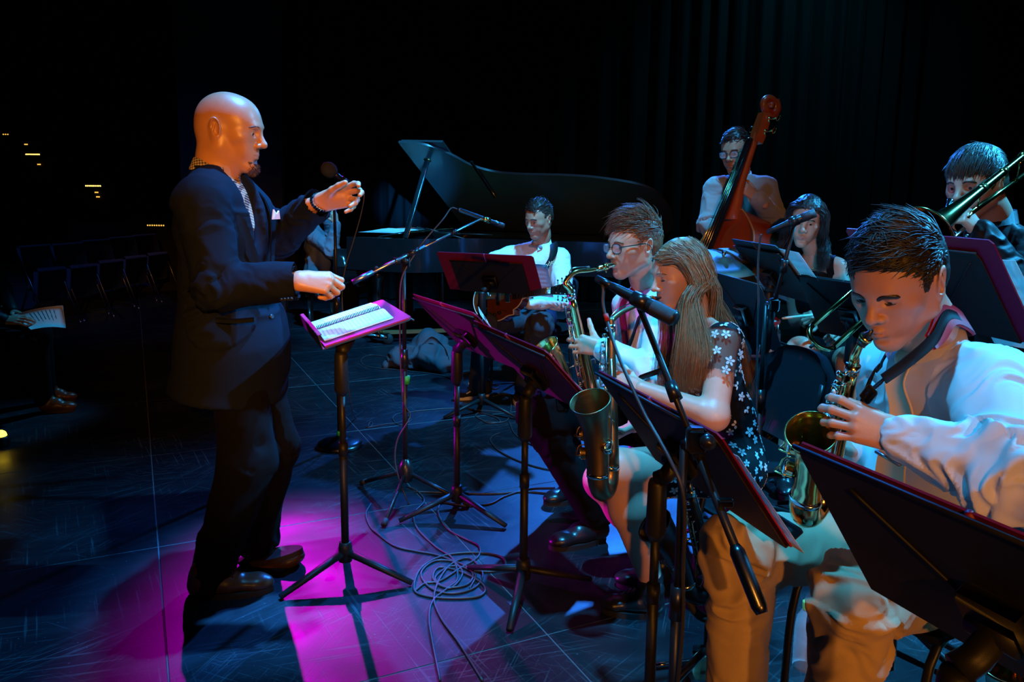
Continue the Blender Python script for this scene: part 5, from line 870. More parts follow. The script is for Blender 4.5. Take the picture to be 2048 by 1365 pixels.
    for i, q in enumerate((-body * .30, -body * .37, -body * .78)): cup(q, 1.75 * vis, (.010 + .002 * i) * S, .015)
    for i, (hq, sd) in enumerate(((.07, 1), (.13, 1), (.10, -1))):
        d = y * vis * sd * .94 + x * .34; c = T(bw + .006 * S, 0, -body + hq * S) + d * .052 * S; k = part('bell_key', lathe([(0, -.004 * S), (.021 * S, -.004 * S), (.021 * S, .001 * S), (.018 * S, .004 * S), (0, .003 * S)], 18, c, d), mk, r); part('tone_hole', lathe([(.018 * S, -.001), (.018 * S, -.018 * S)], 16, c, d), mb, k)
        gq = [c + d * .010 * S + (x * math.cos(w_) + z * math.sin(w_)) * .023 * S for w_ in np.linspace(0, 2 * math.pi, 4)[:3]]; part('key_guard', join(*[tube(spline([c - d * .016 * S + (g_ - c - d * .01 * S) * 1.2, g_, c + d * .013 * S], 4), .0022 * S, 6) for g_ in gq]), mb, k)
    for ang, off, z0, z1 in ((.05, .017, -.03, .97), (1.15, .018, -.05, .9), (1.5, .016, -.2, .95), (2.3, .016, -.03, .6), (-.5, .016, -.1, .9), (.85, .021, -.35, .96)):
        d = x * math.cos(ang * vis) + y * math.sin(ang * vis); a0 = T(0, 0, z0 * S) + d * (.014 * S + off * S); a1 = T(0, 0, -body * z1) + d * (.026 * S + off * S); rd = part('key_rod', rod(a0, a1, .0026 * S, None, 8), mk, r)
        for w_ in np.linspace(0, 1, 6): q = a0 * (1 - w_) + a1 * w_; part('post', rod(q, q - d * (off + .004) * S, .0030 * S, .0034 * S, 6), mk, rd)
    for i in range(3): q = T(.012 * S, .032 * S * vis, -.09 * S - .035 * S * i); part('touch_piece', ball(q, (.006 * S, .004 * S, .013 * S), 10, 6, R_), mk, r)
    part('thumb_hook', tube(spline([T(-.018 * S, 0, -body * .62), T(-.034 * S, 0, -body * .62), T(-.036 * S, 0, -body * .66)], 5), .004 * S, 8), mk, r); return r
# tenor saxophone of the man in glasses
mt = A(1227, 529, 3.135); saxophone('brass tenor saxophone with silver keys held by the man in glasses', A(1143, 592, 3.10), A(1196, 846, 3.16), (-.95, -.30, .1), mt, [A(1131, 566, 3.10), A(1150, 545, 3.11), A(1178, 541, 3.12), A(1196, 538, 3.125)], 1.12, M['brass'], M['nickel'])
# antique saxophone of the woman
saxophone('dull antique brass saxophone held by the woman in the floral dress', A(1222, 655, 2.52), A(1222, 985, 2.50), (-.55, -.83, .05), A(1316, 597, 2.63), [A(1226, 638, 2.53), A(1243, 625, 2.545), A(1268, 613, 2.57), A(1290, 604, 2.60)], 1.0, M['old_brass'], M['nickel'], dark=True)
# alto saxophone in the foreground
saxophone('shiny gold alto saxophone held by the man in khaki trousers', A(1705, 738, 1.71), A(1640, 1018, 1.84), (-.70, -.70, .1), A(1738, 668, 1.645), [A(1709, 714, 1.69), A(1718, 695, 1.675), A(1727, 682, 1.66)], 1.02, M['brass'], M['nickel'], dark=True, bs=.84)
# saxophone resting on a floor stand behind the music stands
s0 = saxophone('dark lacquered saxophone resting on a floor stand behind the music stands', A(1382, 985, 2.12), A(1432, 1190, 2.16), (-1, -.2, .2), A(1398, 915, 2.16), [A(1380, 965, 2.12), A(1384, 945, 2.13), A(1390, 930, 2.145)], .85, M['gun'], M['nickel'], dark=True)
q = A(1432, 1190, 2.16); r = root('saxophone_stand', 'black folding saxophone stand on the floor near the khaki trousers', 'stand', (q[0], q[1], 0))
part('yoke', tube(spline([q + vec(-.10, 0, .02), q + vec(-.05, -.02, -.055), q + vec(.02, -.02, -.06), q + vec(.05, 0, .0)], 6), .012, 8), M['rubber'], r); part('post', rod(q + vec(-.02, -.02, -.055), vec(q[0] - .02, q[1] - .02, .14), .014), M['black_metal'], r)
for dx, dy in ((-.2, -.1), (.18, -.12), (0, .2)): part('leg', tube([vec(q[0] - .02, q[1] - .02, .15), vec(q[0] + dx, q[1] + dy, .012)], .011, 8), M['black_metal'], r)
# kick pedal beside it
q = G(1420, 1352); r = root('foot_pedal', 'metal foot pedal with round felt beater at the bottom edge', 'pedal', q)
part('plate', prism([(-.07, -.05), (.07, -.05), (.085, .05), (-.085, .05)], .01, .018, np.eye(3), q), M['nickel'], r, False); t = np.linspace(0, math.pi, 14); part('beater', prism(np.c_[.042 * np.cos(t), .05 * np.sin(t)], -.02, .02, np.array([[1, 0, 0], [0, 0, -1], [0, 1, 0]], float), q + vec(-.01, .01, .018)), mat('felt', (.45, .30, .18), .9), r, 40)
part('frame', tube(spline([q + vec(-.16, .03, .012), q + vec(0, .06, .012), q + vec(.16, .03, .012)], 5), .008, 8), M['chrome'], r)
# bell of another instrument at the lower right
q = A(2018, 1300, 1.50); ax = nrm(vec(-.35, -.55, .75)); r = root('bell_instrument', 'gold rimmed instrument bell standing on the floor in the lower right corner', 'saxophone', (q[0], q[1], 0))
part('bell', lathe([(.022, -.34), (.030, -.24), (.036, -.15), (.044, -.08), (.058, -.03), (.068, 0), (.070, .003)], 40, q, ax), M['brass'], r); e1 = nrm(np.cross(ax, (0, 0, 1))); e2 = np.cross(ax, e1); part('bell_rim', tube([q + ax * .003 + .07 * (math.cos(w_) * e1 + math.sin(w_) * e2) for w_ in np.linspace(0, 6.2832, 41)], .003, 8, False), M['brass'], r); b0 = q - ax * .34; part('bow', tube(spline([b0, b0 - ax * .06, vec(b0[0] + .02, b0[1] + .08, .04), vec(b0[0] - .02, b0[1] + .16, .05)], 6), .024, 16), M['brass'], r)
# ---------------------------------------------------------------- trombone
def trombone():
    r = root('trombone', 'gold brass trombone held by the man in the black shirt', 'trombone', A(1930, 430, 2.75)); m = M['brass']
    E0 = A(1838, 480, 2.44); R0 = A(2085, 280, 3.02); d = nrm(R0 - E0); L_ = np.linalg.norm(R0 - E0); t = np.array([0, .008, .02, .05, .10, .17, .26, .36, .5, .7, 1]) * L_; rr = np.array([.106, .100, .088, .066, .046, .033, .025, .0195, .0155, .0125, .0105])
    b = part('bell', lathe(list(zip(rr, t)), 40, E0, d), m, r); e1 = nrm(np.cross(d, (0, 0, 1))); e2 = np.cross(d, e1); part('bell_rim', tube([E0 + .106 * (math.cos(w_) * e1 + math.sin(w_) * e2) for w_ in np.linspace(0, 6.2832, 41)], .0028, 8, False), m, b)
    for w_ in (.44, .62, .80): part('ferrule', tube([E0 + d * L_ * w_, E0 + d * L_ * (w_ + .035)], .0175 if w_ < .5 else .0145, 16), M['gold'], b)
    off = A(2048, 352, 2.98) - (E0 + d * ((A(2048, 352, 2.98) - E0) @ d)); g1 = R0 + off; g0 = A(1940, 428, 2.74); part('gooseneck', tube([g0, g0 * .6 + g1 * .4, g1], .0085, 14), m, r); P = [R0 + (off * .5) - off * .5 * math.cos(w_) + d * np.linalg.norm(off) * .5 * math.sin(w_) for w_ in np.linspace(0, math.pi, 12)]; part('tuning_slide', tube(P, .0095, 14), m, r)
    br = part('bell_brace', rod(E0 + d * L_ * .80, E0 + d * L_ * .80 + off, .0035), m, r); part('bell_brace', rod(E0 + d * L_ * .45, g0 * .9 + g1 * .1, .0035), m, r)
    Mp = A(1906, 408, 2.80); mo = A(1900, 403, 2.815); E1 = A(1624, 652, 2.30); d2 = nrm(E1 - Mp); o2 = A(1668, 668, 2.30) - E1; o2 = o2 - d2 * (o2 @ d2); o2 = nrm(o2) * .085; a1 = E1
    part('outer_slide', join(tube([Mp + d2 * .20, a1], .0078, 14), tube([Mp + d2 * .20 + o2, a1 + o2], .0078, 14), tube([a1 + o2 * .5 - o2 * .5 * math.cos(w_) + d2 * .0425 * math.sin(w_) for w_ in np.linspace(0, math.pi, 12)], .0082, 14)), m, r); part('inner_slide', join(tube([Mp, Mp + d2 * .24], .0066, 12), tube([Mp + d2 * .03 + o2, Mp + d2 * .24 + o2], .0066, 12)), M['nickel'], r)
    for w_ in (.03, .11, .22): part('slide_brace', rod(Mp + d2 * w_, Mp + d2 * w_ + o2, .004), M['nickel'], r)
    part('slide_bumper', rod(a1 + o2 * .5 + d2 * .05, a1 + o2 * .5 + d2 * .065, .005), M['rubber'], r); part('mouthpiece', lathe([(.005, .08), (.0065, .05), (.008, .022), (.0125, .006), (.0132, 0), (.010, -.001), (.006, .012)], 18, mo, nrm(Mp - mo + d2 * .05)), M['chrome'], r)
    part('slide_connector', tube([Mp + o2 + d2 * .03, g0 + d2 * .02, g0], .009, 12), m, r)
trombone()
# ---------------------------------------------------------------- archtop guitar
def guitar():
    c = A(1006, 596, 5.24); hd = A(1118, 581, 4.98); x = nrm(hd - c); n = nrm(vec(-.35, -.9, .28)); n = nrm(n - x * (n @ x)); y = np.cross(n, x); R_ = np.stack([x, y, n], 1); r = root('guitar', 'dark sunburst hollow-body electric guitar with cream binding on the guitarist\'s lap', 'guitar', c - vec(0, 0, .2))
    t = np.linspace(0, 2 * math.pi, 64, endpoint=False); rad = lambda a: .175 + .028 * math.cos(2 * a) - .022 * math.cos(a) + .0 * a; P = []
    for a in t: q = rad(a) * (1 - .10 * math.exp(-((abs((a + math.pi) % (2 * math.pi) - math.pi) - 1.25) / .28) ** 2)); P.append((q * math.cos(a) * 1.12, q * math.sin(a)))
    P = np.array(P); cut = (P[:, 0] > .10) & (P[:, 1] < -.03); P[cut] = P[cut] * vec(.82, .75)
    part('body', prism(P, -.065, .0, R_, c), M['guitar_wood'], r, 40); part('top', prism(P * .985, .0, .006, R_, c), M['guitar_top'], r, 40); ring = np.c_[P, np.full(len(P), .004)]; part('binding', tube(np.vstack([ring, ring[:1]]) @ R_.T + c, .004, 8, False), M['cream'], r)
    L_ = np.linalg.norm(hd - c); nk = part('neck', prism([(.16, -.022), (L_ - .05, -.019), (L_ - .05, .019), (.16, .022)], .0, .024, R_, c), M['guitar_wood'], r, 40); part('fingerboard', prism([(.10, -.024), (L_ - .05, -.020), (L_ - .05, .020), (.10, .024)], .024, .030, R_, c), M['wood_dark'], nk, 40)
    for i in range(16): xq = .14 + (L_ - .20) * (1 - .94 ** i) / (1 - .94 ** 16); part('fret', box(c + R_ @ vec(xq, 0, .0308), (.001, .021, .001), R_), M['nickel'], nk, False)
    h = part('headstock', prism([(L_ - .06, -.022), (L_ + .09, -.042), (L_ + .12, 0), (L_ + .09, .042), (L_ - .06, .022)], .004, .022, R_, c), M['wood_dark'], r, 40)
    for i in range(3):
        for s in (-1, 1): q = c + R_ @ vec(L_ + .0 + .032 * i, .034 * s + .008 * s * i, .012); part('tuner', join(rod(q, q + y * .022 * s, .003), ball(q + y * .028 * s, (.008, .007, .004), 10, 6, R_)), M['nickel'], h); part('tuner_post', rod(q - y * .014 * s + n * .01, q - y * .014 * s + n * .022, .004), M['nickel'], h)
    br = part('bridge', box(c + R_ @ vec(-.03, 0, .016), (.008, .05, .010), R_, .002), M['wood_dark'], r); part('pickup', box(c + R_ @ vec(.05, 0, .012), (.018, .038, .007), R_, .002), M['nickel'], r); part('tailpiece', tube([c + R_ @ vec(-.05, 0, .02), c + R_ @ vec(-.20, 0, .008)], .012, 8, flat=.3), M['nickel'], r)
    for i in range(6): yy = -.016 + .0064 * i; part('string', rod(c + R_ @ vec(-.05, yy * 1.4, .028), c + R_ @ vec(L_ - .04, yy, .033), .0007, None, 5), M['nickel'], r)
    for s in (-1, 1): part('sound_hole', tube(spline([c + R_ @ vec(-.10, .085 * s, .0065), c + R_ @ vec(-.05, .095 * s, .0065), c + R_ @ vec(.0, .085 * s, .0065), c + R_ @ vec(.04, .095 * s, .0065)], 5), .004, 6, flat=.3), M['wood_dark'], r)
    for i in range(3): part('control_knob', lathe([(.011, 0), (.010, .014), (0, .015)], 12, c + R_ @ vec(-.10 + .04 * i, -.12 + .01 * i, .007), n), M['black_plastic'], r)
guitar()
# ---------------------------------------------------------------- double bass
def double_bass():
    top = A(1536, 226, 4.66); low = A(1452, 486, 4.52); ax = nrm(low - top); foot = top + ax * ((0 - top[2]) / ax[2]); L_ = np.linalg.norm(foot - top); n = vec(-.93, -.37, -.05); n = nrm(n - ax * (n @ ax)); w_ = np.cross(ax, n); r = root('double_bass', 'reddish brown double bass leaning on the man in the grey sweater', 'double bass', foot)
    R_ = np.stack([w_, -ax, n], 1); O = top + ax * (.585)           # origin: neck root at the top of the body; local y up the neck
    prof = [(0, .045), (.02, .09), (.06, .14), (.13, .215), (.21, .252), (.30, .245), (.37, .205), (.43, .165), (.50, .160), (.56, .178), (.62, .235), (.72, .305), (.83, .332), (.94, .322), (1.03, .27), (1.09, .17), (1.11, .0)]
    yy = np.linspace(0, 1.11, 44); ww = np.interp(yy, [p[0] for p in prof], [p[1] for p in prof]); ww = np.convolve(np.r_[ww[0], ww, ww[-1]], [.2, .6, .2], 'valid'); out = np.r_[np.c_[ww, -yy], np.c_[-ww[::-1], -yy[::-1]]]
    def plate(z0, arch, m, nm):
        g = np.zeros((44, 15, 3))
        for i in range(44):
            for j in range(15): v = -1 + 2 * j / 14; g[i, j] = O + R_ @ vec(ww[i] * v, -yy[i], z0 + arch * (1 - v * v) * math.sin(math.pi * min(1, .08 + yy[i] / 1.15)))
        return part(nm, sheet(g, .004), m, r)
    tp = plate(.0, .035, M['wood_bass'], 'top_plate'); plate(-.20, -.012, M['wood_bass'], 'back_plate'); rb = out * .975; n_ = len(rb)
    V = np.concatenate([np.c_[rb, np.full(n_, -.20)], np.c_[rb, np.full(n_, .0)]]); part('ribs', (V @ R_.T + O, [(i, (i + 1) % n_, n_ + (i + 1) % n_, n_ + i) for i in range(n_)]), M['wood_bass'], r)
    ring = np.c_[out, np.full(n_, .002)]; part('purfling_edge', tube(np.vstack([ring, ring[:1]]) @ R_.T + O, .006, 8, False), M['bass_edge'], tp)
    nk = part('neck', tube(spline([O + R_ @ vec(0, -.06, .0), O + R_ @ vec(0, .0, .012), O + R_ @ vec(0, .18, .03), O + R_ @ vec(0, .40, .03), O + R_ @ vec(0, .45, .02)], 5), np.interp(np.arange(21), [0, 5, 10, 15, 20], [.06, .038, .025, .022, .026]), 16), M['wood_bass'], r)
    g = np.array([[O + R_ @ vec(v * np.interp(q, [-.34, .40], [.044, .021]), q, .052 + .010 * (1 - v * v) + np.interp(q, [-.34, 0, .4], [.055, .018, .0])) for v in np.linspace(-1, 1, 9)] for q in np.linspace(-.34, .40, 16)]); part('fingerboard', sheet(g, -.016), M['wood_dark'], nk)
    for k in range(4): v = -1 + 2 * k / 3; part('string', tube([O + R_ @ vec(.014 * v, .41, .066), O + R_ @ vec(.045 * v, -.62, .165)], .0022, 6), M['gold'] if k % 2 else M['nickel'], r)
    part('bridge', prism([(-.09, 0), (-.06, 0), (-.04, .05), (.04, .05), (.06, 0), (.09, 0), (.06, .13), (-.06, .13)], -.008, .008, np.stack([R_[:, 0], R_[:, 2], R_[:, 1]], 1), O + R_ @ vec(0, -.62, .033)), M['cream'], r, False); part('tailpiece', prism([(-.04, -.65), (.04, -.65), (.025, -1.0), (-.025, -1.0)], .07, .09, R_, O), M['wood_dark'], r, False)
    # peg box and scroll
    pb = part('peg_box', prism([(-.026, .40), (.026, .40), (.034, .45), (.026, .57), (-.026, .57), (-.034, .45)], -.012, .045, R_, O), M['wood_bass'], r, 40); t = np.linspace(0, 4.4 * math.pi, 70); rs = .058 * np.exp(-t * .105); sc0 = vec(0, .622, .012); P = np.array([O + R_ @ (sc0 + vec(0, rs[i] * math.cos(t[i] + 3.6), rs[i] * math.sin(t[i] + 3.6))) for i in range(70)])
    wid = np.interp(t, [0, 6, 14], [.020, .022, .030]); V = []; F = []
    part('scroll', tube(P, np.interp(t, [0, 3, 14], [.024, .021, .009]), 14, flat=1.0), M['wood_bass'], pb); part('scroll_eye', rod(O + R_ @ (sc0 + vec(-.042, 0, 0)), O + R_ @ (sc0 + vec(.042, 0, 0)), .016, None, 16), M['wood_bass'], pb); part('scroll_cheek', tube(spline([O + R_ @ vec(0, .54, .02), O + R_ @ vec(0, .58, -.028), O + R_ @ vec(0, .63, -.048), O + R_ @ vec(0, .675, -.02)], 6), np.interp(np.arange(19), [0, 18], [.032, .022]), 14), M['wood_bass'], pb)
    for i, (q, s) in enumerate(((.43, 1), (.465, -1), (.50, 1), (.54, -1))):
        a = O + R_ @ vec(.0, q, .012); b = O + R_ @ vec(.095 * s, q, .0); tn = part('tuning_peg', rod(a, b, .005), M['gold'], pb); part('peg_button', ball(b + R_ @ vec(.012 * s, 0, 0), (.016, .020, .006), 12, 8, R_), M['gold'], tn); part('gear', lathe([(.0, -.004), (.017, -.004), (.017, .004), (0, .004)], 16, O + R_ @ vec(.034 * s, q, -.004), w_), M['gold'], tn)
    part('end_pin', rod(O + R_ @ vec(0, -1.10, -.10), foot + vec(0, 0, .004), .008), M['steel'], r)
double_bass()
# ---------------------------------------------------------------- grand piano
def piano():
    ph = math.radians(-25); a = vec(math.cos(ph), math.sin(ph), 0); wv = vec(math.sin(ph), -math.cos(ph), 0); O = A(935, 455, 8.5) - a * .45; O[2] = 0; up = vec(0, 0, 1); R_ = np.stack([a, wv, up], 1); r = root('grand_piano', 'black lacquered concert grand piano with its lid propped open', 'piano', O + a * 1.2 + wv * .75); W_, Lg = 1.50, 2.72
    cur = spline([(.0, W_), (.45, W_), (.70, W_ - .04), (.87, W_ - .19), (1.03, W_ - .36), (1.30, W_ - .47), (1.85, W_ - .50), (2.18, W_ - .54), (2.51, W_ - .64), (2.65, W_ - .80), (2.70, W_ - 1.12), (2.62, .10), (2.40, .0), (1.5, 0), (0, 0)], 6); out = cur
    def ring(o, i, z0, z1):
        n = len(o); V = np.concatenate([np.c_[o, np.full(n, z0)], np.c_[o, np.full(n, z1)], np.c_[i, np.full(n, z1)], np.c_[i, np.full(n, z0)]]); F = []
        for k in range(n - 1):
            for s in range(4): s2 = (s + 1) % 4; F.append((s * n + k, s * n + k + 1, s2 * n + k + 1, s2 * n + k))
        F += [(0, n, 2 * n, 3 * n), (n - 1, 4 * n - 1, 3 * n - 1, 2 * n - 1)]; return V @ R_.T + O, F
    cen = np.array([1.2, .75]); inn = cen + (out - cen) * vec(.965, .945); rim = part('rim', ring(out, inn, .70, 1.00), M['piano'], r, 40); part('rim_moulding', ring(cen + (out - cen) * 1.006, out * .999, .70, .73), M['piano'], rim, 40)
    part('soundboard', prism(inn, .80, .82, R_, O), M['bass_edge'], r, False); part('iron_frame', prism(cen + (inn - cen) * .97, .86, .875, R_, O), M['gold_plate'], r, False); part('key_bed', prism([(-.16, 0), (.1, 0), (.1, W_), (-.16, W_)], .64, .72, R_, O), M['piano'], r, False)
    for s, y0 in ((0, .03), (1, W_ - .03)): part('key_cheek', box(O + R_ @ vec(-.06, y0, .79), (.10, .03, .09), R_, .01), M['piano'], r)
    for i in range(52): part('white_key', box(O + R_ @ vec(-.06, .10 + (W_ - .2) * (i + .5) / 52, .735), (.07, (W_ - .2) / 52 / 2 - .0006, .012), R_), M['cream'], r, False)
    for i in range(51):
        if i % 7 not in (1, 4): part('black_key', box(O + R_ @ vec(-.035, .10 + (W_ - .2) * (i + 1) / 52, .752), (.045, .006, .010), R_, .002), M['wood_dark'], r, False)
    part('fallboard', box(O + R_ @ vec(.03, W_ / 2, .84), (.012, W_ / 2 - .06, .11), R_ @ np.array([[.95, 0, .3], [0, 1, 0], [-.3, 0, .95]])), M['piano'], r); part('music_desk', box(O + R_ @ vec(.30, W_ / 2, 1.015), (.16, .45, .008), R_ @ np.array([[.98, 0, -.17], [0, 1, 0], [.17, 0, .98]]), .004), M['piano'], r)
    # lid, hinged along the straight bass side
    al = math.radians(33); li = spline([(.43, W_ + .03), (.70, W_ - .02), (.88, W_ - .17), (1.03, W_ - .35), (1.30, W_ - .46), (1.87, W_ - .49), (2.19, W_ - .53), (2.52, W_ - .63), (2.66, W_ - .78), (2.715, W_ - 1.10), (2.63, .09), (2.40, -.005)], 6); li = np.vstack([li, [(.43, -.005)]]); hz = vec(0, math.cos(al), math.sin(al)); hn = vec(0, -math.sin(al), math.cos(al)); Rl = np.stack([a, wv * hz[1] + up * hz[2], wv * hn[1] + up * hn[2]], 1); Ol = O + up * 1.015
    ld = part('lid', prism(li, 0, .022, Rl, Ol), M['piano_satin'], r, 40); part('lid_flap', prism([(.44, .0), (.86, .0), (.86, W_ - .01), (.44, W_ + .01)], .026, .046, Rl, Ol), M['piano_satin'], ld, 40)
    p0 = O + R_ @ vec(.60, W_ - .05, 1.0); p1 = Ol + Rl @ vec(.60, W_ - .24, -.004); part('prop_stick', box((p0 + p1) / 2, (.012, .024, np.linalg.norm(p1 - p0) / 2), frame(np.cross((p1 - p0), a), p1 - p0)[:, [0, 1, 2]], .004), M['piano'], r); part('prop_cup', box(p1, (.03, .02, .006), Rl), M['gold'], ld)
    part('half_prop', box(Ol + Rl @ vec(1.05, W_ - .55, -.012), (.012, .30, .008), Rl, .002), M['piano'], ld)
    for x0, y0 in ((.22, .14), (.22, W_ - .16), (2.25, .38)):
        lg = part('leg', tube([O + R_ @ vec(x0, y0, z) for z in (.70, .62, .58, .40, .22, .16)], [.085, .085, .055, .052, .042, .05], 16), M['piano'], r); part('caster', lathe([(.0, -.012), (.045, -.012), (.05, 0), (.045, .012), (0, .012)], 18, O + R_ @ vec(x0, y0, .115), wv), M['gold'], lg)
    for x0, y0 in ((.22, .14), (.22, W_ - .16), (2.25, .38)): q = O + R_ @ vec(x0, y0, .05); part('dolly_wheel', lathe([(0, -.016), (.045, -.016), (.05, -.008), (.05, .008), (.045, .016), (0, .016)], 20, q + a * .11, nrm(a * .4 + wv)), M['rubber'], r); part('dolly_fork', box(q + a * .06 + up * .03, (.06, .028, .022), R_, .006), M['gun'], r); part('dolly_cup', box(q + up * .035 - a * .02, (.07, .05, .016), R_, .006), M['gun'], r)
    mid = O + R_ @ vec(.95, .75, .10)
    for x0, y0 in ((.22, .14), (.22, W_ - .16), (2.25, .38)): part('dolly_arm', box((mid + O + R_ @ vec(x0, y0, .10)) / 2, (np.linalg.norm(mid - (O + R_ @ vec(x0, y0, .10))) / 2, .022, .016), frame(O + R_ @ vec(x0, y0, .10) - mid, up)), M['dolly'], r, False)
    for k in range(3): part('pedal', box(O + R_ @ vec(.02, W_ / 2 - .08 + .08 * k, .10), (.07, .014, .006), R_, .003), M['gold'], r)
    part('pedal_lyre', box(O + R_ @ vec(.14, W_ / 2, .38), (.03, .12, .28), R_, .01), M['piano'], r)
    for k in range(40): xq = .50 + k * .035; part('string_set', rod(O + R_ @ vec(.45, .12 + k * .031, .90), O + R_ @ vec(2.45 - .042 * k, .12 + k * .016, .89), .0016, None, 4), M['steel'], r)
    # loose sheet music on top and two microphones inside
    for i, (px, py, Y, w2, l2, rz) in enumerate(((770, 472, 7.75, .21, .30, .1), (812, 468, 7.9, .22, .30, .3))):
        c = A(px, py, Y); c[2] = 1.018 + .004 * i; e = frame((math.cos(rz - .4), math.sin(rz - .4), 0), up); gg = np.array([[c + e @ vec(l2 * (u - .5) * 1.4, w2 * (v - .5) * 1.4, .03 * math.sin(3.14 * u) * v + .004) for v in np.linspace(0, 1, 4)] for u in np.linspace(0, 1, 8)]); solo('sheet_music', sheet(gg, .001), M['paper'], ('curled white sheet music at the keyboard end of the piano', 'white sheet music lying beside the lid prop stick')[i], 'paper', 'papers on the piano')
    for i, (p, q) in enumerate(((A(835, 453, 7.9), A(930, 478, 7.6)), (A(870, 466, 7.7), A(985, 470, 7.6)))):
        mc = root('piano_microphone', ('slim black microphone laid over the piano strings, higher one', 'slim black microphone laid over the piano strings, lower one')[i], 'microphone', q); part('microphone_body', tube([p, p * .55 + q * .45], [.011, .009], 12), M['black_metal'], mc); part('boom_arm', rod(p * .6 + q * .4, q, .006), M['black_metal'], mc)
    # bench
    c = O + R_ @ vec(-.62, .78, 0); b = root('piano_bench', 'black padded adjustable piano bench behind the conductor\'s hand', 'bench', c); part('cushion', box(c + up * .45, (.19, .38, .055), R_, .03), M['leather_black'], b); part('apron', box(c + up * .375, (.17, .36, .03), R_), M['piano'], b, False)
    for s in (-1, 1):
        part('knob', lathe([(.0, .0), (.03, .0), (.03, .02), (.02, .03), (0, .03)], 14, c + R_ @ vec(-.0, .37 * s, .375), wv * s), M['black_plastic'], b)
        for s2 in (-1, 1): part('leg', box(c + R_ @ vec(.14 * s2, .32 * s, .18), (.022, .022, .18), R_, .005), M['piano'], b)
piano()
# ---------------------------------------------------------------- drums
def drums():
    c = A(1448, 522, 4.15); n = nrm(vec(-.12, -.22, .97)); r = root('cymbal', 'large bronze cymbal on a stand in front of the bass player', 'cymbal', (c[0], c[1], 0)); part('plate', lathe([(.0, .028), (.04, .024), (.055, .010), (.15, .004), (.245, -.010), (.245, -.0115), (.05, .005), (0, .02)], 48, c, n), M['cymbal'], r); part('wing_nut', ball(c + n * .04, (.012, .012, .016)), M['chrome'], r); st = vec(c[0] + .02, c[1] + .05, 0)
    part('rod', tube([c + n * .03, c - n * .05, vec(st[0], st[1], c[2] - .2), vec(st[0], st[1], .3)], .009, 10), M['chrome'], r)
    for k in range(3): w_ = k * 2.09 + .4; part('leg', rod(vec(st[0], st[1], .32), vec(st[0] + .28 * math.cos(w_), st[1] + .28 * math.sin(w_), .01), .010), M['chrome'], r)
    d = A(1478, 690, 3.85); d[2] = 0; r = root('snare_drum', 'chrome snare drum with red hoop left of the drummer\'s knee', 'drum', d); zt = A(1478, 640, 3.85)[2]; o = vec(d[0], d[1], zt)
    part('shell', lathe([(.175, -.15), (.175, -.01)], 40, o), M['chrome'], r); part('head', lathe([(0, 0), (.178, .0)], 40, o), M['paper'], r); part('hoop', lathe([(.178, -.012), (.186, -.012), (.186, .012), (.178, .012), (.178, -.012)], 40, o), M['drum_red'], r); part('hoop', lathe([(.178, -.16), (.186, -.16), (.186, -.138), (.178, -.138)], 40, o), M['drum_red'], r)
    for k in range(10): w_ = k * .628; p = o + vec(.186 * math.cos(w_), .186 * math.sin(w_), 0); part('tension_rod', rod(p, p - vec(0, 0, .15), .004), M['chrome'], r); part('lug', box(p - vec(0, 0, .075), (.010, .010, .028), None, .003), M['chrome'], r)
    part('stand_post', rod(o - vec(0, 0, .17), vec(d[0], d[1], .12), .014), M['chrome'], r)
    for k in range(3): w_ = k * 2.09; part('leg', rod(vec(d[0], d[1], .28), vec(d[0] + .24 * math.cos(w_), d[1] + .24 * math.sin(w_), .01), .011), M['chrome'], r)
    a = A(1566, 637, 3.92); b = A(1648, 628, 3.96); r = root('drumstick', 'pale wooden drumstick in the drummer\'s hand', 'drumstick', (a + b) / 2); part('shaft', tube([a, a * .9 + b * .1, b + (b - a) * .15], [.0055, .007, .0075], 12), M['cream'], r); part('tip', ball(a, (.007, .0055, .0055)), M['cream'], r)
    c = vec(1.62, 4.25, 0); r = root('drum_throne', 'round black drum stool under the seated drummer', 'stool', c); part('cushion', lathe([(0, .50), (.16, .50), (.175, .52), (.175, .555), (.16, .575), (0, .58)], 32, c), M['leather_black'], r); part('post', rod(c + vec(0, 0, .50), c + vec(0, 0, .2), .016), M['chrome'], r)
    for k in range(3): w_ = k * 2.09 + .5; part('leg', rod(c + vec(0, 0, .3), c + vec(.25 * math.cos(w_), .25 * math.sin(w_), .01), .011), M['chrome'], r)
drums()
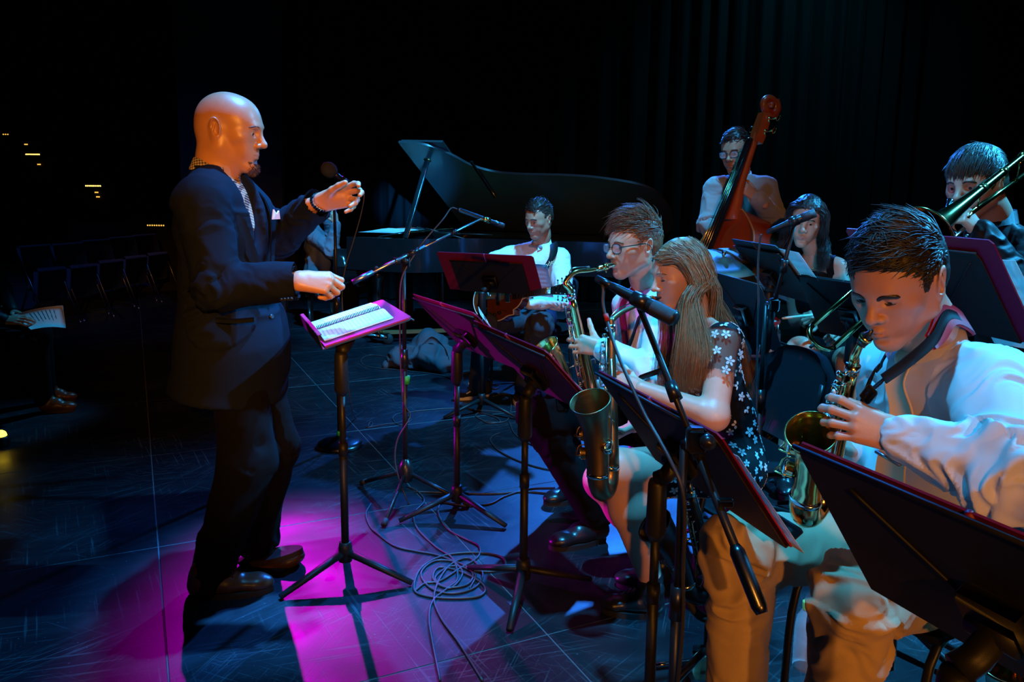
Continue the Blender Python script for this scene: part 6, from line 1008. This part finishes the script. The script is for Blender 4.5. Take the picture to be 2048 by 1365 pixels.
# ================================================================ STANDS, MICROPHONES, CHAIRS, CABLES
M['magenta_lit_paint'] = mat('magenta_lit_paint', (.085, .006, .05), .5, 0, .4, .12, 500); M['rule'] = mat('rule_ink', (.35, .30, .40), .7); M['red_band'] = mat('red_band', (.5, .02, .02), .5); M['black_folder'] = mat('black_folder', (.02, .02, .022), .5)  # first one: stand desk colour with the magenta stage light mixed in
M['clear'] = mat('clear_plastic', (.85, .9, .95), .08, alpha=.3); M['yellow_cap'] = mat('yellow_cap', (.75, .55, .12), .5)
def music_stand(q, yaw, tilt, base, label, w=.62, h=.35, dw=.50, dh=.31, folder=True, pages=None, legrot=.3, dshift=0.0, tube_r=.0145, foldcol='red_folder', group='music stands', desk='stand_paint'):
    """q: centre of the open folder, yaw: where the music faces, tilt: lean back, base: floor point"""
    a_ = math.radians(yaw); t_ = math.radians(tilt); n = vec(math.cos(a_), math.sin(a_), 0); wd = vec(-math.sin(a_), math.cos(a_), 0); u = vec(0, 0, 1) * math.cos(t_) - n * math.sin(t_); N = n * math.cos(t_) + vec(0, 0, 1) * math.sin(t_); R_ = np.stack([wd, u, N], 1); base = vec(base[0], base[1], 0)
    r = root('music_stand', label, 'music stand', base, group); D = q - N * .007 + wd * dshift - u * (h - dh) / 2
    cr = .03; P = [(-dw / 2, -dh / 2), (dw / 2, -dh / 2)] + [(dw / 2 - cr + cr * math.sin(k), dh / 2 - cr + cr * math.cos(k)) for k in np.linspace(1.57, 0, 5)] + [(-dw / 2 + cr - cr * math.sin(k), dh / 2 - cr + cr * math.cos(k)) for k in np.linspace(0, 1.57, 5)]
    ds = part('desk', prism(P, -.0015, .0015, R_, D), M[desk], r, False); part('desk_lip', join(prism([(-dw / 2, 0), (dw / 2, 0), (dw / 2, .052), (-dw / 2, .052)], -.0015, .0015, np.stack([wd, N, u], 1), D - u * dh / 2), prism([(-dw / 2, 0), (dw / 2, 0), (dw / 2, .012), (-dw / 2, .012)], -.0015, .0015, R_, D - u * dh / 2 + N * .052)), M['stand_paint'], ds, False)
    part('desk_fold', tube([D - wd * dw / 2 + u * dh / 2 - N * .004, D + wd * dw / 2 + u * dh / 2 - N * .004], .004, 6), M['stand_paint'], ds)
    for s in (-1, 1): part('desk_rib', tube(spline([D + wd * .05 * s - N * .004 - u * .04, D + wd * .14 * s - N * .004 + u * .05, D + wd * .21 * s - N * .004 + u * .12], 5), .0025, 6), M['stand_paint'], ds)
    hd = D - N * .03 - u * .02; top = vec(base[0], base[1], hd[2] - .05); part('tilt_bracket', box(D - N * .02 - u * .015, (.05, .045, .018), R_, .008), M['black_paint'], r); part('tilt_knuckle', join(rod(hd - wd * .035, hd + wd * .035, .020, None, 14), tube([hd, (hd + top) / 2 + vec(0, 0, -.01), top], [.020, .021, .022], 14)), M['black_paint'], r)
    zt = top[2]; z1 = zt - .16; part('handle_tube', tube([top, top - vec(0, 0, .012), top - vec(0, 0, .14), top - vec(0, 0, .16)], [.020, .024, .027, .017], 16), M['black_paint'], r); part('inner_tube', rod(vec(base[0], base[1], z1 + .01), vec(base[0], base[1], max(.45, zt * .55)), tube_r * .82, None, 14), M['black_paint'], r)
    zc = max(.45, zt * .60); part('outer_tube', join(rod(vec(base[0], base[1], .10), vec(base[0], base[1], zc), tube_r, None, 14), rod(vec(base[0], base[1], zc - .045), vec(base[0], base[1], zc + .004), tube_r * 1.2, None, 14)), M['black_paint'], r); hb = part('hub', lathe([(tube_r, .06), (.026, .062), (.026, .115), (.022, .135), (tube_r, .136)], 16, base), M['black_paint'], r)
    for k in range(3):
        w_ = legrot + k * 2.0944; d = vec(math.cos(w_), math.sin(w_), 0); s = np.cross((0, 0, 1), d); p0 = base + vec(0, 0, .095) + d * .012; p1 = base + d * .27 + vec(0, 0, .013); part('leg', join(tube([p0, p0 * .5 + p1 * .5, p1], [.017, .015, .012], 10, flat=.8)), M['black_paint'], r)
    if folder:
        fo = root('folder', 'open ' + ('dark red' if foldcol == 'red_folder' else 'black') + ' music folder on the ' + folder, 'folder', q, 'music folders'); 
        for s in (-1, 1): part('cover', prism([(.004 * s, -h / 2), (w / 2 * s, -h / 2), (w / 2 * s, h / 2 - .012), (w / 2 * s - .012 * s, h / 2), (.004 * s, h / 2)][::s], .0, .004, R_, q), M[foldcol], fo, False)
        part('spine', tube([q - u * h / 2, q + u * h / 2], .006, 8), M[foldcol], fo)
        for i, (cx, cy, pw, ph, rot, bend) in enumerate(pages or ()):
            c_, s_ = math.cos(rot), math.sin(rot); pg = lambda x, y: q + R_ @ vec(cx + x * c_ - y * s_, cy + x * s_ + y * c_, .006 + .0015 * i + bend * (x / pw + .5) ** 2 * (y / ph + .5))
            g = np.array([[pg(pw * (a - .5), ph * (b - .5)) for b in np.linspace(0, 1, 6)] for a in np.linspace(0, 1, 7)]); p_ = part('page', sheet(g, .0008), M['paper'], fo)
            for k in range(6): yq = ph * (.36 - .13 * k); part('stave', join(*[tube([pg(pw * a, yq - .004 * j) + N * .001 for a in (-.42, -.14, .14, .42)], .0007, 4) for j in range(5)]), M['ink'], p_, False)
            for k in range(14): xq = pw * random.uniform(-.4, .4); yq = ph * (.36 - .13 * random.randrange(6)) - .004 * random.randrange(5); part('note', join(box(pg(xq, yq) + N * .001, (.0035, .0026, .0005), R_), box(pg(xq + .003, yq + .010) + N * .001, (.0006, .010, .0005), R_)), M['ink'], p_, False)
    return r, R_, q
M['stand_paint'] = mat('stand_paint', (.018, .018, .020), .55, 0, .3, .12, 500)
PG = [(-.135, .01, .215, .28, .02, .0), (.14, .005, .215, .28, -.03, .01)]
music_stand(vec(-.194, 3.365, .853), 29.7, 43.5, G(914, 1028), 'music stand with purple lit desk, second to the right of the conductor', folder='stand nearest the guitarist\'s shoe', pages=PG, legrot=-2.7, dw=.60, dh=.335, desk='magenta_lit_paint')
music_stand(vec(.086, 2.747, .833), 24.2, 42.6, G(1046, 1188), 'black music stand in front of the man in glasses with purple lit back', folder='stand before the man in glasses', pages=PG + [(-.20, -.06, .215, .28, -.3, .0), (.235, .075, .09, .28, .25, .03)], legrot=-1.75, dw=.60, dh=.335, desk='magenta_lit_paint')
music_stand(vec(.427, 1.916, .823), 18.0, 35.7, vec(.372, 1.93, 0), 'black music stand in front of the young woman beside the boom microphone', folder='stand before the woman in the floral dress', pages=PG + [(-.22, -.045, .215, .28, -.08, .0)], legrot=.5, dw=.60, dh=.335, h=.335)
music_stand(vec(.67, 1.0, .916), 22.5, 34.1, vec(.60, .985, 0), 'large black music stand closest to the camera at the lower right', folder='stand closest to the camera', pages=PG, legrot=.2, dw=.61, dh=.345, h=.345)
music_stand(vec(-.145, 5.093, .914), 68.4, 37.1, G(963, 828), 'black music stand with red folder in front of the guitarist', folder='stand in front of the guitarist', pages=[(-.16, .0, .215, .28, 0, 0), (.0, -.015, .215, .28, .0, 0), (-.29, -.045, .215, .28, .04, .0)], legrot=-2.6, w=.66, h=.33, dw=.50, dh=.27)
music_stand(vec(1.268, 3.891, 1.075), 8.2, 39.8, vec(1.26, 3.9, 0), 'black music stand with pale pages between the drummer and the bass', folder='stand left of the drummer', pages=[(.13, .0, .22, .30, .0, .0), (-.16, 0, .22, .3, 0, 0), (-.30, -.01, .22, .32, .03, 0), (.22, -.08, .24, .3, .1, 0)], legrot=.2, foldcol='black_folder', w=.50)
music_stand(vec(1.288, 2.44, 1.189), 13.2, 33.9, vec(1.27, 2.46, 0), 'black music stand with wide red folder in front of the trombonist', folder='stand in front of the trombonist', pages=[(-.24, -.05, .24, .31, -.06, .0), (.14, 0, .215, .28, 0, 0)], legrot=.9)
q = A(1492, 612, 3.42); music_stand(q, 8, 22, vec(q[0], q[1], 0), 'empty black music stand behind the young woman\'s head', folder=None, legrot=.1)
q = A(1708, 622, 3.4); music_stand(q, 25, 30, vec(q[0], q[1], 0), 'black music stand with closed black folder beside the drummer\'s arm', folder='stand beside the drummer\'s arm', legrot=.4, foldcol='black_folder', w=.5, h=.31)
# conductor's stand with folder and spiral notebook
r, R_, q = music_stand(vec(-.589, 2.965, .955), 201.8, 74.2, G(692, 1152), 'black music stand with spiral notebook in front of the conductor', folder=None, w=.48, h=.33, dw=.48, dh=.33, legrot=-.28)
wd, u, N = R_.T
fo = root('folder', 'magenta lit red folder lying flat on the conductor\'s stand', 'folder', q, 'music folders'); part('cover', prism([(-.235, -.155), (.235, -.155), (.235, .150), (.222, .163), (-.222, .163), (-.235, .150)], .0, .006, R_, q - N * .004), M['red_folder'], fo, False)
nb = root('spiral_notebook', 'open spiral notebook with handwritten lines on the conductor\'s folder', 'notebook', q); 
for s in (-1, 1):
    g = np.array([[q + R_ @ vec(s * (.006 + .185 * a) - .012, -.145 + .255 * b, .010 + .014 * math.sin(math.pi * min(1, a * 1.15)) * (1 - a) + .004 * (1 - a)) for b in np.linspace(0, 1, 8)] for a in np.linspace(0, 1, 8)]); pg = part('page', sheet(g, .004 * s), M['paper'], nb)
    for k in range(17): yq = -.130 + .014 * k; part('ruled_line', strip(np.array([q + R_ @ vec(s * (.006 + .185 * a) - .012, yq, .0112 + .014 * math.sin(math.pi * min(1, a * 1.15)) * (1 - a) + .004 * (1 - a)) for a in np.linspace(.06, .97, 7)]), u, None, .0003, .0012), M['rule'], pg, False)
M_t = np.linspace(0, 1, 360); part('wire_coil', tube(np.array([q + R_ @ vec(-.012 + .0105 * math.cos(v * 6.2832 * 40), -.14 + .245 * v, .018 + .0105 * math.sin(v * 6.2832 * 40)) for v in M_t]), .0017, 5), M['black_metal'], nb)
# ---------------------------------------------------------------- microphones
def mic_tripod(r, b, H_, legs, m, zleg=.20):
    part('pole', join(rod(b + vec(0, 0, .13), b + vec(0, 0, H_ * .62), .0125, None, 14), rod(b + vec(0, 0, H_ * .6), b + vec(0, 0, H_), .0095, None, 12)), m, r); part('clutch', rod(b + vec(0, 0, H_ * .58), b + vec(0, 0, H_ * .66), .018, .016, 14), M['black_plastic'], r); part('hub', lathe([(.012, .09), (.032, .10), (.036, .13), (.034, .17), (.018, .20), (.0125, .205)], 14, b), M['black_plastic'], r)
    for d in legs:
        d = nrm((d[0], d[1], 0)); a, e = b + d * .02 + vec(0, 0, .135), b + d * .30 + vec(0, 0, .018); lg = part('leg', rod(a, e, .0095, None, 10), m, r); part('rubber_foot', tube([e - nrm(e - a) * .02, e + nrm(e - a) * .012], [.013, .014], 10), M['rubber'], lg)
def condenser(r, a, b, m, clip=True):
    d = nrm(b - a); L_ = np.linalg.norm(b - a); part('microphone_body', tube([a, a + d * .01, a + d * L_ * .80, a + d * L_ * .81, b], [.007, .0105, .0105, .0112, .0112], 16), m, r); g = part('capsule_grille', tube([b - d * .03, b + d * .003], .0118, 16), M['mic_grille'], r)
    for k in range(3): part('grille_slot', lathe([(.0121, -.0012), (.0121, .0012)], 16, b - d * (.006 + .008 * k), d), M['black_plastic'], g)
# boom stand by the conductor
b = G(812, 1002); r = root('boom_microphone_stand', 'silver boom microphone stand with slim condenser microphone and green tape', 'microphone stand', b, 'boom microphone stands'); piv = A(812, 522, b[1]); mic_tripod(r, b, piv[2] - .03, (G(722, 970) - b, G(752, 1076) - b, G(985, 1020) - b), M['black_metal'])
part('height_tape', tube([A(814, 752, b[1]), A(813, 768, b[1])], .0145, 14), M['green_tape'], r); e0, e1 = A(705, 565, b[1] - .12), A(962, 438, b[1] + .14); bd = part('boom_arm', join(rod(e0 * .72 + e1 * .28, e1, .0065, None, 12), rod(e0, e0 * .45 + e1 * .55, .0085, None, 12)), M['steel'], r); part('counterweight', rod(e0, e0 * .85 + e1 * .15, .0125, None, 14), M['steel'], bd); part('arm_clutch', rod(e0 * .58 + e1 * .42, e0 * .50 + e1 * .50, .0125, None, 14), M['black_plastic'], bd); part('arm_clutch', rod(e0 * .24 + e1 * .76, e0 * .2 + e1 * .8, .0105, None, 12), M['black_plastic'], bd)
part('pivot', join(box(piv, (.02, .014, .03), None, .006), rod(piv - vec(0, .03, 0), piv + vec(0, .02, 0), .014)), M['black_metal'], r); part('pivot_knob', lathe([(.0, 0), (.018, 0), (.016, .025), (0, .028)], 10, piv - vec(.028, .02, .0), (-.8, -.5, 0)), M['black_plastic'], r); part('cable_clip', ball(e0 * .82 + e1 * .18 + vec(0, -.01, .012), .008), M['rubber'], bd)
c0, c1 = A(915, 419, b[1] + .09), A(1006, 452, b[1] + .20); mc = root('condenser_microphone', 'slim gold and black condenser microphone on the end of the boom', 'microphone', (c0 + c1) / 2); condenser(mc, c0, c1, M['gun']); part('clip', tube([c0 * .45 + c1 * .55, c0 * .3 + c1 * .7], .0135, 14), M['gold'], mc); part('clip_joint', rod(e1, c0 * .4 + c1 * .6, .007), M['gold'], mc)
solo('microphone_cable', tube(spline([c0, c0 + vec(-.03, 0, .004), A(885, 440, b[1] + .03), A(850, 480, b[1]), A(830, 508, b[1]), A(803, 560, b[1] - .02), A(800, 640, b[1] - .02), A(801, 720, b[1] - .02), A(806, 800, b[1] - .02), A(820, 830, b[1] + .0), A(812, 850, b[1] - .02), A(795, 880, b[1] - .02), A(790, 920, b[1] - .03), A(800, 965, b[1] - .04), G(818, 1010)], 8), .0035, 8), M['cable'], 'thin black cable running down the silver boom microphone stand', 'cable', 'microphone cables')
# straight stand with round base
b = G(680, 893); r = root('round_base_microphone_stand', 'straight black microphone stand with heavy round base', 'microphone stand', b); H_ = A(684, 395, b[1])[2]; part('base', lathe([(0, 0), (.125, 0), (.130, .008), (.124, .022), (.100, .036), (.055, .046), (.025, .052), (.018, .062), (.0, .062)], 40, b), M['gun'], r); part('pole', join(rod(b + vec(0, 0, .055), b + vec(0, 0, .80), .0125, None, 14), rod(b + vec(0, 0, .78), b + vec(0, 0, H_), .0085, None, 12)), M['black_metal'], r); part('clutch', rod(b + vec(0, 0, .77), b + vec(0, 0, .85), .017, None, 14), M['black_plastic'], r); part('base_tape', rod(b + vec(0, 0, .065), b + vec(0, 0, .09), .015, None, 14), M['green_tape'], r)
h = A(658, 340, b[1] - .05); t_ = A(700, 372, b[1] + .03); mc = root('windscreen_microphone', 'handheld microphone with dark foam windscreen above the conductor\'s hand', 'microphone', h); d = nrm(t_ - h); V, F = ball(h, (.046, .041, .041), 28, 18, frame(d, (0, 0, 1))); V = V + (V - h) * ((vnoise(V * 160) - .5) * .10)[:, None]; part('windscreen', (V, F), M['foam'], mc); part('microphone_body', tube([h + d * .03, h + d * .06, t_ + d * .05], [.017, .0165, .011], 16), M['black_plastic'], mc); part('clip', join(tube([h + d * .085, h + d * .125], .020, 14), rod(h + d * .105, b + vec(0, 0, H_), .010)), M['black_plastic'], mc)
solo('hanging_cable', tube(spline([t_ + d * .05, A(728, 388, b[1]), A(722, 430, b[1]), A(705, 490, b[1]), A(690, 540, b[1]), A(684, 600, b[1] - .02), A(692, 690, b[1] - .02), A(700, 800, b[1]), G(712, 838), G(735, 856), G(745, 850), G(741, 845), G(738, 855), G(770, 850), G(800, 846), G(815, 836), G(800, 828), G(785, 838), G(800, 852), G(822, 842), G(815, 828), G(850, 822), G(910, 818), G(960, 822), G(1010, 826)], 8) + vec(0, 0, .003), .0035, 8), M['cable'], 'thin brown cable hanging from the windscreen microphone to the floor', 'cable', 'microphone cables')
# boom stand at the young woman
b = vec(.365, 1.62, 0); r = root('boom_microphone_stand', 'black boom microphone stand rising between the woman and the khaki trousers', 'microphone stand', b, 'boom microphone stands'); piv = A(1392, 880, 1.60); top = vec(b[0], b[1], piv[2] - .02); mic_tripod(r, b, piv[2] - .02, ((-1, .1), (.5, -.8), (.5, .8)), M['black_metal']); e0, e1 = A(1524, 1228, 1.47), A(1272, 598, 1.86); bd = part('boom_arm', join(rod(e0 * .55 + e1 * .45, e1, .0075, None, 12), rod(e0 * .95 + e1 * .05, e0 * .52 + e1 * .48, .0095, None, 12)), M['black_metal'], r); part('counterweight', tube([e0, e0 * .98 + e1 * .02, e0 * .83 + e1 * .17, e0 * .81 + e1 * .19], [.012, .016, .016, .010], 16), M['gun'], bd); part('arm_clutch', rod(e0 * .36 + e1 * .64, e0 * .30 + e1 * .70, .015, .013, 14), M['black_plastic'], bd); part('arm_clutch', rod(e0 * .55 + e1 * .45, e0 * .5 + e1 * .5, .014, .014, 14), M['black_plastic'], bd); part('cable_clip', box(e0 * .68 + e1 * .32 + vec(.015, -.01, 0), (.016, .01, .008), None, .003), M['black_plastic'], bd)
part('pivot', join(box(piv, (.02, .018, .028), None, .008), rod(top, piv, .012)), M['black_metal'], r); part('pivot_knob', lathe([(.0, 0), (.013, .0), (.017, .012), (.013, .026), (0, .03)], 14, piv + vec(.012, -.02, .004), (.3, -1, .1)), M['black_plastic'], r)
c0, c1 = A(1222, 572, 1.88), A(1352, 640, 1.76); mc = root('instrument_microphone', 'thick black instrument microphone in front of the young woman\'s mouth', 'microphone', (c0 + c1) / 2); d = nrm(c1 - c0); L_ = np.linalg.norm(c1 - c0); part('microphone_body', tube([c0, c0 + d * .02, c0 + d * L_ * .35, c0 + d * L_ * .60, c0 + d * L_ * .62, c1 - d * .006, c1], [.0095, .0115, .0135, .0165, .018, .018, .015], 20), M['black_metal'], mc); g = part('capsule_grille', tube([c0 + d * L_ * .66, c1 - d * .004], .0186, 20, False), M['mic_grille'], mc)
part('clip', join(tube([c0 + d * L_ * .36, c0 + d * L_ * .58], [.0175, .0195], 16), rod(c0 + d * L_ * .45, e1, .010)), M['black_plastic'], mc); part('cable_plug', rod(c0 - d * .045, c0 + d * .01, .0085, .0095, 14), M['black_plastic'], mc)
cb = [c0 - d * .04, A(1206, 575, 1.89), A(1206, 610, 1.88), A(1216, 650, 1.86), A(1240, 720, 1.80), A(1290, 830, 1.70), A(1340, 920, 1.60), A(1368, 1000, 1.57), A(1366, 1150, 1.59), A(1362, 1300, 1.59), vec(.34, 1.58, .006), vec(.30, 1.45, .006), vec(.25, 1.2, .006)]; o = solo('microphone_cable', tube(spline(cb, 8), .0042, 8), M['cable'], 'black cable with a red band hanging from the instrument microphone', 'cable', 'microphone cables'); part('red_band', rod(A(1211, 628, 1.87), A(1215, 642, 1.865), .0062, None, 10), M['red_band'], o)
# microphone before the drummer
c0, c1 = A(1533, 465, 3.05), A(1630, 426, 3.0); st = vec(A(1530, 700, 3.1)[0], 3.12, 0); r = root('boom_microphone_stand', 'black boom microphone stand in front of the drummer', 'microphone stand', st, 'boom microphone stands'); j = A(1548, 610, 3.1); mic_tripod(r, st, j[2], ((-1, .3), (.6, -.7), (.5, .8)), M['black_metal']); e1 = A(1588, 452, 3.03); part('boom_arm', join(rod(A(1535, 700, 3.12), j, .010), rod(j, e1, .008)), M['black_metal'], r); part('pivot', join(box(j, (.02, .018, .026), None, .008), rod(vec(st[0], st[1], j[2]), j, .010)), M['black_metal'], r); part('arm_clutch', rod(A(1570, 520, 3.06), A(1566, 545, 3.07), .014), M['black_plastic'], r)
mc = root('instrument_microphone', 'long black microphone pointing across the drummer\'s face', 'microphone', (c0 + c1) / 2); d = nrm(c1 - c0); L_ = np.linalg.norm(c1 - c0); part('microphone_body', tube([c0, c0 + d * .03, c0 + d * L_ * .4, c0 + d * L_ * .6, c1], [.0085, .0105, .0125, .0165, .0165], 18), M['black_metal'], mc); part('capsule_grille', tube([c1 - d * .05, c1 + d * .002], .0170, 18), M['mic_grille'], mc); part('clip', join(tube([c0 + d * L_ * .48, c0 + d * L_ * .66], .019, 14), rod(c0 + d * L_ * .56, e1, .009)), M['black_plastic'], mc)
solo('microphone_cable', tube(spline([c0 - d * .02, A(1520, 480, 3.06), A(1516, 530, 3.08), A(1517, 620, 3.1), A(1514, 720, 3.1), A(1512, 860, 3.1), vec(st[0] - .03, 3.05, .006)], 8), .0042, 8), M['cable'], 'black cable hanging from the microphone before the drummer', 'cable', 'microphone cables')
# ---------------------------------------------------------------- chairs
def chair(c, d, label, seat=.455, sc=1.0, back_h=.355):
    R_ = frame(d, (0, 0, 1)); X = lambda a, b, z: vec(c[0], c[1], 0) + R_ @ vec(a, b, z) * sc; r = root('orchestra_chair', label, 'chair', vec(c[0], c[1], 0), 'orchestra chairs'); part('seat', box(X(.0, 0, seat), (.225, .235, .03), R_, .026), M['chair_fabric'], r)
    g = []
    for i, z in enumerate(np.linspace(0, 1, 9)):
        w_ = .225 * (1 - .9 * max(0, (z - .72) / .28) ** 3 * .28) * (1 - .25 * max(0, (.12 - z) / .12)); g.append([X(-.225 - .10 * z + .03 * (1 - (2 * v - 1) ** 2) * -1, (2 * v - 1) * w_, seat + .035 + back_h * z - .035 * (2 * v - 1) ** 4 * max(0, z - .6) * 2) for v in np.linspace(0, 1, 11)])
    part('backrest', sheet(np.array(g), .035), M['chair_fabric'], r)
    for s in (-1, 1):
        part('leg', tube(spline([X(-.27, .20 * s, seat + .30), X(-.22, .20 * s, seat - .03), X(-.25, .21 * s, .0)], 6), .0115, 8), M['black_metal'], r); part('leg', tube(spline([X(-.15, .20 * s, seat - .035), X(.17, .20 * s, seat - .04), X(.22, .205 * s, .0)], 6), .0115, 8), M['black_metal'], r); part('back_support', tube(spline([X(-.20, .09 * s, seat - .02), X(-.30, .09 * s, seat + .06), X(-.345, .09 * s, seat + .22)], 5), .012, 8), M['black_metal'], r)
    part('stretcher', rod(X(-.23, -.205, .18), X(-.23, .205, .18), .009), M['black_metal'], r)
chair((.83, 2.98), (-.95, -.25, 0), 'black padded chair with visible backrest behind the young woman in the dress'); chair((.66, 3.45), (-.95, -.3, 0), 'black padded chair under the man in glasses'); chair((1.06, 1.98), (-.88, -.45, 0), 'black padded chair under the man in khaki trousers'); chair((.14, 5.68), (-.5, -.85, 0), 'dark padded chair under the guitarist')
# ---------------------------------------------------------------- floor things
def floor_cable(name, pts, label, r_=.0042, lift=None): P = spline([G(x, y) for x, y in pts], 9); P[:, 2] = r_ + .0006 + (0 if lift is None else lift(np.linspace(0, 1, len(P)))); return solo(name, tube(P, r_, 8), M['cable'], label, 'cable', 'cables on the floor')
floor_cable('floor_cable', [(965, 1365), (918, 1290), (882, 1240), (868, 1200), (880, 1160), (905, 1130), (940, 1120), (965, 1150), (950, 1178), (905, 1190), (862, 1180), (842, 1150), (870, 1125), (915, 1128), (945, 1148), (935, 1172), (890, 1178), (866, 1160), (880, 1138), (930, 1150), (968, 1175), (960, 1195), (905, 1200), (850, 1195), (828, 1180), (842, 1140), (885, 1115), (945, 1108), (1000, 1115), (1010, 1135), (985, 1146), (940, 1144)], 'long black cable coiled in a heap left of the centre music stand')
floor_cable('floor_cable', [(880, 1365), (865, 1290), (858, 1240), (866, 1205), (895, 1180), (915, 1160), (905, 1120), (870, 1095), (835, 1060), (828, 1030), (848, 1005), (835, 985), (815, 975)], 'black cable running from the microphone stand foot through the cable heap')
floor_cable('floor_cable', [(830, 1185), (850, 1170), (880, 1165), (920, 1140), (955, 1118), (958, 1095), (930, 1080), (895, 1060), (877, 1030), (885, 1008), (930, 1014), (980, 1010), (1010, 995), (1060, 980), (1110, 978)], 'black cable looping behind the cable heap toward the man in glasses')
floor_cable('floor_cable', [(742, 1010), (732, 1030), (740, 1055), (755, 1070), (790, 1095), (830, 1105), (870, 1112), (905, 1125), (925, 1150), (900, 1180), (870, 1160), (905, 1135), (950, 1150), (940, 1180)], 'black cable curving around the tripod foot of the silver boom stand')
floor_cable('floor_cable', [(830, 986), (900, 988), (980, 990), (1050, 986), (1110, 990), (1150, 985)], 'straight black cable behind the stand bases')
floor_cable('floor_cable', [(780, 716), (740, 712), (722, 722), (735, 735), (800, 742), (880, 752), (915, 765), (905, 757), (935, 748), (955, 738), (985, 770), (1000, 772), (990, 780), (970, 772), (1020, 768), (1055, 765)], 'blue lit cable curving from the sandbag to the guitarist', .0048)
floor_cable('floor_cable', [(1000, 868), (985, 875), (982, 886), (1000, 905), (1040, 925), (1090, 940), (1160, 950)], 'black cable running from the guitarist stand to the right', .0045)
floor_cable('floor_cable', [(1018, 845), (1030, 870), (1060, 890), (1100, 900)], 'short black cable behind the second music stand', .0045)
floor_cable('floor_cable', [(958, 838), (975, 848), (1000, 846), (990, 836), (960, 828), (952, 835), (975, 845), (1015, 842), (1022, 800), (1010, 790), (985, 795)], 'small coil of cable at the foot of the guitarist\'s stand', .0045)
# sandbag
def sandbag():
    c = G(852, 735); r = root('sandbag', 'dark blue saddle sandbag slumped on the floor near the piano', 'sandbag', c); Fd = Fld(.012)
    Fd.ell(c + vec(-.10, .0, .08), (.20, .15, .10), None, .05).ell(c + vec(.10, -.08, .09), (.19, .17, .11), frame((1, -.3, -.2), (0, 0, 1)), .03).ell(c + vec(.02, .08, .17), (.14, .12, .12), None, .04).cone(c + vec(-.30, -.05, .02), c + vec(-.1, 0, .05), .03, .08, .05); Fd.cut(c, (0, 0, -1)); V, F = Fd.mesh(); V = relax(V, F, 1); V = wrinkle(V, F, [(c + vec(-.3, 0, .1), c + vec(.3, -.1, .1), 1, .09, None)], .03, 2.0); V[:, 2] = np.maximum(V[:, 2], .002); part('bag', (V, F), M['bag'], r)
    part('handle', strip(spline([c + vec(-.02, -.12, .19), c + vec(.06, -.10, .25), c + vec(.16, -.14, .17), c + vec(.20, -.22, .10)], 6), (.2, .1, .9), None, .006, .05), M['bag'], r)
M['bag'] = mat('bag_canvas', (.05, .055, .07), .8, 0, .3, .4, 200); sandbag()
# water bottle beside the khaki trousers
b = vec(.625, 1.62 + .55, 0); b = G(1608, 1335); b = vec(b[0], b[1], 0); r = root('water_bottle', 'clear water bottle with yellow cap on the floor between the khaki legs', 'bottle', b); h = A(1612, 1205, b[1])[2]; part('bottle', lathe([(0, .0), (.034, .0), (.036, .01), (.036, h * .62), (.030, h * .78), (.015, h * .9), (.014, h * .93)], 24, b), M['clear'], r); part('cap', lathe([(.0175, h * .90), (.0175, h), (.016, h * 1.01), (0, h * 1.01)], 20, b), M['yellow_cap'], r)
